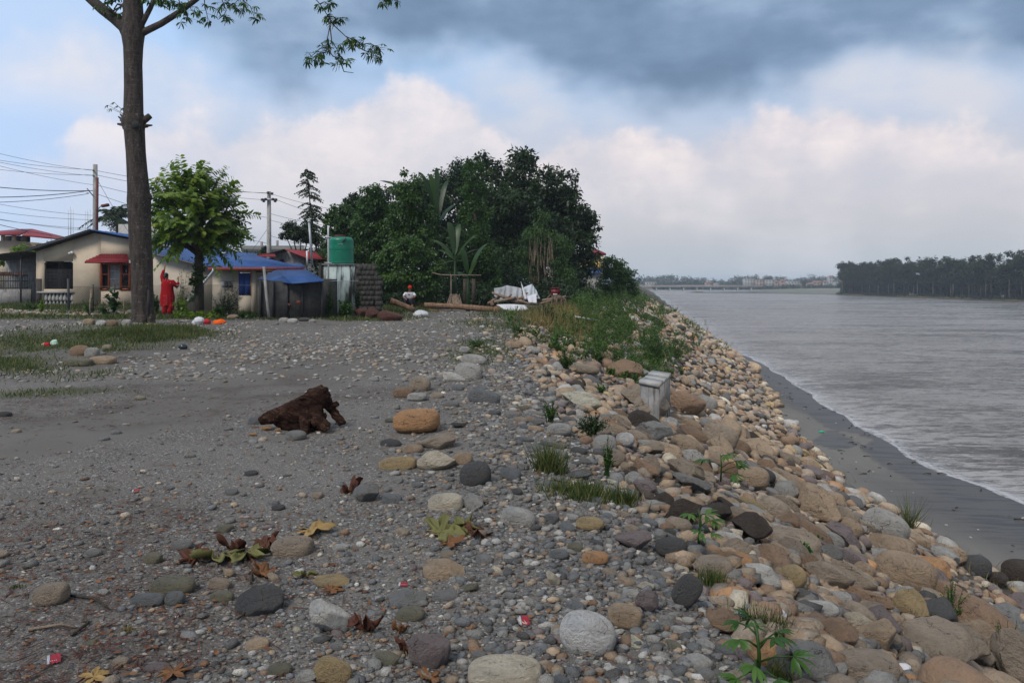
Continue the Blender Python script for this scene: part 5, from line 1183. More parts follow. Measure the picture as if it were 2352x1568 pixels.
# red tiled window hood
g = Geo(); hx0, hx1 = X(212), X(312)
g.slab([(hx0+.45, d-.02, Z(584)), (hx0, d-.75, Z(601)), (hx1, d-.75, Z(601)), (hx1-.45, d-.02, Z(584))], .10)
for r in range(5):
    u = (r+.5)/5; yy = d-.02-.73*u; zz = Z(584)+(Z(601)-Z(584))*u; xo = .45*(1-u)
    g.tube([(hx0+xo, yy, zz+.012), (hx1-xo, yy, zz+.012)], .028, 5)
for k in range(15):
    xx = hx0+.5+(hx1-hx0-1.)*k/14; g.tube([(xx, d-.04, Z(584)+.02), (xx, d-.74, Z(601)+.02)], .022, 5)
part('window_hood', g, M['redroof'], t)
g = Geo(); wx0, wx1, wz0, wz1 = X(231), X(301), Z(666), Z(604)
for a, b in ((231, 236), (249, 254), (276, 281), (296, 301)): g.bx(X(a), X(b), d-.06, d+.06, wz0, wz1)
for q in (wz0, Z(632), wz1-.09): g.bx(wx0+.1, X(249)-.002, d-.05, d+.05, q, q+.09); g.bx(X(281)+.002, wx1-.1, d-.05, d+.05, q, q+.09)
g.bx(X(254)+.002, X(276)-.002, d-.05, d+.05, wz1-.09, wz1)
wn = part('window', g, M['wood'], t)
g = Geo(); g.bx(wx0, wx1, d+.1, d+.12, wz0, wz1); part('pane', g, M['glass'], wn)
g = Geo()
for k in np.linspace(255.5, 274.5, 9): g.bx(X(k)-.012, X(k)+.012, d-.03, d-.01, wz0+.02, wz1-.1)
for q in (640, 660, 622): g.bx(X(254.3), X(275.7), d-.055, d-.035, Z(q)-.025, Z(q)+.0)
part('bars', g, M['silver'], wn)
g = Geo(); g.bx(X(263), X(266.5), d-.005, d+.02, wz0+.02, wz1-.1); part('centre_post', g, M['wood'], wn)
g = Geo(); c = W(168, 582, d); g.tube([c+(0, -.02, 0), c+(0, -.15, .03)], [.05, .09], 10); g.ball(c+(-.08, -.18, 0), .07, 2); part('wall_lamp', g, M['pvc'], t, True)
# ---- lean-to shed at the left with grille and hanging ornaments
t = thing('lean_to_shed', 'dark open lean-to with iron grilles joined to the left of the cream house', 'shed', (X(30), d, gz))
g = Geo(); tin(g, (X(83)-.32, d-.6, Z(578)), (X(83)-.32, d+6, Z(578)), (X(-60), d+6, Z(594)), (X(-60), d-.6, Z(594)), 8); part('roof', g, M['darkmesh'], t)
g = Geo(); g.bx(X(-60), X(82), d+2.6, d+2.7, gz, Z(590)); part('back_wall', g, M['concrete'], t)
g = Geo(); g.bx(X(-60), X(62), d+.3, d+.45, gz-.1, Z(664)); part('low_wall', g, M['concrete'], t)
g = Geo(); g.tube([(X(56), d-.3, gz), (X(56), d-.3, Z(582))], .045, 8); part('post', g, M['iron'], t)
g = Geo()
for k in np.linspace(-50, 54, 27): g.bx(X(k)-.014, X(k)+.014, d+.36, d+.38, Z(664), Z(630))
for q in (632, 645, 661): g.bx(X(-60), X(55), d+.335, d+.358, Z(q)-.03, Z(q)+.02)
part('grille', g, M['iron'], t)
for k in range(15):
    if k == 9: continue
    g = Geo(); c = W(-2+k*3.9, 628, d+.3); g.lathe([(.03, -.10), (.055, -.04), (.05, .04), (.02, .09)], tuple(c), 8); g.tube([c+(0, 0, .09), c+(0, 0, .25)], .006, 4)
    o = part('hanging_pot', g, M['farroof'] if k % 3 else M['deadtan'], t, True)
# ---- blue roofed low house
d = 32.5; Z = lambda py, dd=32.5: W(0, py, dd)[2]; X = lambda px, dd=32.5: W(px, 0, dd)[0]; gz = tz(X(480), d)
t = thing('blue_roofed_house', 'low cream house with sagging blue tin roof and blue window shutters', 'house', (X(480), d, gz))
g = Geo()
g.prism([(X(350), gz-.1), (X(488), gz-.1), (X(488), Z(617)), (X(350), Z(583))], d, d+.18)
g.prism([(X(488), gz-.1), (X(568.), gz-.1), (X(568), Z(618)), (X(488), Z(618))], d, d+.18) if False else None
for a, b, z0, z1 in ((488, 548, gz-.1, Z(619)), (577, 588, gz-.1, Z(619)), (548, 577, gz-.1, Z(679)), (548, 577, Z(626), Z(619))): g.bx(X(a), X(b), d, d+.18, z0, z1)
g.bx(X(588)-.18, X(588)-.002, d+.182, d+4, gz-.1, Z(619))
part('wall', g, M['cream2'], t)
g = Geo(); g.bx(X(548), X(562)-.003, d+.02, d+.06, Z(678), Z(627)); sh = part('shutter', g, M['bluewood'], t)
g = Geo(); g.bx(X(562)+.003, X(575), d+.02, d+.06, Z(678), Z(627)); part('shutter', g, M['bluewood'], t)
g = Geo(); g.bx(X(575)+.002, X(577), d-.02, d+.05, Z(679), Z(626)); g.bx(X(548), X(577), d-.02, d+.05, Z(626), Z(624.5)); part('window_frame', g, M['brick'], t)
g = Geo()
tin(g, V3(350, 573, 36.5), V3(589, 588, 37.2), V3(690, 614, d-.4), V3(488, 614, d-.4), 26, .03, .035)
part('roof', g, M['blueroof'], t)
g = Geo(); tin(g, V3(345, 573, 36.4), V3(520, 560, 39), V3(489, 613, d-.38), V3(346, 579, d-.4), 10); 
part('roof', g, M['blueroof'], t)
g = Geo(); tin(g, V3(518, 577, 38.5), V3(590, 582, 38.8), V3(588, 592, 36.8), V3(520, 592, 36.8), 8); tin(g, V3(600, 604, 36), V3(690, 605, 36.5), V3(700, 613, 33.5), V3(640, 613, 33.5), 8); part('roof', g, M['blueroof'], t)
g = Geo(); g.bx(X(487), X(705), d-.45, d-.41, Z(621), Z(614.5)); part('fascia', g, M['fascia'], t)
g = Geo(); g.tube([V3(491, 617, d-.5), V3(489, 624, d-.5), V3(466, 652, d-.55), V3(452, 668, d-.6)], .055, 8); g.tube([V3(444, 676, d-.9), V3(410, 716, d-1.0)], .055, 8); part('drain_pipe', g, M['galv'], t, True)
g = Geo(); V = []
part('ceiling_beam', Geo().bx(X(588)+.002, X(704), d+.0, d+.12, Z(625), Z(622)), M['iron'], t)
for k, (m_) in enumerate((M['white'], M['trouser'], M['trouser'])):
    g = Geo(); a = 511+k*8; g.bx(X(a), X(a+6), d-.10, d-.08, Z(660), Z(646+k*.0)); solo('hanging_laundry', g, m_, ['white cloth, leftmost of the laundry on the cream wall', 'dark cloth in the middle of the laundry on the cream wall', 'dark cloth, rightmost of the laundry on the cream wall'][k], 'laundry', 'laundry hung at the low house')
g = Geo(); g.tube([V3(505, 645.5, d-.09), V3(540, 645.5, d-.09)], .006, 4); solo('washing_line', g, M['wire'], 'short washing line holding laundry on the cream wall', 'line')
# ---- dark shed under blue tin awning
dS = 26.5; Z = lambda py, dd=26.5: W(0, py, dd)[2]; X = lambda px, dd=26.5: W(px, 0, dd)[0]; gz = tz(X(660), dS)
t = thing('dark_shed', 'dark sheeted shed under a bent blue tin awning', 'shed', (X(664), dS, gz))
g = Geo(); g.bx(X(592), X(737), dS+.3, dS+.35, gz-.05, Z(645)); g.bx(X(737)-.04, X(737), dS+.352, dS+2.5, gz-.05, Z(640)); part('sheet_wall', g, M['darkmesh'], t)
for a in (593, 622, 655, 690, 736): part('post', Geo().bx(X(a)-.03, X(a)+.03, dS+.22, dS+.295, gz-.05, Z(645)), M['iron'], t)
g = Geo(); tin(g, V3(634, 620, dS+2.2), V3(702, 619, dS+2.2), V3(744, 645, dS-.2), V3(670, 650, dS-.2), 12); part('awning', g, M['blueroof'], t)
g = Geo(); g.slab([V3(634, 619.5, dS+2.2), V3(592, 640, dS+1.8), V3(669, 650, dS-.18)], .03); part('awning', g, M['blueroof'], t)
for px, py, mm, lb in ((665, 700, 'redpipe', 'red bundle hanging on the dark shed, left one'), (686, 694, 'fascia', 'red bundle hanging on the dark shed, right one')):
    g = Geo(); c = V3(px, py, dS+.17); g.ball(tuple(c), (.07, .03, .05), 2, .35); solo('bundle', g, M[mm], lb, 'bundle', smooth=True)
# ---- leaning white fence post, chain-link fences
def chain(name, label, xa, xb, dd, pt, sp, posts, tone):
    t = thing(name, label, 'fence', tuple(at((xa+xb)/2, dd)))
    x0, x1 = (xa-CX)/F0*dd, (xb-CX)/F0*dd; zb = tz((x0+x1)/2, dd)+.02; zt = W(0, pt, dd)[2]; h = zt-zb
    g = Geo(); n = int((x1-x0)/sp)
    def wire(xs, za, zbb, off): 
        e = xs+(zbb-za)*(1 if off else -1)
        g.slab([(xs, dd+(.003 if off else -.003), za), (e, dd+(.003 if off else -.003), zbb), (e+.005, dd+(.003 if off else -.003), zbb), (xs+.005, dd+(.003 if off else -.003), za)], .004)
    k = x0-h
    while k < x1:
        a, b = max(k, x0), min(k+h, x1)
        if b > a: wire(a, zb+(a-k), zb+(b-k), True)
        a2, b2 = max(k, x0), min(k+h, x1)   # mirrored
        if b2 > a2:
            g.slab([(a2, dd-.004, zt-(a2-k)), (b2, dd-.004, zt-(b2-k)), (b2+.005, dd-.004, zt-(b2-k)), (a2+.005, dd-.004, zt-(a2-k))], .004)
        k += sp
    part('mesh', g, M[tone], t)
    g = Geo(); g.tube([(x0, dd, zt), (x1, dd, zt)], .008, 5); part('top_wire', g, M[tone], t)
    for p in posts: part('post', Geo().tube([(((p-CX)/F0*dd), dd+.03, zb-.1), ((p-CX)/F0*dd, dd+.03, zt+.08)], .035, 8), M['iron'], t, True)
chain('chain_link_fence', 'rusty chain-link fence in front of the cream house, left of the big trunk', 168, 352, 30.5, 658, .085, [213, 262], 'drift')
chain('chain_link_fence', 'chain-link fence in front of the low blue roofed house', 345, 592, 29, 655, .085, [466], 'galv')
chain('chain_link_fence', 'chain-link fence in front of the stained white wall', 739, 822, 27.6, 645, .085, [738], 'galv')
t_ = Geo().tube([V3(606, 613, 26.3), V3(612, 680, 26.2), V3(618, 730, 26.1)], .045, 8)
solo('leaning_post', t_, M['polec'], 'pale leaning concrete post in front of the dark shed', 'post', smooth=True)
solo('iron_stake', Geo().tube([V3(157, 640, 33), V3(158, 735, 33)], .05, 8), M['iron'], 'dark iron stake before the balustrade of the cream house', 'post', smooth=True)
solo('wooden_stake', Geo().tube([V3(211, 664, 30), V3(208, 722, 30)], [.05, .06], 7), M['drift'], 'weathered wooden stake left of the taro clump', 'post', smooth=True)
for px, pt, lb in ((206, 685, 'thin pale cane standing left on the lawn'), (284, 688, 'thin pale cane standing right on the lawn near the trunk')):
    solo('bamboo_cane', Geo().tube([at(px+2, 26.5), W(px, pt, 26.5)], .018, 6), M['drygrass'] if False else M['drift'], lb, 'cane', 'canes on the lawn', smooth=True)
# ---- white stained wall, tank, pipes
d = 30.; Z = lambda py, dd=30.: W(0, py, dd)[2]; X = lambda px, dd=30.: W(px, 0, dd)[0]; gz = tz(X(780), d)
t = thing('stained_wall', 'stained whitewashed water tank base with dark streaks', 'wall', (X(780), d, gz))
part('wall', Geo().bx(X(739), X(815), d, d+1.6, gz-.1, Z(609)), M['whitewall'], t); part('coping', Geo().bx(X(737), X(816.5), d-.05, d+1.65, Z(609)+.001, Z(606)), M['concrete'], t)
part('corner_post', Geo().bx(X(733), X(738.5), d-.05, d+.15, gz, Z(604)), M['darkmesh'], t)
t = thing('block_wall', 'soot streaked bare concrete block wall right of the whitewashed tank base', 'wall', (X(848), d, gz))
g = Geo(); g.bx(X(817.5), X(862), d+.05, d+.25, gz-.1, Z(606))
part('wall', g, M['block'], t)
g = Geo()
for r in range(10):
    zz = gz-.05+r*.19
    for c in range(5):
        xx = X(818)+(c+(r % 2)*.5)*.17
        if xx < X(876)-.3: g.bx(xx+.004, xx+.162, d+.043, d+.0485, zz+.003, zz+.186)
part('blocks', g, M['block'], t)
g = Geo()
for r in range(8):
    zz = gz-.05+r*.19; g.bx(X(862.3), X(878)-.05*(r % 2), d-.02, d+.2, zz, zz+.188)
part('stepped_end', g, M['block'], t)
t = thing('water_tank', 'ribbed green plastic water tank standing on the whitewashed base', 'water tank', (X(777), d+.6, Z(606)))
r0 = (X(805)-X(748))/2; c = (X(776.5), d+.6, Z(605.5)); H = Z(543)-Z(606)
prof = [(r0*.97, 0), (r0, .03)]
for k in range(6): z = .08+k*.078; prof += [(r0, z), (r0*.985, z+.018), (r0*.985, z+.028), (r0, z+.046)]
prof += [(r0, H*.62), (r0*.995, H*.64), (r0*.995, H*.78)]+[(r0, H*.80), (r0*.985, H*.815), (r0, H*.83), (r0*.99, H*.88), (r0*.93, H*.94), (r0*.78, H*.985), (r0*.45, H)]
part('body', Geo().lathe(prof, c, 40), M['tank'], t, True)
part('lid', Geo().lathe([(r0*.46, 0), (r0*.5, .01), (r0*.5, .05), (r0*.3, .075)], (c[0]-.05, c[1], c[2]+H), 24), M['redpipe'], t, True)
cu = bpy.data.curves.new('letters', 'FONT'); cu.body = 'जलधारा'; cu.size = .13
bpy.data.curves.remove(cu)
g = Geo()   # pale worn maker's mark
for k in range(7):
    a = -1.62+k*.055; q = lambda a, z: (c[0]+math.cos(a)*(r0+.004), c[1]+math.sin(a)*(r0+.004), z)
    zc = c[2]+H*.71; g.tube([q(a, zc-.025), q(a+.02, zc+.02), q(a+.045, zc-.015+.02*(k % 2))], .007, 4)
part('worn_lettering', g, M['white'], t)
g = Geo()
for s_ in range(3): g.tube([(c[0]+.25-.03*s_, c[1]-r0*.86, c[2]+H*.93-.02*s_), (c[0]+.22-.03*s_, c[1]-r0-.03, c[2]+H*.86-.03*s_)], .03, 6)
part('outlet', g, M['iron'], t)
t = thing('standpipe', 'tall cream plastic pipe strapped in front of the green water tank', 'pipe', tuple(V3(754, 700, 29.6)))
part('pipe', Geo().tube([V3(755, 722, 29.6), V3(754, 540, 29.6), V3(754, 518, 29.6)], .032, 8), M['pvc'], t, True)
for q in (544, 603): part('strap', Geo().tube([V3(745, q, 29.55), V3(762, q+1, 29.55)], .016, 6), M['pvc'], t)
solo('vent_pipe', Geo().tube([V3(717, 608, 31), V3(710, 510, 31)], .045, 8).tube([V3(707, 509, 31), V3(713, 508.5, 31)], .06, 8), M['galv'], 'tall grey steel pipe rising behind the awning', 'pipe', smooth=True)
solo('vent_pipe', Geo().tube([V3(706, 609, 31), V3(705, 576, 31)], .038, 8), M['pvc'], 'short white pipe left of the tall grey steel pipe', 'pipe', smooth=True)
# ---- houses behind
def box_house(name, label, x0, x1, yt, yb, d, dep, wm, roof=None, extra=None):
    t = thing(name, label, 'house', (W(x0, 0, d)[0], d, W(0, yb, d)[2]))
    gzz = tz(W(x0, 0, d)[0], d)-.2
    part('wall', Geo().bx(W(x0, 0, d)[0], W(x1, 0, d)[0], d, d+dep, gzz, W(0, yt, d)[2]), M[wm], t)
    return t
t = box_house('tower_house', 'pale upper storey house with red hipped roof at the far left edge', -40, 33, 553, 600, 75, 7, 'cream')
Zb = lambda py: W(0, py, 75)[2]; Xb = lambda px: W(px, 0, 75)[0]
for a, b in ((-40, -34), (2, 7), (27, 33)): part('column', Geo().bx(Xb(a), Xb(b), 75, 75.3, Zb(553)+.002, Zb(538)), M['cream'], t)
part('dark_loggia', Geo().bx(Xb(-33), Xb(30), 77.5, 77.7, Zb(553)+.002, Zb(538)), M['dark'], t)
part('window', Geo().bx(Xb(13), Xb(25), 77.3, 77.45, Zb(552), Zb(541)), M['farwall'], t)
g = Geo(); g.slab([(Xb(-60), 74, Zb(538)), (Xb(60), 74, Zb(540)), (Xb(16), 79, Zb(519)), (Xb(-10), 79, Zb(519))], .12); g.slab([(Xb(66), 74.01, Zb(541)), (Xb(66), 84, Zb(541)), (Xb(16), 79.01, Zb(519))], .12); part('roof', g, M['redroof'], t)
part('chimney', Geo().bx(Xb(46), Xb(48), 76, 76.3, Zb(541), Zb(532)), M['iron'], t)
for px, yt, pp, lb in ((161, 545, 476, 'unfinished concrete column with tall bare rebar rising behind the gable, left one'), (200, 560, 482, 'cluster of bare rebar behind the gable, right one')):
    t = thing('rebar_column', lb, 'column', tuple(W(px, 600, 58)), 'unfinished columns behind the gable')
    w_ = .18; b = W(px, 600, 58)
    part('column', Geo().bx(b[0]-w_, b[0]+w_, 58, 58.3, b[2], W(0, yt, 58)[2]), M['paleconc'], t)
    g = Geo()
    for k, q in enumerate((-.14, -.05, .05, .14)): g.tube([(b[0]+q, 58.05+.1*(k % 2), W(0, yt, 58)[2]), (b[0]+q*1.1, 58.05+.1*(k % 2), W(0, pp+rng.uniform(-3, 6), 58)[2])], .013, 4)
    part('rebar', g, M['galv'], t)
d = 62
t = box_house('grey_house', 'grey concrete house top seen between the palm and the garden tree', 272, 440, 515, 620, d, 6, 'paleconc')
t = box_house('terrace_house', 'long pale terrace with balustrade behind the blue roof', 555, 700, 577, 620, 80, 8, 'farwall')
Zb = lambda py: W(0, py, 80)[2]; Xb = lambda px: W(px, 0, 80)[0]
g = Geo(); g.bx(Xb(555), Xb(700), 79.8, 79.95, Zb(566), Zb(564.5))
for k in np.linspace(556, 699, 60): g.bx(Xb(k)-.04, Xb(k)+.04, 79.82, 79.93, Zb(577), Zb(566)-.002)
part('balustrade', g, M['farwall'], t); part('pillar', Geo().bx(Xb(598), Xb(602), 80.0, 80.3, Zb(577), Zb(555)), M['farwall'], t); part('pillar', Geo().bx(Xb(634), Xb(638), 80.0, 80.3, Zb(577), Zb(552)), M['farwall'], t)
d = 46; Zb = lambda py: W(0, py, 46)[2]; Xb = lambda px: W(px, 0, 46)[0]
t = thing('red_roofed_house', 'grey walled house with red tin roof behind the white pole', 'house', (Xb(660), d, .3))
g = Geo(); g.prism([(Xb(620), .2), (Xb(704), .2), (Xb(704), Zb(590)), (Xb(662), Zb(575)), (Xb(620), Zb(585))], d, d+.2); part('wall', g, M['concrete'], t)
g = Geo(); tin(g, (Xb(659), d-.5, Zb(573)), (Xb(722), d+6, Zb(573)), (Xb(790), d+5, Zb(592)), (Xb(712), d-.5, Zb(595)), 14); part('roof', g, M['redroof'], t)
g = Geo(); tin(g, (Xb(658), d-.5, Zb(573)), (Xb(658), d+5, Zb(573)), (Xb(616), d+5, Zb(585)), (Xb(616), d-.5, Zb(585)), 5); part('roof', g, M['darkmesh'], t)
t = thing('red_roofed_shed', 'low shed with red tin roof between blue roof and concrete pole', 'shed', (Xb(605), 44, .3))
Zc = lambda py: W(0, py, 44)[2]; Xc_ = lambda px: W(px, 0, 44)[0]
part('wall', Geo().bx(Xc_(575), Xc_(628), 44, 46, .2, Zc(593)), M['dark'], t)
g = Geo(); tin(g, (Xc_(588), 46, Zc(578)), (Xc_(605), 46, Zc(578)), (Xc_(637), 43.7, Zc(590)), (Xc_(590), 43.7, Zc(588)), 9); part('roof', g, M['redroof'], t)
# right of the clump: house with red roof, low blue edged wall
t = thing('riverside_house', 'yellow walled house with red roof peeping out right of the huge tree', 'house', tuple(W(1376, 640, 80)))
part('wall', Geo().bx(*(W(1340, 0, 80)[0], W(1381, 0, 80)[0]), 80, 85, 0, W(0, 583, 80)[2]), plain('yellow_plaster', (.62, .42, .15), .9, .1, 2), t)
a = [W(1345, 571, 82), W(1362, 568, 82), W(1392, 582, 79.6), W(1340, 582, 79.6)]
g = Geo(); g.slab([a[0], a[3], a[2], a[1]], .2); part('roof', g, M['redroof'], t); part('column', Geo().bx(W(1379, 0, 80)[0], W(1385, 0, 80)[0], 79.7, 79.95, 2, W(0, 583, 80)[2]), M['cream'], t)
t = thing('low_building', 'low pale grey building with blue tin roof under the huge tree', 'building', tuple(W(1360, 660, 72)))
part('wall', Geo().bx(W(1340, 0, 72)[0], W(1380, 0, 72)[0], 72, 75, .2, W(0, 625, 72)[2]), M['paleconc'], t)
g = Geo(); tin(g, W(1342, 615, 74), W(1382, 615, 74), W(1383, 626, 71.6), W(1338, 626, 71.6), 9); part('roof', g, M['blueroof'], t)
# ================================================================ POLES AND CABLES
def pole(label, px, pt, pb, d, w0, extras):
    b = W(px, pb, d); b[2] = tz(b[0], d); top = W(px, pt, d)
    t = thing('utility_pole', label, 'utility pole', tuple(b)); part('pole', Geo().tube([b, top], [w0, w0*.72], 4 if extras == 'a' else 10), M['polec'], t); return t, b, top
t, b1, top1 = pole('square concrete pole with a rust red pipe and street lamp behind the gable', 219, 378, 640, 50, .20, 'a')
part('pipe', Geo().tube([W(224, 408, 49.85), W(222.5, 600, 49.85)], .075, 8), M['redpipe'], t, True)
for q in (392, 404): part('insulator', Geo().lathe([(.03, -.06), (.06, -.03), (.06, .03), (.03, .06)], tuple(W(215, q, 49.8)), 8), M['tank'], t, True)
part('lamp_arm', Geo().tube([W(222, 485, 49.8), W(231, 474, 49.6), W(237, 472, 49.5)], .025, 6), M['iron'], t)
part('street_lamp', Geo().box(tuple(W(242, 472, 49.5)), (.42, .22, .16), ry=-.2), M['redpipe'], t)
part('bracket', Geo().tube([W(200, 433, 49.8), W(214, 450, 49.8)], .03, 6).tube([W(199, 443, 49.8), W(205, 444, 49.8)], .02, 5), M['iron'], t)
t, b2, top2 = pole('round concrete pole with a white insulated crossarm right of the garden tree', 618, 440, 640, 58, .19, 'b')
part('crossarm', Geo().bx(*(W(601, 0, 58)[0], W(636, 0, 58)[0]), 57.75, 57.83, W(0, 461, 58)[2], W(0, 457, 58)[2]), M['galv'], t)
for a, q in ((603, 459), (610, 458), (627, 458), (634, 459), (616, 443), (625, 445), (632, 462), (606, 462)):
    part('insulator', Geo().lathe([(.05, -.09), (.13, -.06), (.06, -.02), (.13, .03), (.05, .10)], tuple(W(a, q, 57.7)), 10), M['wire'], t, True)
WLAB = []
def cable(pts, d0, d1, r, label):
    n = 16; (ax_, ay), (bx_, by) = pts; u = np.linspace(0, 1, n); A = W(ax_, ay, d0); B = W(bx_, by, d1)
    C = A+np.outer(u, B-A); C[:, 2] -= .35*4*u*(1-u)*(np.linalg.norm(B-A)/20)
    solo('overhead_cable', Geo().tube(C, r, 4), M['wire'], label, 'cable', 'overhead cables')
lab = ['uppermost thin cable from the left edge to the square pole', 'second thin cable from the top at the left edge', 'third thin cable from the top at the left edge', 'fourth thin cable, rising to meet the square pole head', 'fifth thin cable at the left, just below the pole head', 'thick cable at the left edge, the higher of two thick ones', 'thick sagging cable at the left edge, the lower of two thick ones',
       'cable just below the thick ones at the left edge', 'faint cable above the rebar columns', 'faint cable crossing behind the rebar columns', 'low faint cable over the lean-to', 'dark cable descending from the left edge to the gable', 'lowest pale cable at the far left']
ends = [((-60, 338), (214, 392)), ((-60, 358), (214, 390)), ((-60, 360), (214, 404)), ((-60, 382), (214, 402)), ((-60, 365), (216, 425)), ((-60, 424), (214, 438)), ((-60, 453), (206, 438)),
        ((-60, 466), (203, 445)), ((-60, 458), (217, 495)), ((-60, 478), (217, 505)), ((-60, 492), (217, 530)), ((-60, 500), (120, 541)), ((-60, 495), (217, 525))]
for k, ((a, b), l) in enumerate(zip(ends, lab)): cable((a, b), 43, 50 if k != 11 else 44, .022 if k in (5, 6) else .016 if k in (7, 11) else .010, l)
ends = [((221, 392), (625, 445)), ((221, 402), (603, 459)), ((221, 425), (618, 500)), ((221, 445), (618, 560)), ((635, 459), (760, 500)), ((625, 446), (760, 480)), ((618, 490), (760, 520)), ((618, 540), (740, 575)), ((618, 505), (770, 535)), ((560, 600), (618, 520)), ((222, 410), (300, 540)), ((618, 443), (450, 430))]
lab = ['topmost cable running right from the square pole to the round pole', 'second cable running right from the square pole to the round pole', 'third cable from the square pole passing behind the big trunk', 'steep cable from the square pole down behind the garden tree', 'cable leaving the crossarm of the round pole to the right', 'top cable leaving the round pole to the right', 'cable leaving the round pole below its crossarm', 'lowest cable leaving the round pole to the right', 'long cable from the round pole to the slim tree', 'stay cable rising to the round pole from the left', 'service cable dropping from the square pole toward the palm', 'upper cable left of the round pole head']
for (a, b), l in zip(ends, lab): cable((a, b), 50 if a[0] < 300 else 58, 58 if b[0] > 400 else 50, .012, l)
# ================================================================ FAR BANK
ORDW = 'first second third fourth fifth sixth seventh eighth ninth tenth eleventh twelfth thirteenth fourteenth fifteenth sixteenth seventeenth eighteenth nineteenth twentieth'.split()
def ordw(k): 
    if k < 20: return ORDW[k]
    tens = ['', '', 'twenty', 'thirty', 'forty', 'fifty'][(k+1)//10]; u = (k+1) % 10
    return {'twenty': 'twentieth', 'thirty': 'thirtieth', 'forty': 'fortieth', 'fifty': 'fiftieth'}[tens] if u == 0 else tens+'-'+ORDW[u-1]
def forest_proto(seed):
    global rng
    keep = rng; rng = np.random.default_rng(seed); h = 1.
    g = Geo(); H = 15.5; lean = rng.normal(0, .3)
    g.tube([(0, 0, -.3), (lean*.4, 0, 5), (lean, 0, 12)], [.26, .2, .09], 6)
    for _ in range(4): a = rng.uniform(0, 6.28); z = rng.uniform(5, 11); g.tube([(lean*.6, 0, z), (lean*.6+math.cos(a)*2, math.sin(a)*2, z+2)], [.08, .03], 4)
    tr = mesh('trunk', g, M['palebark'] if seed % 3 == 0 else M['bark2'])
    g = Geo(); cl = []
    w_ = rng.uniform(1.7, 2.7)
    for k in range(9): z = rng.uniform(6.0, 14.6); r = w_*(1-.4*abs(z-11)/5); cl.append(((lean+rng.normal(0, 1.1), rng.normal(0, 1.1), z), (r*.8, r*.8, r*.72)))
    cl.append(((lean, 0, 14.6+rng.uniform(-.8, 1)), (1.2, 1.2, 1.0)))
    crown(g, cl, 2600, .62, .35, sub=16, subr=.42); cr = mesh('crown', g, M['farleaf']); rng = keep
    return tr, cr
PR = [forest_proto(300+i) for i in range(7)]
row = []
ys_ = np.linspace(257, 411, 46)
for y in ys_:
    x = 170.5+rng.normal(0, .8)+(.0 if y < 400 else 0); row.append((x, y+rng.normal(0, .9)))
row += [(173+3.2*k+rng.normal(0, .5), 412+rng.normal(0, 1)) for k in range(5)]
row.sort(key=lambda q: q[0]/q[1])
for k, (x, y) in enumerate(row):
    h = rng.uniform(.82, 1.08)*(1.12 if k % 9 == 4 else 1); b = tz(x, y)
    t = thing('forest_tree', f'tall forest tree on the far bank, {ordw(k)} from the left end', 'tree', (x, y, b), 'forest trees on the far bank')
    t.scale = (h, h, h); t.rotation_euler = (0, 0, rng.uniform(0, 6.28)); tr, cr = PR[k % 7]
    for nm, me in (('trunk', tr), ('crown', cr)): o = link(nm, me); o.parent = t
G = Geo(); cl = []
for k in range(520):
    y = rng.uniform(215, 432); x = 172.5+abs(rng.normal(0, 11))+1.5; cl.append(((x, y, tz(x, y)+rng.uniform(0, 14.2)*rng.choice((1, .45))), rng.uniform(1.6, 3.0)))
crown(G, cl, 78000, .95, .3, sub=9, subr=.55)
solo('forest', G, M['farleaf'], 'dark wood filling the far bank behind the front row of trees', 'forest', kind='stuff')
G = Geo(); cl = [((168.5+rng.normal(0, .8), y, tz(168, y)+.3), (rng.uniform(.8, 1.6), 1.4, rng.uniform(.4, 1.3))) for y in np.linspace(240, 412, 70)]
crown(G, cl, 9000, .4, .2, sub=8, subr=.6); solo('far_scrub', G, M['farleaf'], 'low scrub along the foot of the far bank forest', 'scrub', kind='stuff')
G = Geo(); n = 5000; y = rng.uniform(235, 520, n); x = Xr(y)+rng.uniform(1.5, 6, n); k = snoise(np.stack([x, y], 1), 71, 2, .12) > .0
grass_geo(G, x[k], y[k], .55, .16); solo('dry_reeds', G, M['drygrass'], 'dry yellow reeds along the far sand bank', 'reeds', kind='stuff')
# bridge
d = 640; t = thing('river_bridge', 'long low concrete bridge on slender piers across the far reach of the river', 'bridge', tuple(W(1600, 665, d)))
zd = W(0, 656.5, d)[2]; Xd = lambda px: W(px, 0, d)[0]
part('deck', Geo().bx(Xd(1452), Xd(1749), d-3, d+3, zd-.75, zd-.05), M['paleconc'], t)
for sgn in (-1, 1):
    g = Geo(); g.bx(Xd(1452), Xd(1749), d+sgn*2.9-.05, d+sgn*2.9+.05, zd+.70, zd+.82)
    for k in np.arange(1452, 1749, 1.6): g.bx(Xd(k)-.07, Xd(k)+.07, d+sgn*2.9-.045, d+sgn*2.9+.045, zd-.05, zd+.698)
    part('railing', g, M['farroof'] if sgn < 0 else M['paleconc'], t)
for k in range(9):
    c = Xd(1476+31*k); g = Geo(); g.bx(c-.42, c+.42, d-2.2, d+2.2, WZ-2, zd-1.152); g.bx(c-.8, c+.8, d-2.7, d+2.7, zd-1.15, zd-.752); part('pier', g, M['paleconc'], t)
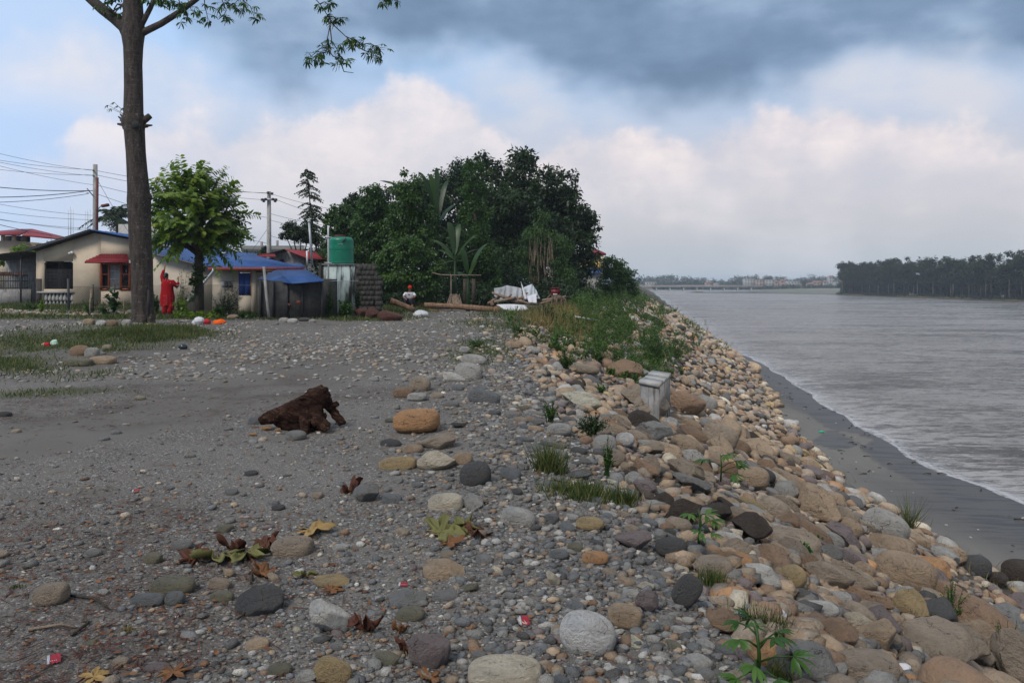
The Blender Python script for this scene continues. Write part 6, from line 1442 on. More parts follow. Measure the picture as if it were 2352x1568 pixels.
# town
TOWN = [(1710, 1735, 640.5, 742, 'farwall', 'grey block of flats with a flat roof, tallest at the left of the far town', 0), (1737, 1757, 643, 738, 'farwall2', 'orange pink flats beside the grey block of flats in the far town', 0), (1757.5, 1779, 642.5, 744, 'farwall', 'cream and orange flats right of the pink flats in the far town', 0),
        (1793, 1808, 645, 760, 'farwall2', 'brown pink house left of the long white house in the far town', 1), (1809, 1837, 646, 735, 'farwall', 'long white house near the river in the far town', 0), (1852, 1866, 652, 722, 'farwall', 'small white house low on the bank in the far town', 1),
        (1868, 1890, 648, 745, 'farwall2', 'wide house with a rust coloured roof in the far town', 1), (1905, 1916, 636, 752, 'farwall', 'tall narrow white house near the forest edge in the far town', 1), (1917, 1932, 648, 728, 'farwall', 'pale house just below the tall narrow house', 0), (1934, 1948, 641, 760, 'farwall2', 'house with dark roof touching the forest edge', 1),
        (1484, 1508, 648, 760, 'farwall', 'white house above the left end of the far bridge', 0), (1622, 1636, 649, 770, 'farwall2', 'rust roofed house seen above the middle of the bridge', 1), (1642, 1652, 650, 768, 'farwall', 'small pale house seen above the bridge, right of the rust roofed one', 0), (1840, 1850, 650, 765, 'farwall2', 'small brown house behind the long white house', 1), (1780, 1791, 647, 766, 'farwall2', 'small rust house between the flats and the brown pink house', 1), (1505, 1518, 659, 722, 'farwall', 'white hut low at the water under the bridge left part', 0), (1892, 1903, 647, 770, 'farwall', 'pale house half behind the wide rust roofed house', 1)]
for x0, x1, yt, d, wm, lb, rf in TOWN:
    a, b = W(x0, 0, d)[0], W(x1, 0, d)[0]; zt = W(0, yt, d)[2]; zb = tz((a+b)/2, d)-.3
    t = thing('town_house', lb, 'building', ((a+b)/2, d, zb), 'houses of the far town')
    part('wall', Geo().bx(a, b, d, d+7, zb, zt), M[wm], t)
    if rf: g = Geo(); g.slab([(a-.4, d-.5, zt+.1), (b+.4, d-.5, zt+.1), (b-.5, d+3.5, zt+1.3), (a+.5, d+3.5, zt+1.3)], .2); part('roof', g, M['farroof'], t)
    else: part('parapet', Geo().bx(a-.2, b+.2, d-.2, d+.15, zt+.002, zt+.35), M[wm], t)
    nf = max(1, int((zt-zb)/2.6)); nw = max(2, int((b-a)/2.4))
    for f in range(nf):
        for q in range(nw):
            if zt-1.9-f*2.6 < zb: continue
            cx = a+(q+.5)*(b-a)/nw; part('window', Geo().bx(cx-.5, cx+.5, d-.06, d+.05, zt-1.9-f*2.6, zt-.7-f*2.6), M['glass'], t)
G = Geo(); cl = []
for k in range(420):   # wooded skyline far behind
    px = rng.uniform(1380, 2700); d = rng.uniform(1000, 1120); x = W(px, 0, d)[0]; b = tz(x, d); cl.append(((x, d, b+rng.uniform(0, 8.5)+1.5*math.sin(px*.03)), (rng.uniform(4, 8), 4, rng.uniform(2, 4))))
for k in range(260):
    px = rng.uniform(1480, 1960); d = rng.uniform(775, 860); x = W(px, 0, d)[0]; b = tz(x, d); cl.append(((x, d, b+rng.uniform(.5, 3.6)), (rng.uniform(2, 4.5), 3, rng.uniform(1.3, 2.6))))
for k in range(230):
    px = rng.uniform(1500, 1960); d = rng.uniform(710, 722); x = W(px, 0, d)[0]; b = tz(x, d); cl.append(((x, d, b+rng.uniform(.2, 2.6)*rng.random()), (rng.uniform(1, 2.6), 2, rng.uniform(.7, 1.3))))
crown(G, cl, 60000, 2.3, .2, sub=8, subr=.6); solo('far_woods', G, M['farleaf'], 'hazy line of woods along the horizon beyond the bridge and town', 'woods', kind='stuff')
for px, pt, w_, d, lb in ((1873, 629, 26, 800, 'broad dark tree cluster rising above the far town'), (1757, 633, 7, 790, 'single round tree above the far flats'), (1768, 632, 6, 792, 'pointed tree above the far flats'), (1784, 633, 6, 790, 'tree right of the pointed tree above the far flats'), (1733, 637, 9, 785, 'low tree above the grey flats'), (1847, 641, 8, 725, 'dark conical tree by the far riverbank'), (1600, 644, 9, 770, 'round tree above the middle of the bridge'), (1560, 646, 12, 772, 'wide tree above the left part of the bridge')):
    x = W(px, 0, d)[0]; b = tz(x, d); zt = W(0, pt, d)[2]; h = zt-b; r = w_*d/F0
    t = thing('distant_tree', lb, 'tree', (x, d, b)); part('trunk', Geo().tube([(x, d, b-.2), (x, d, b+h*.6)], [.3, .15], 5), M['bark2'], t)
    g = Geo(); crown(g, [((x+r*q, d, b+h*.62-abs(q)*h*.12), (r*.6, r*.6, h*.38)) for q in (-.5, 0, .5)], 900, 1.0, .2, sub=10, subr=.5); part('crown', g, M['farleaf'], t)
# ================================================================ PEOPLE
def skin(name, verts, edges, mat, parent, root=0, sub=2):
    me = bpy.data.meshes.new(name); me.from_pydata([v[:3] for v in verts], edges, []); me.materials.append(mat)
    o = link(name, me); o.parent = parent
    m = o.modifiers.new('Skin', 'SKIN'); 
    for i, v in enumerate(verts):
        r = v[3]; o.data.skin_vertices[0].data[i].radius = r if hasattr(r, '__len__') else (r, r)
        o.data.skin_vertices[0].data[i].use_root = (i == root)
    m.use_smooth_shade = True
    if sub: s = o.modifiers.new('Sub', 'SUBSURF'); s.levels = sub; s.render_levels = sub
    return o
def chainv(V, E, start, pts):
    i = start
    for p in pts: V.append(p); E.append((i, len(V)-1)); i = len(V)-1
    return i
def hand(V, E, wrist, c, d, side, s=1.):
    """palm and five fingers from wrist index; d finger direction, side across the palm"""
    c = Vector(c); d = Vector(d).normalized(); sv = Vector(side).normalized(); up = d.cross(sv)
    V.append((*(c+d*.045), (.030, .018))); E.append((wrist, len(V)-1)); palm = len(V)-1
    for k, (o, L) in enumerate(((-.028, .062), (-.010, .072), (.010, .068), (.027, .052))):
        a = c+d*.075+sv*o; b = a+d*L*.5+up*.006; e = a+d*L*.92+up*.022; chainv(V, E, palm, [(*a, .0095), (*b, .0085), (*e, .007)])
    a = c+d*.035-sv*.04; b = a+d*.03-sv*.022; chainv(V, E, palm, [(*a, .011), (*b, .009)])
dW = 29.; fw = at(386, dW); fw = np.array((fw[0], dW, fw[2]))
t = thing('person', 'woman in a red dotted dress seen from behind, reaching up beside the big trunk', 'person', tuple(fw))
V = [(0, 0, .84, (.15, .11))]; E = []
s_ = chainv(V, E, 0, [(-.01, .0, 1.0, (.125, .09)), (-.02, .01, 1.16, (.14, .09)), (-.03, .01, 1.27, (.07, .06)), (-.05, .02, 1.335, (.045, .045)), (-.075, .03, 1.40, (.072, .082)), (-.08, .035, 1.475, (.076, .088)), (-.08, .035, 1.525, (.045, .055))])
chest = 2
e = chainv(V, E, chest, [(-.17, .0, 1.27, .055), (-.235, .05, 1.44, .045), (-.20, .10, 1.62, .036), (-.17, .12, 1.755, .024)]); hand(V, E, e, (-.17, .12, 1.76), (0.0, .1, 1), (1, 0, 0))
e = chainv(V, E, chest, [(.15, .0, 1.24, .055), (.27, .06, 1.06, .044), (.30, .16, 1.16, .034), (.275, .24, 1.29, .024)]); hand(V, E, e, (.275, .24, 1.295), (-.1, .2, 1), (1, 0, 0))
for sx_ in (-1, 1): chainv(V, E, 0, [(sx_*.09, 0, .74, .10), (sx_*.10, .01, .44, .062), (sx_*.10-.02, -.01, .10, .038), (sx_*.10-.02, -.01, .045, .04), (sx_*.10-.02, .12, .025, .032)])
skin('body', V, E, M['skin'], t)
g = Geo(); prof = [(.235, .37), (.245, .44), (.252, .55), (.255, .68), (.245, .80), (.225, .90), (.218, .98), (.225, 1.08), (.212, 1.18), (.165, 1.26), (.085, 1.315), (.055, 1.33)]
nn = 40; VV = []
for r0_, z_ in prof:
    for k in range(nn):
        a_ = k*2*math.pi/nn; fo = 1+(.05*math.sin(a_*9+z_*3)+.03*math.sin(a_*5-z_*7))*(1-float(sm(z_, .6, 1.0)))+.02*math.sin(a_*6+z_*20)
        VV.append((fw[0]-.012-.018*z_+r0_*fo*math.cos(a_), fw[1]+.01+r0_*.68*fo*math.sin(a_), fw[2]+z_))
g.add(VV, [(i*nn+j, i*nn+(j+1) % nn, (i+1)*nn+(j+1) % nn, (i+1)*nn+j) for i in range(len(prof)-1) for j in range(nn)])
g.tube([fw+q for q in ((-.10, .01, 1.22), (-.18, .01, 1.28), (-.235, .045, 1.42), (-.225, .08, 1.54), (-.195, .105, 1.66))], [.09, .085, .07, .06, .045], 14, wob=.03)
g.tube([fw+q for q in ((.08, .01, 1.22), (.165, .01, 1.235), (.245, .045, 1.12), (.285, .075, 1.07), (.30, .13, 1.12), (.29, .19, 1.20))], [.09, .085, .078, .072, .062, .05], 14, wob=.03)
part('dress', g, M['dress'], t, True)
for sx_ in (-1, 1):
    g = Geo(); g.tube([fw+q for q in ((sx_*.11, 0, .46), (sx_*.105, 0, .3), (sx_*.10-.015, 0, .17), (sx_*.10-.02, -.01, .07))], [.115, .11, .10, .082], 14, wob=.05); part('trouser_leg', g, M['dress'], t, True)
g = Geo(); g.ball(fw+(-.08, .01, 1.485), (.088, .095, .085), 3, .04); g.ball(fw+(-.075, -.075, 1.43), (.055, .045, .05), 2, .05); part('hair', g, M['hair'], t, True)
# crouching figure
dP = 35.6; fp = at(941, dP, .12)
t = thing('person', 'crouching figure in a white shirt and red cap in the shade of the trees', 'person', tuple(fp))
V = [(0, .12, .22, (.14, .13))]; E = []
chainv(V, E, 0, [(0, .08, .40, (.12, .10)), (0, -.02, .58, (.14, .10)), (0, -.05, .66, (.06, .06)), (.02, -.08, .72, (.045, .045)), (.03, -.11, .78, (.07, .075)), (.03, -.11, .85, (.075, .085)), (.03, -.10, .91, (.05, .055))])
e = chainv(V, E, 2, [(-.18, -.05, .60, .05), (-.25, -.20, .44, .042), (-.14, -.36, .40, .026)]); hand(V, E, e, (-.14, -.37, .40), (.5, -.6, -.3), (0, 0, 1))
e = chainv(V, E, 2, [(.18, -.05, .60, .05), (.27, -.20, .46, .042), (.17, -.36, .42, .026)]); hand(V, E, e, (.17, -.37, .42), (-.5, -.6, -.3), (0, 0, -1))
for s1 in (-1, 1): chainv(V, E, 0, [(s1*.10, .05, .22, .10), (s1*.17, -.30, .42, .065), (s1*.14, -.16, .08, .045), (s1*.14, -.30, .03, .035)])
skin('body', V, E, M['skin'], t)
V = [(0, .08, .36, (.165, .14))]; E = []; chainv(V, E, 0, [(0, -.0, .52, (.175, .13)), (0, -.04, .63, (.10, .085))]); chainv(V, E, 1, [(-.19, -.05, .60, .075), (-.25, -.17, .48, .06)]); chainv(V, E, 1, [(.19, -.05, .60, .075), (.27, -.17, .50, .06)])
skin('shirt', V, E, M['shirt'], t)
V = [(0, .12, .22, (.165, .15))]; E = []
for s1 in (-1, 1): chainv(V, E, 0, [(s1*.10, .05, .23, .12), (s1*.17, -.30, .42, .082), (s1*.145, -.18, .14, .062)])
skin('trousers', V, E, M['trouser'], t)
c = fp+(.03, -.11, .86); g = Geo(); g.lathe([(.092, 0), (.095, .03), (.085, .07), (.05, .105), (.01, .115)], tuple(c), 16); g.box((c[0], c[1]-.11, c[2]+.01), (.13, .10, .012), rx=.15); part('cap', g, M['redcap'], t, True)
# ================================================================ STUMP on the gravel
ps = hit(690, 992); k0 = .1172*ps[1]/F0
def st(zx, zy, dy=0): return np.array(((zx-1150)*k0, dy, (1165-zy)*k0))
g = Geo()
g.tube([st(330, 950), st(420, 915), st(620, 865), st(900, 770, .0), (st(1250, 640, .02)), st(1500, 470, .03), st(1590, 400, .03)], [.045, .062, .078, .098, .112, .105, .085], 14, wob=.06)
g.tube([st(900, 850), st(1250, 800), st(1560, 760, .03)], [.095, .125, .10], 12, wob=.08)
g.tube([st(1350, 500, .02), st(1500, 380, .02), st(1580, 300, .02)], [.08, .068, .04], 10, wob=.12)
g.tube([st(1540, 400), st(1660, 330)], [.05, .03], 8, wob=.1); g.tube([st(1580, 480), st(1700, 430), st(1720, 470)], [.06, .035, .018], 8, wob=.2)
g.tube([st(1600, 540, .02), st(1720, 520, .02)], [.06, .02], 8, wob=.2)
g.tube([st(1300, 760, -.08), st(1310, 950, -.15), st(1320, 1120, -.19), st(1310, 1215, -.22)], [.075, .05, .045, .04], 10, wob=.1)
g.tube([st(1400, 800, -.06), st(1560, 910, -.12), st(1700, 1020, -.14), st(1730, 1075, -.14)], [.075, .065, .055, .035], 10, wob=.1)
g.tube([st(1600, 600, .08), st(1730, 760, .1), st(1800, 880, .1), st(1890, 980, .1), st(1930, 1060, .1)], [.07, .042, .045, .048, .035], 10, wob=.12)
g.tube([st(1690, 680, .08), st(1780, 650, .06), st(1850, 610, .05)], [.04, .032, .034], 8, wob=.12)
g.tube([st(620, 960, .02), st(900, 1000, .02), st(1250, 1010, 0), st(1560, 1010, .02)], [.05, .085, .10, .085], 12, wob=.1)
g.tube([st(1050, 900, -.02), st(1100, 1060, -.04), st(1250, 1100, 0)], [.07, .06, .05], 9, wob=.12)
g.tube([st(1480, 820, 0), st(1500, 1000, .02), st(1540, 1140, .02)], [.09, .07, .05], 9, wob=.12)
g.ball(st(1210, 485, -.08), (.045, .025, .022), 2, .1)
m_, T_ = newmat('rotten_red_brown_wood'); v = oc(T_)
vr = T_.new('ShaderNodeVectorRotate'); vr.rotation_type = 'Y_AXIS'; T_.put(vr.inputs['Vector'], v); vr.inputs['Angle'].default_value = -.4
fb = T_.noise(T_.scale(vr.outputs[0], (3, 14, 14)), 2.6, 6, .72, 1.0); n2 = T_.noise(v, 22, 5, .7); n3 = T_.noise(v, 5, 4, .6)
c_ = T_.ramp(fb, [(.3, (.010, .006, .005)), (.47, (.040, .020, .014)), (.60, (.10, .052, .030)), (.76, (.21, .12, .07))])
c_ = T_.mix(T_.sstep(n3, .42, .66), T_.mix(1, c_, (.5, .42, .4), 'MULTIPLY'), c_)
setp(T_, col=c_, rough=.9, spec=.15, nrm=T_.bump(T_.math('ADD', T_.math('MULTIPLY', fb, 1.2), T_.math('MULTIPLY', n2, .6)), 1, .035))
me = mesh('tree_stump', g, m_, True); o = link('tree_stump', me)
o.location = (ps[0]+(-0)*1+((551.25+1150*.1172)-690)*ps[1]/F0, ps[1]+.1, tz(ps[0], ps[1])-.015)
tag(o, 'rotting red brown uprooted stump lying on the gravel track', 'stump')
r_ = o.modifiers.new('Remesh', 'REMESH'); r_.mode = 'VOXEL'; r_.voxel_size = .0075; r_.use_smooth_shade = True
for nm, sz_, st_, dp in (('knots', .10, .040, 3), ('grain', .022, .014, 4)):
    tx = bpy.data.textures.new(nm, 'CLOUDS'); tx.noise_scale = sz_; tx.noise_depth = dp
    q = o.modifiers.new(nm, 'DISPLACE'); q.texture = tx; q.strength = st_; q.mid_level = .5
for zx, zy, w_, h_, l in ((520, 1150, 250, 110, 'brick coloured stone under the left end of the stump'), (740, 1180, 150, 100, 'brick coloured stone propping the middle of the stump'), (930, 1155, 110, 60, 'small tan stone under the middle of the stump'), (250, 1250, 190, 70, 'brick coloured stone lying free left of the stump'), (290, 1090, 150, 45, 'flat reddish stone behind the left end of the stump'), (1560, 1190, 200, 45, 'flat tan stone under the right end of the stump')):
    p = hit(551.25+zx*.1172, 854.4+zy*.1172); s1 = .1172*p[1]/F0
    put_rock('stone', l, 'stone', None, p[0], p[1]+.02, (w_*s1, w_*s1*.6, h_*s1*1.2), .0, 'brown' if 'brick' not in l else 'orange', 'a', int(rng.integers(8)), .15, 0)
# ================================================================ CONCRETE BLOCK on the bank
FR, FL, BR, BL = [np.array(v) for v in ((2.67, 14.5), (2.41, 15.0), (3.22, 16.2), (2.84, 16.3))]
e1 = (BR-FR); e2 = (FL-FR); zt = CZ-1.83*1.0
t = thing('culvert_block', 'square concrete culvert head with slab top and open side on the riprap', 'concrete block', (2.8, 15.4, zt-1))
def pr(c, dz0, dz1): 
    g = Geo(); c = [np.array(q) for q in c]; n = len(c)
    g.add([(q[0], q[1], dz0) for q in c]+[(q[0], q[1], dz1) for q in c], [tuple(range(n))[::-1], tuple(range(n, 2*n))]+[(i, (i+1) % n, n+(i+1) % n, n+i) for i in range(n)]); return g
for a, b in ((-.02, .30), (.315, .38) if False else (.312, .655), (.668, 1.02)):
    part('top_slab', pr([FR+e1*a-e2*.03, FR+e1*b-e2*.03, FR+e1*b+e2*1.05, FR+e1*a+e2*1.05], zt-.07, zt-(.0 if a != .312 else .012)), M['paleconc'], t)
part('front_wall', pr([FR, FR+e1*.06, FR+e1*.06+e2, FR+e2], zt-1.6, zt-.072), M['concrete'], t)
part('back_wall', pr([FR+e1*.94, BR, BR+e2, FR+e1*.94+e2], zt-1.6, zt-.072), M['concrete'], t)
part('inner_wall', pr([FR+e1*.065+e2*.8, FR+e1*.935+e2*.8, FR+e1*.935+e2*.98, FR+e1*.065+e2*.98], zt-1.5, zt-.073), M['concrete'], t)
part('side_beam', pr([FR+e1*.062, FR+e1*.938, FR+e1*.938+e2*.25, FR+e1*.062+e2*.25], zt-.62, zt-.074), M['concrete'], t)
for a in (.2, .42, .60, .8): part('post', pr([FR+e1*a, FR+e1*(a+.07), FR+e1*(a+.07)+e2*.2, FR+e1*a+e2*.2], zt-1.6, zt-.622), M['concrete'], t)
# ================================================================ LOGS, TARPAULIN, RUBBISH
d = 33.5
def Lg(a, b, r0, r1=None, lb='', dd=33.5, mat='log', cat='log', nm='log', grp=None, e=0, n=9):
    A = W(a[0], a[1], dd); B = W(b[0], b[1], dd+e); mid = (A+B)/2+rng.normal(0, .02, 3)
    g = Geo(); g.tube([A, (A+mid)/2, mid, (B+mid)/2, B], np.linspace(r0, r1 or r0, 5)*(1+rng.normal(0, .05, 5)), n, wob=.04); return solo(nm, g, M[mat], lb, cat, grp, smooth=False)
Lg((975, 700), (1140, 712), .10, .135, 'long peeled log lying along the edge of the gravel below the trees', e=-.3)
g = Geo(); c = W(1140, 712, 33.18); g.tube([c, c+(.12, -.10, 0)], [.2, .17], 12, wob=.12); solo('log_end', g, M['log'], 'split bowl shaped end piece at the right end of the long peeled log', 'wood')
Lg((985, 712), (1060, 717), .05, .05, 'thin peeled branch in front of the long log')
Lg((897, 690), (952, 712), .13, .10, 'short thick rotten log leaning beside the dark boulders', dd=31.5)
K = 'branches of the wood pile'
for a, b, r0, r1, lb in (((1130, 672), (1205, 697), .05, .13, 'long tapering trunk lying across the wood pile'), ((1135, 693), (1185, 683), .07, .06, 'thick curved branch low on the left of the wood pile'), ((1160, 690), (1235, 680), .05, .05, 'pale branch pointing right over the wood pile'), ((1175, 676), (1160, 690), .04, .05, 'short forked branch on top of the wood pile'),
                         ((1190, 690), (1240, 700), .06, .05, 'branch at the foot of the white cloth'), ((1200, 683), (1212, 672), .08, .03, 'upright knobby root on the wood pile'), ((1238, 698), (1300, 680), .04, .05, 'grey pole slanting up right of the wood pile'), ((1245, 690), (1285, 682), .06, .07, 'pale branch reaching toward the red box'), ((1150, 680), (1120, 697), .05, .05, 'branch hanging over the left end of the wood pile'), ((1270, 693), (1292, 690), .08, .07, 'stubby pale branch below the red box'), ((1128, 690), (1132, 702), .07, .09, 'reddish root lump at the left end of the wood pile'), ((1245, 700), (1270, 670), .03, .025, 'thin pole leaning beside the red box')):
    Lg(a, b, r0, r1, lb, 34.2+rng.normal(0, .15), 'drift' if rng.random() < .6 else 'log', 'branch', 'branch', K)
def cloth(name, label, cat, pts, d, mat, fold=.08, nx=28, ny=12, th=.006, bot=None):
    """cloth hanging between a top line and a bottom line (pixel polylines)"""
    top, bt_ = pts; u = np.linspace(0, 1, nx); T0 = np.array([np.interp(u, np.linspace(0, 1, len(top)), [q[i] for q in top]) for i in (0, 1)]).T; B0 = np.array([np.interp(u, np.linspace(0, 1, len(bt_)), [q[i] for q in bt_]) for i in (0, 1)]).T
    V = []
    for j in range(ny):
        w_ = j/(ny-1)
        for i in range(nx):
            q = T0[i]*(1-w_)+B0[i]*w_; V.append(W(q[0], q[1], d-w_*.35+fold*math.sin(i*1.1+w_*2)*(.3+w_)+rng.normal(0, fold*.15)))
    g = Geo(); g.add(V, [(j*nx+i, j*nx+i+1, (j+1)*nx+i+1, (j+1)*nx+i) for j in range(ny-1) for i in range(nx-1)])
    o = solo(name, g, mat, label, cat, smooth=True); s = o.modifiers.new('thick', 'SOLIDIFY'); s.thickness = th; return o
cloth('tarpaulin', 'grey netting tarpaulin draped over stakes behind the wood pile', 'tarpaulin', ([(1135, 662), (1155, 659), (1163, 655), (1185, 659), (1198, 662)], [(1135, 680), (1150, 690), (1165, 690), (1185, 690), (1200, 690)]), 35, M['tarp'])
cloth('tarpaulin', 'paler grey sheet peaked over a stake right of the grey netting', 'tarpaulin', ([(1200, 662), (1205, 659), (1222, 652), (1226, 658), (1233, 668), (1238, 682)], [(1202, 690), (1210, 690), (1220, 688), (1230, 686), (1236, 686), (1241, 686)]), 34.9, M['white'] if False else plain('pale_grey_sheet', (.42, .45, .48), .8, .2, 3, .6, 9))
cloth('white_cloth', 'narrow white cloth strip hanging between the two grey sheets', 'cloth', ([(1196, 646), (1200, 655)], [(1204, 688), (1212, 686)]), 34.6, M['white'], .03, 6, 14)
cloth('white_cloth', 'white cloth square hanging low over the wood pile', 'cloth', ([(1210, 680), (1232, 674)], [(1214, 694), (1233, 696)]), 34.0, M['white'], .03, 10, 8)
cloth('roof_sheet', 'bent white roofing sheet lying on the ground below the wood pile', 'sheet', ([(1140, 700), (1160, 699), (1180, 699), (1205, 701)], [(1160, 712), (1175, 715), (1200, 714), (1216, 712)]), 33.6, M['white'], .015, 14, 10, .02)
t = thing('plastic_box', 'dark red plastic box standing on a tangle of roots', 'box', tuple(W(1275, 678, 34)))
X_ = lambda px: W(px, 0, 34)[0]; Z_ = lambda py: W(0, py, 34)[2]
g = Geo(); g.bx(X_(1266), X_(1285), 34, 34.3, Z_(677), Z_(663)); part('body', g, M['redplastic'], t); part('rim', Geo().bx(X_(1265.5), X_(1285.5), 33.97, 34.33, Z_(663)+.001, Z_(661)), M['redplastic'], t); part('label_strip', Geo().bx(X_(1270), X_(1280), 33.97, 33.998, Z_(677), Z_(674.5)), M['white'], t)
g = Geo()
for k in range(60):
    a = rng.uniform(1264, 1300); g.tube([W(rng.uniform(1268, 1286), 677, 34.1+rng.normal(0, .1)), W(a, 687, 34+rng.normal(0, .15)), W(a+rng.normal(0, 4), 699, 34+rng.normal(0, .2))], [.018, .014, .01], 4, False)
solo('root_tangle', g, M['drift'], 'tangle of dry brown roots carrying the red plastic box', 'roots')
g = Geo()
for k in range(26): a = rng.uniform(1022, 1062); g.tube([W(a, 704, 35), W(1042+rng.normal(0, 6), 675, 35.3)], [.04, .01], 5, False)
solo('root_plate', g, M['drift'], 'upturned root plate with splinters right of the crouching figure', 'roots')
g = Geo(); g.tube([W(992, 626, 34.6), W(1012, 631, 34.6), W(1036, 632, 34.6), W(1105, 632, 34.6)], .024, 7); solo('bamboo_rail', g, M['drift'], 'bent horizontal bamboo rail in front of the low banana plants', 'pole', smooth=True)
solo('bamboo_post', Geo().tube([W(1036, 632.5, 34.5), W(1036, 704, 34.5)], .022, 7), M['drift'], 'upright bamboo post below the bent bamboo rail', 'pole', smooth=True)
for k, (px, lb) in enumerate(((1068, 'grey trunk post left in the dark gap below the clump'), (1088, 'grey trunk post right in the dark gap below the clump'))): solo('stake', Geo().tube([W(px, 640, 36), W(px+1, 702, 36)], .09, 8), M['bark2'], lb, 'post', smooth=True)
def lump(name, label, cat, px, py, w_, h_, mat, lv=4, jit=.3, dep=.7, group=None, d=None):
    p = hit(px, py); s1 = p[1]/F0; g = Geo(); V, F = ico(lv); V = V*(1+jit*snoise(V, int(px), 4, 2.2))[:, None]; V[:, 2] = np.maximum(V[:, 2], -.75)
    g.add(V*np.array((w_*s1/2, w_*s1/2*dep, h_*s1/1.75))+np.array((p[0], p[1]+w_*s1/2*dep, p[2]+h_*s1/1.75*.7)), F); return solo(name, g, mat, label, cat, group, smooth=True)
lump('plastic_bag', 'white plastic bag on the verge before the garden', 'bag', 452, 746, 26, 19, M['white'])
lump('plastic_bag', 'small red bag between the white bag and the orange cloth', 'bag', 473, 744, 16, 11, M['redcloth'])
lump('cloth_heap', 'bright orange cloth heap lying on the verge', 'cloth', 500, 744, 28, 10, M['orange'], jit=.45)
lump('sack', 'white sack lying at the edge of the gravel below the trees', 'sack', 966, 730, 36, 17, M['white'], jit=.35)
lump('plastic_bag', 'pale green white bag at the left side of the track', 'bag', 121, 795, 18, 15, plain('pale_green_plastic', (.42, .56, .45), .5, .1, 9, .3, 20))
lump('plastic_bag', 'dark red bag touching the pale green white bag', 'bag', 106, 796, 14, 10, M['redcloth'])
lump('dark_bundle', 'small blue black bundle in the grass right of the big tree', 'bundle', 418, 802, 20, 13, M['glass'], jit=.1)
def plank(name, label, a, b, w_, th, mat, lift=.1):
    A = hit(*a)+(0, 0, lift); B = hit(*b)+(0, 0, lift); v = B-A; L = np.linalg.norm(v); g = Geo()
    g.box(tuple((A+B)/2), (L, w_, th), rz=math.atan2(v[1], v[0]), ry=-math.asin(v[2]/L)); return solo(name, g, mat, label, 'board')
plank('white_board', 'white board slanting down the weedy crest of the bank', (1480, 742), (1514, 758), .28, .03, M['white'], .75)
plank('white_pipe', 'grey white pipe lying at the start of the weeds', (1322, 755), (1376, 761), .06, .06, M['pvc'], .45)
plank('white_board', 'narrow white board half hidden in the weeds above the slanting board', (1455, 712), (1466, 728), .1, .03, M['white'], .4)
plank('white_stick', 'white stick standing near the water at the foot of the bank', (1684, 812), (1688, 822), .05, .05, M['white'], .25)
lump('plastic_bag', 'crumpled white plastic caught among boulders beyond the concrete block', 'bag', 1582, 925, 16, 14, M['white'], jit=.4)
lump('plastic_bag', 'torn white bag in grass left of the white oval boulder', 'bag', 1790, 1434, 34, 24, M['white'], jit=.5)
lump('food_wrapper', 'white and green wrapper between boulders at the lower right', 'wrapper', 2075, 1546, 40, 14, M['white'], jit=.5)
lump('plastic_bottle', 'pale blue bottle among the lower boulders', 'bottle', 2010, 1172 if False else 1155, 18, 10, plain('pale_blue_plastic', (.3, .45, .5), .3, .1, 9), jit=.05)
lump('plastic_scrap', 'tiny green plastic piece on the far boulders', 'lid', 1888, 994, 12, 5, M['green'], jit=.05)
def wrapper(px, py, w_, h_, rz, label):
    w_, h_ = w_*.8, h_*.8; p = hit(px, py); s1 = p[1]/F0; t = thing('foil_wrapper', label, 'wrapper', tuple(p)); a, b = w_*s1, h_*s1*1.6
    g = Geo(); n = 8
    def sheet(x0, x1, mt, nm):
        g = Geo(); V = [(p[0]+(x0+(x1-x0)*i/n)*math.cos(rz)-(j/n-.5)*b*math.sin(rz), p[1]+(x0+(x1-x0)*i/n)*math.sin(rz)+(j/n-.5)*b*math.cos(rz), p[2]+.008+(j/n)*h_*s1*.5+.003*math.sin(i*2.1+j)) for j in range(n+1) for i in range(n+1)]
        g.add(V, [(j*(n+1)+i, j*(n+1)+i+1, (j+1)*(n+1)+i+1, (j+1)*(n+1)+i) for j in range(n) for i in range(n)]); part(nm, g, mt, t)
    sheet(-a/2, -a*.3, M['foil'], 'silver_edge'); sheet(-a*.3+.0002, a/2, M['wrapper'], 'red_panel')
    g = Geo()
    for k in range(5): x = -a*.2+k*a*.13; c_ = p+np.array((x*math.cos(rz), x*math.sin(rz)-b*.28, .0125)); g.box(tuple(c_), (a*.07, b*.10, .001), rz=rz)
    part('print', g, M['white'], t)
wrapper(1204, 1432, 28, 22, .1, 'red and silver wrapper beside a small grey stone')
wrapper(124, 1520, 34, 22, .5, 'red and silver wrapper beside a round brown stone at the lower left')
wrapper(926, 1346, 26, 10, 0, 'flat crimson wrapper above the flat grey stone')
wrapper(312, 1130, 20, 8, .3, 'small crimson wrapper on the left middle gravel')
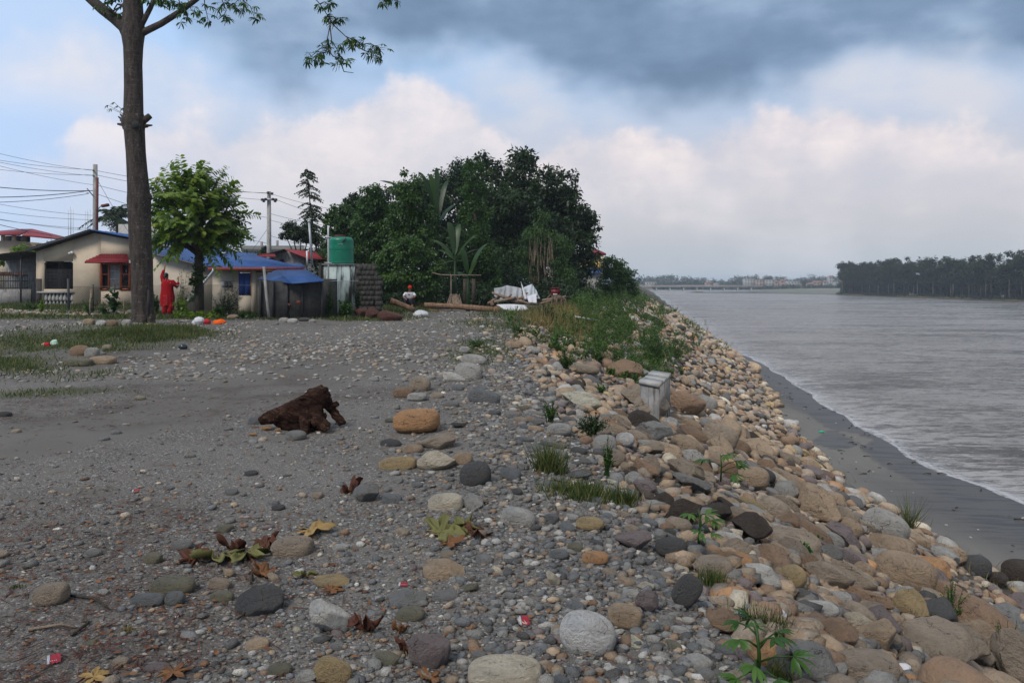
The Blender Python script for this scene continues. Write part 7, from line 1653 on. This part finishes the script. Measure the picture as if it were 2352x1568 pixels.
# ================================================================ DEAD LEAVES
def lobed(name, label, px, py, w_, hgt, mat, rz=0, lobes=4.5, curl=1., tilt=.0, group='large dead leaves on the gravel'):
    p = hit(px, py); s1 = p[1]/F0; R_ = w_*s1/2; g = Geo(); n = 90; m_r = 7; r = np.random.default_rng(int(px*7+py))
    th = np.linspace(-2.7, 2.7, n); rad = .34+.66*np.abs(np.cos(th*lobes/2))**1.1*(1-.25*(np.abs(th)/2.7)**2)*(1+.12*np.sin(th*19))
    V = []
    ph = r.uniform(0, 6.28, 4)
    for j in range(m_r):
        q = j/(m_r-1)
        z = (hgt*s1*.62)*q**1.2*(.5+.5*np.sin(th*1.1+ph[0]))*curl+(.20*hgt*s1)*q*np.sin(th*5+ph[1])+(.16*hgt*s1)*np.sin(q*9+th*3+ph[2])*q+.010
        f = 1+.10*np.sin(th*4+ph[3])*q
        V.append(np.stack([q*rad*R_*1.05*np.cos(th)*f+.0, q*rad*R_*1.15*np.sin(th)*f, z], 1))
    V = np.concatenate(V); c, s2 = math.cos(rz), math.sin(rz); V = V@np.array([[c, s2, 0], [-s2, c, 0], [0, 0, 1]]); V[:, 2] += V[:, 0]*tilt
    V[:, 2] = np.maximum(V[:, 2], .002)
    F = [(j*n+i, j*n+i+1, (j+1)*n+i+1, (j+1)*n+i) for j in range(m_r-1) for i in range(n-1)]
    q = np.tile(np.abs(np.sin(th*lobes/2)), m_r)
    t = thing(name, label, 'leaf', tuple(p), group)
    g.add(V+p, F, rnd=np.clip(.25+.5*q+r.normal(0, .08, len(V)), 0, 1)); o = part('blade', g, M[mat], t, False)
    o.modifiers.new('thick', 'SOLIDIFY').thickness = .0012
    g = Geo(); e = np.array((-math.cos(rz), -math.sin(rz), 0))*R_*.75; g.tube([p+(0, 0, .008), p+e*.5+(0, 0, .014), p+e+(0, 0, .003)], [.0035, .003, .0025], 5)
    for a in (-1.4, -.7, 0, .7, 1.4): g.tube([p+(0, 0, .009), p+np.array((math.cos(rz+a), math.sin(rz+a), 0))*R_*.5+(0, 0, .012+hgt*s1*.15)], [.002, .001], 4)
    part('stalk', g, M['deadtan'], t)
for a in ((715, 1222, 100, 20, 'deadtan', 0, 'curled tan leaf lying right of the wilted heap'), (500, 1285, 120, 34, 'deadgrn', -1.2, 'wilted yellow green leaf, left half of the wilted heap'), (568, 1282, 110, 30, 'deadgrn', .4, 'wilted yellow green leaf, right half of the wilted heap'),
          (450, 1288, 76, 34, 'deadred', 2.8, 'curled dark brown leaf at the left end of the wilted heap'), (600, 1322, 70, 34, 'deadora', .3, 'orange brown leaf at the front right of the wilted heap'), (612, 1255, 60, 30, 'deadred', .9, 'dark red leaf standing at the rear right of the wilted heap'), (530, 1265, 60, 46, 'deadred', 1.5, 'dark red leaf in the middle of the wilted heap'),
          (1015, 1225, 120, 32, 'deadgrn', .5, 'yellow green leaf with upright tips near the crest'), (1068, 1222, 64, 42, 'deadgrn', 1.2, 'smaller yellow green leaf behind the orange leaf near the crest'), (1092, 1232, 74, 30, 'deadred', .2, 'red brown leaf at the right of the yellow green leaves'), (1032, 1252, 62, 18, 'deadora', .1, 'orange leaf in front of the yellow green leaves'),
          (838, 1452, 76, 60, 'deadred', 1.1, 'dark red leaf leaning on the large white cream boulder'), (917, 1455, 40, 32, 'deadora', 1.4, 'small orange leaf above the purple grey boulder'), (928, 1500, 40, 44, 'deadred', 2.2, 'dark red leaf wedged left of the purple grey boulder'), (806, 1132, 50, 46, 'deadred', 1.6, 'grey red leaf behind the blocky grey stone'), (702, 1326, 50, 22, 'deadgrn', 2.4, 'small yellowish leaf left of the long low ochre stone'),
          (985, 1562, 60, 18, 'deadora', -.4, 'orange leaf at the bottom edge below the purple grey boulder'), (395, 1550, 90, 10, 'deadora', .4, 'flat orange brown leaf fragments at the lower left'), (215, 1560, 70, 10, 'deadtan', .7, 'flat tan leaf fragments beside the red wrapper'), (760, 1358, 60, 12, 'deadora', 0, 'brown shred lying right of the broad dark grey boulder')):
    px, py, w_, h_, mt, rz, lb = a; lobed('dead_leaf', lb, px, py, w_, h_, mt, rz, lobes=rng.choice((4.5, 5.5, 6.5)))
# fine litter
def litter(n, name, label, mat, La, Lb, wd, region, kind='long'):
    y = ylog(n, 2.3, 20); x = rng.uniform(-.68, .15, n)*y; P2 = np.stack([x, y], 1)
    lit = sm(.55*snoise(P2, 34, 3, 1.)+.45*sm(-x, .5, 3.5), .15, .6); k = (rng.random(n) < region(lit)) & (x < Xc(y)-.2); x, y = x[k], y[k]; m = len(x)
    a = rng.uniform(0, 6.28, m); D = np.stack([np.cos(a), np.sin(a), rng.normal(.0, .06, m)], 1)
    g = Geo(); put_leaves(g, np.stack([x, y, terrain(x, y)+.012], 1), D, rng.uniform(La, Lb, m), kind, wd, rng.normal(0, .3, m)); solo(name, g, mat, label, 'litter', kind='stuff')
litter(9000, 'twig_litter', 'thin reddish twigs and leaf stalks scattered over the gravel', M['deadred'], .05, .20, .011, lambda l: .12+.8*l, 'rhomb')
litter(2600, 'leaf_litter', 'small orange brown leaf scraps scattered over the gravel', M['deadora'], .015, .05, .03, lambda l: .3+.4*l, 'oval')
for a, b, lb in (((165, 1462), (200, 1428), 'long bare twig beside the red wrapper at the lower left'), ((65, 1450), (175, 1445), 'pale curved stick at the left below the round boulder'), ((150, 1370), (250, 1402), 'thin dark twig crossing the gravel right of the round boulder'), ((590, 1385), (545, 1425), 'short dark stick against the broad dark grey boulder'), ((560, 1290), (575, 1345), 'leaf stalk leaning out of the wilted heap')):
    A, B = hit(*a), hit(*b); m_ = (A+B)/2+(.02, .03, .015); solo('twig', Geo().tube([A+(0, 0, .01), m_, B+(0, 0, .01)], [.008, .007, .004], 5), M['bark2'] if 'pale' not in lb else M['drift'], lb, 'twig', smooth=True)
# ================================================================ GRASS AND WEEDS
G = Geo(); n = 190000; y = ylog(n, 9, 60); x = rng.uniform(-.66, .25, n)*y; gm = grassy(x, y); k = (rng.random(n) < gm**1.5*np.clip(y/20, .5, 1.6)) & (x < Xc(y)+.5); x, y = x[k], y[k]
P2 = np.stack([x, y], 1); hh = (.055+.06*np.clip(snoise(P2, 81, 2, 1.5)+.4, 0, 1))*(.7+.6*rng.random(len(x)))*np.interp(y, [9, 16, 24, 45], [.55, .85, 1.5, 3])
grass_geo(G, x, y, hh, .012*np.interp(y, [9, 20, 60], [.8, 1.5, 3.5]))
solo('grass', G, M['grass'], 'patchy green and straw coloured grass on the verge and round the big tree', 'grass', kind='stuff')
G = Geo(); n = 15000; y = ylog(n, 15, 130); x = Xc(y)+rng.normal(.5, 1., n)*(1+y*.014); x = np.where((x/y*F0+CX < 1270) & (y > 24), 999, x); dn = sm(y, 17, 27)*(.45+.8*snoise(np.stack([x, y], 1), 82, 2, .8)); k = (rng.random(n) < dn) & (x < 900); x, y = x[k], y[k]
grass_geo(G, x, y, rng.uniform(.15, .5, len(x))*np.interp(y, [15, 30, 60], [.5, .9, 1.2]), .012*np.interp(y, [15, 30, 100], [1, 1.6, 4]), lean=.35)
solo('bank_grass', G, M['grass'], 'tall tangled grass growing along the crest of the river bank', 'grass', kind='stuff')
G = Geo(); n = 22000; a_ = rng.uniform(0, 6.28, n); q_ = rng.random(n)**.6; q_ = rng.random(n)**.9*1.35; x = -9.0+1.75*q_*np.cos(a_); y = 19.3+3.2*q_*np.sin(a_); k = (snoise(np.stack([x, y], 1), 84, 3, 1.8)+rng.normal(0, .15, n)) > -.75+1.15*q_**1.3; x, y, q_ = x[k], y[k], q_[k]
grass_geo(G, x, y, rng.uniform(.07, .2, len(x))*(1.15-.55*np.clip(q_, 0, 1.3)), .014); 
n = 7000; x = rng.uniform(-12, -6.2, n); y = 13.6+rng.normal(0, .55, n)-.15*(x+9); k = (snoise(np.stack([x, y], 1), 85, 3, 1.4)+rng.normal(0, .2, n)) > .25; grass_geo(G, x[k], y[k], rng.uniform(.05, .13, k.sum()), .012)
solo('tree_grass', G, M['grass'], 'thick grass growing in a ring around the foot of the big tree', 'grass', kind='stuff')
G = Geo(); n = 3000; y = rng.uniform(25, 36, n); x = Xc(y)+.9+rng.normal(0, .6, n)
grass_geo(G, x, y, rng.uniform(.3, .75, n), .014, lean=.25); solo('reed_grass', G, M['drygrass'], 'stand of tall straw coloured grass at the bend of the bank', 'grass', kind='stuff')
G = Geo(); n = 5000; y = ylog(n, 9, 60); x = Xt(y)+rng.normal(-.4, .5, n); k = snoise(np.stack([x, y], 1), 83, 2, .7) > .35; grass_geo(G, x[k], y[k], rng.uniform(.1, .35, k.sum()), .012); solo('dry_tufts', G, M['drygrass'], 'dry yellow tufts along the foot of the riprap', 'grass', kind='stuff')
G = Geo()
for k in range(760):
    y = float(np.exp(rng.uniform(math.log(18), math.log(135)))); tt = rng.uniform(-.14, .50+.35*float(sm(y, 32, 50))); x = float(Xc(y)+tt*(Xt(y)-Xc(y)))
    if y > 23 and x/y*F0+CX < 1285+ (40 if y > 30 else 0): continue
    if rng.random() > (.12+.88*float(sm(y, 20, 25)))*(1-.75*float(sm(tt, .18, .5)))*(1-.0*float(sm(y, 20, 30))): continue
    r = rng.uniform(.16, .72)*(1+.35*float(sm(y, 22, 30)))*(1+y*.004); bush(G, (x, y, tz(x, y)+.05), (r, r, r*1.3), 260, .075*(1+y*.012))
solo('bank_weeds', G, M['weed'], 'knee high leafy weeds overgrowing the crest of the bank', 'weeds', kind='stuff')
def wd(px, py, w_, h_, n, L, mt, label, kind='rhomb', lift=.12):
    p = hit(px, py); s1 = p[1]/F0; p[2] += lift*.5; weed('weed', label, 'plant', p, (w_*s1/2, w_*s1/2*.8, h_*s1), n, L, M[mt], kind)
wd(1400, 760, 90, 70, 1600, .10, 'weed', 'tall green weed clump in the middle of the overgrown crest')
wd(1345, 752, 70, 40, 900, .09, 'weed', 'lower weed clump just above the grey white pipe')
wd(1255, 745, 60, 44, 900, .09, 'dkleaf', 'dark leafy weeds right of the bent white roofing sheet')
wd(1505, 845, 120, 100, 3600, .085, 'vine', 'big bright green bush above the square concrete block')
wd(1550, 835, 76, 84, 2000, .08, 'weed', 'bushy weed right of the big bright green bush')
wd(1480, 800, 60, 50, 900, .08, 'weed', 'weed clump left behind the big bright green bush')
wd(1450, 700, 80, 50, 1300, .10, 'weed', 'weed thicket on the crest below the riverside feathery tree')
wd(1400, 690, 70, 50, 1300, .10, 'vine', 'light green thicket left of the crest path end')
wd(1565, 870, 26, 30, 260, .07, 'weed', 'small leafy weed at the right of the concrete block')
wd(1275, 810, 50, 24, 500, .05, 'weed', 'low weed patch among boulders at the bend')
wd(1300, 850, 70, 44, 800, .055, 'weed', 'leafy weed patch among boulders left of the long taupe boulder')
wd(1205, 790, 60, 20, 500, .05, 'weed', 'low weed patch on the gravel at the bend')
wd(1095, 800, 80, 18, 600, .04, 'weed', 'flat weed patch around the pale round boulder')
wd(1360, 1010, 92, 50, 1100, .035, 'dkleaf', 'dark green bushy weed on the crest beside the white boulders')
wd(1265, 975, 60, 44, 420, .035, 'weed', 'airy weed on the crest left of the dark bushy weed')
wd(1380, 910, 30, 24, 240, .05, 'cassava', 'small bright green seedling by the pale slab')
wd(1510, 945, 50, 32, 260, .05, 'weed', 'yellowish leafy weed just below the concrete block', 'long')
wd(1395, 1100, 50, 80, 300, .03, 'weed', 'thin upright weed on the edge of the riprap')
wd(2185, 1440, 130, 90, 700, .028, 'weed', 'sparse dark weed spreading over boulders at the right')
wd(2310, 1540, 110, 100, 600, .028, 'weed', 'sparse tall weed at the lower right edge')
wd(1840, 1290, 50, 34, 200, .06, 'cassava', 'small bright leafed plant between tan boulders')
wd(1880, 1262, 30, 18, 200, .04, 'weed', 'tiny dark green plant right of the small bright leafed plant')
wd(2010, 1410, 40, 30, 200, .05, 'weed', 'small green fern like plant under a round brown boulder')
def gtuft(px, py, w_, h_, n, label, mt='grass', wdt=.008):
    p = hit(px, py); s1 = p[1]/F0; a = rng.normal(0, w_*s1*.28, n); b = rng.normal(0, w_*s1*.2, n); x, y = p[0]+a, p[1]+b
    g = Geo(); grass_geo(g, x, y, rng.uniform(.35, 1, n)*h_*s1, wdt, lean=.35); solo('grass_tuft', g, M[mt], label, 'grass tuft')
gtuft(1262, 1085, 60, 90, 420, 'tall grass tuft at the crest left of the thin upright weed', wdt=.007)
gtuft(1340, 1140, 150, 50, 900, 'long low grass patch on the crest in front of the flat striped slab', wdt=.007)
gtuft(1440, 1160, 60, 60, 300, 'grass tuft hanging over white stones at the riprap edge', wdt=.006)
gtuft(2088, 1215, 18, 100, 90, 'tall lone tuft of upright grass low on the riprap', wdt=.014)
gtuft(1745, 1450, 90, 80, 500, 'grass tuft between the brown boulder and the white oval boulder', wdt=.005)
gtuft(1640, 1345, 60, 60, 260, 'thin grass beside the tall dark grey stone', wdt=.005)
gtuft(1800, 1560, 60, 70, 220, 'thin grass right of the palmate leaved plant', wdt=.005)
gtuft(38, 1348, 30, 16, 120, 'tiny green tuft at the left edge above the round boulder', wdt=.004)
gtuft(295, 1450, 36, 24, 90, 'small straw tuft in the left foreground gravel', 'drygrass', .004)
def palm_plant(px, py, h_, heads, L, label, name='palmate_plant', lift=0.):
    p = hit(px, py); s1 = p[1]/F0; p[2] += lift; t = thing(name, label, 'plant', tuple(p)); top = p+np.array((0, 0, h_*s1)); g = Geo(); gl = Geo()
    g.tube([p-(0, 0, .05), p+(.01, 0, h_*s1*.5), top], [.010, .008, .005], 6)
    for (dx, dy, sz_, lk) in heads:
        e = p+np.array((dx*s1, lk*s1*40-.0, -dy*s1)); b = p+np.array((0.005, 0, min(h_*s1, max(.2*h_*s1, e[2]-p[2]+.0*s1-abs(dx)*s1*.45)))); g.tube([b, (b+e)/2+(0, 0, .012), e], [.005, .004, .003], 5)
        D = np.array([(dx*s1*.9, (lk)*s1*30-.03, .02-.0)])+rng.normal(0, .01, (1, 3)); palmate(gl, [e], D, sz_*s1, 7, .9, 1.3)
    part('stem', g, M['cassava'], t); part('leaves', gl, M['cassava'], t); return t
palm_plant(1738, 1568, 130, [(-2, -132, 52, 1), (-40, -100, 56, 0), (40, -105, 60, 0), (70, -80, 56, -1), (-55, -30, 58, -1), (18, -95, 50, 2), (35, -30, 56, -1), (-18, -60, 56, -1), (58, -100, 46, 1), (-30, -122, 44, 1)], .1, 'bright green palmate leaved plant in the right foreground')
palm_plant(1655, 1150, 50, [(-35, -40, 34, 0), (10, -50, 36, 0), (35, -36, 36, 0), (20, -15, 32, -1), (42, -25, 30, 0)], .1, 'palmate leaved plant over dark boulders on the middle riprap', lift=.25)
palm_plant(1605, 1285, 60, [(-20, -50, 34, 0), (15, -48, 36, 0), (32, -34, 34, 0), (-5, -20, 34, -1), (30, -5, 30, 0)], .1, 'palmate leaved plant above the bright orange boulder', lift=.15)
# garden plants
def gp(px, py, d, w_, h_, n, L, mt, label, kind='oval', cat='plant'):
    c = at(px, d); weed('garden_plant', label, cat, c, (w_*d/F0/2, w_*d/F0*.35, h_*d/F0), n, L, M[mt], kind)
gp(262, 0, 28.5, 70, 62, 130, .26, 'banana', 'taro clump with big leaves left of the big trunk')
gp(362, 0, 29.6, 40, 80, 300, .13, 'vine', 'leafy shrub hiding the left side of the woman')
gp(420, 0, 30.2, 60, 110, 700, .09, 'dkleaf', 'grey green twiggy shrub in front of the woman', 'long')
gp(416, 0, 28.4, 50, 60, 260, .13, 'brleaf', 'light green leafy shrub right of the woman')
gp(520, 0, 27.8, 90, 76, 1300, .10, 'dkleaf', 'rounded dark shrub in front of the chain-link fence', 'long', 'shrub')
gp(500, 0, 27.3, 34, 46, 120, .18, 'vine', 'broad leaved plant left of the rounded dark shrub')
gp(430, 0, 27.0, 90, 22, 220, .17, 'brleaf', 'row of low pale leaved lilies at the woman feet')
gp(480, 0, 26.9, 60, 18, 140, .16, 'brleaf', 'low pale leaved lilies under the garden tree')
gp(565, 0, 26.6, 40, 14, 90, .14, 'vine', 'low leafy plant at the left foot of the leaning post')
gp(795, 0, 27.2, 44, 60, 420, .14, 'leaf', 'banana like garden plant in front of the stained white wall')
gp(757, 0, 27.2, 30, 90, 380, .10, 'vine', 'climber creeping up the standpipe')
gp(820, 0, 28.4, 30, 80, 260, .12, 'dkleaf', 'climber at the corner of the block wall')
gp(205, 0, 28.4, 34, 60, 160, .10, 'vine', 'thin plant beside the weathered wooden stake')
gp(70, 0, 33, 60, 30, 400, .09, 'vine', 'weedy plant before the lean-to shed')
gp(97, 0, 31, 12, 50, 60, .16, 'brleaf', 'papaya seedling with pale stem at the pier of the cream house')
G = Geo(); n = 700; x = rng.uniform(-21, -14.5, n); y = rng.uniform(28.6, 33, n); SX = (x, y)
add_pebs(x, y, rng.uniform(.04, .14, n), [('taupe', .4), ('grey', .3), ('brown', .2), ('palegrey', .1)]); solo('rubble', G, M_stones, 'heap of stones and rubble in front of the lean-to shed', 'rubble', kind='stuff')
G = Geo()
for k in range(90):
    y = float(ylog(1, 14, 75)[0]); x = float(Xw(y)+rng.choice((-.25, -1.3, -2.4))+rng.normal(0, .22)); a = rng.uniform(0, 6.28); L = rng.uniform(.05, .32); z = tz(x, y)+.015
    G.tube([(x, y, z), (x+math.cos(a)*L*.5, y+math.sin(a)*L*.5, z+.02), (x+math.cos(a)*L, y+math.sin(a)*L, z)], [.018, .014, .006], 5)
solo('shore_debris', G, M['bark2'], 'dark sticks and flotsam scattered along the wet sand of the shore', 'driftwood', kind='stuff')
# ================================================================ HAZE
g = Geo(); g.bx(-6000, 6000, -40, 4600, WZ-3.2, 21)
m_ = bpy.data.materials.new('haze'); m_.use_nodes = True; T_ = NT(m_.node_tree); T_.n.clear()
oo = T_.new('ShaderNodeOutputMaterial'); vol = T_.new('ShaderNodeVolumePrincipled'); vol.inputs['Color'].default_value = (.78, .88, 1, 1); vol.inputs['Density'].default_value = .00034; vol.inputs['Anisotropy'].default_value = .1
T_.l.new(vol.outputs[0], oo.inputs['Volume']); HZ = setting('haze', g, m_, kind='stuff'); tag(HZ, 'pale blue haze over the river and far bank', 'haze')
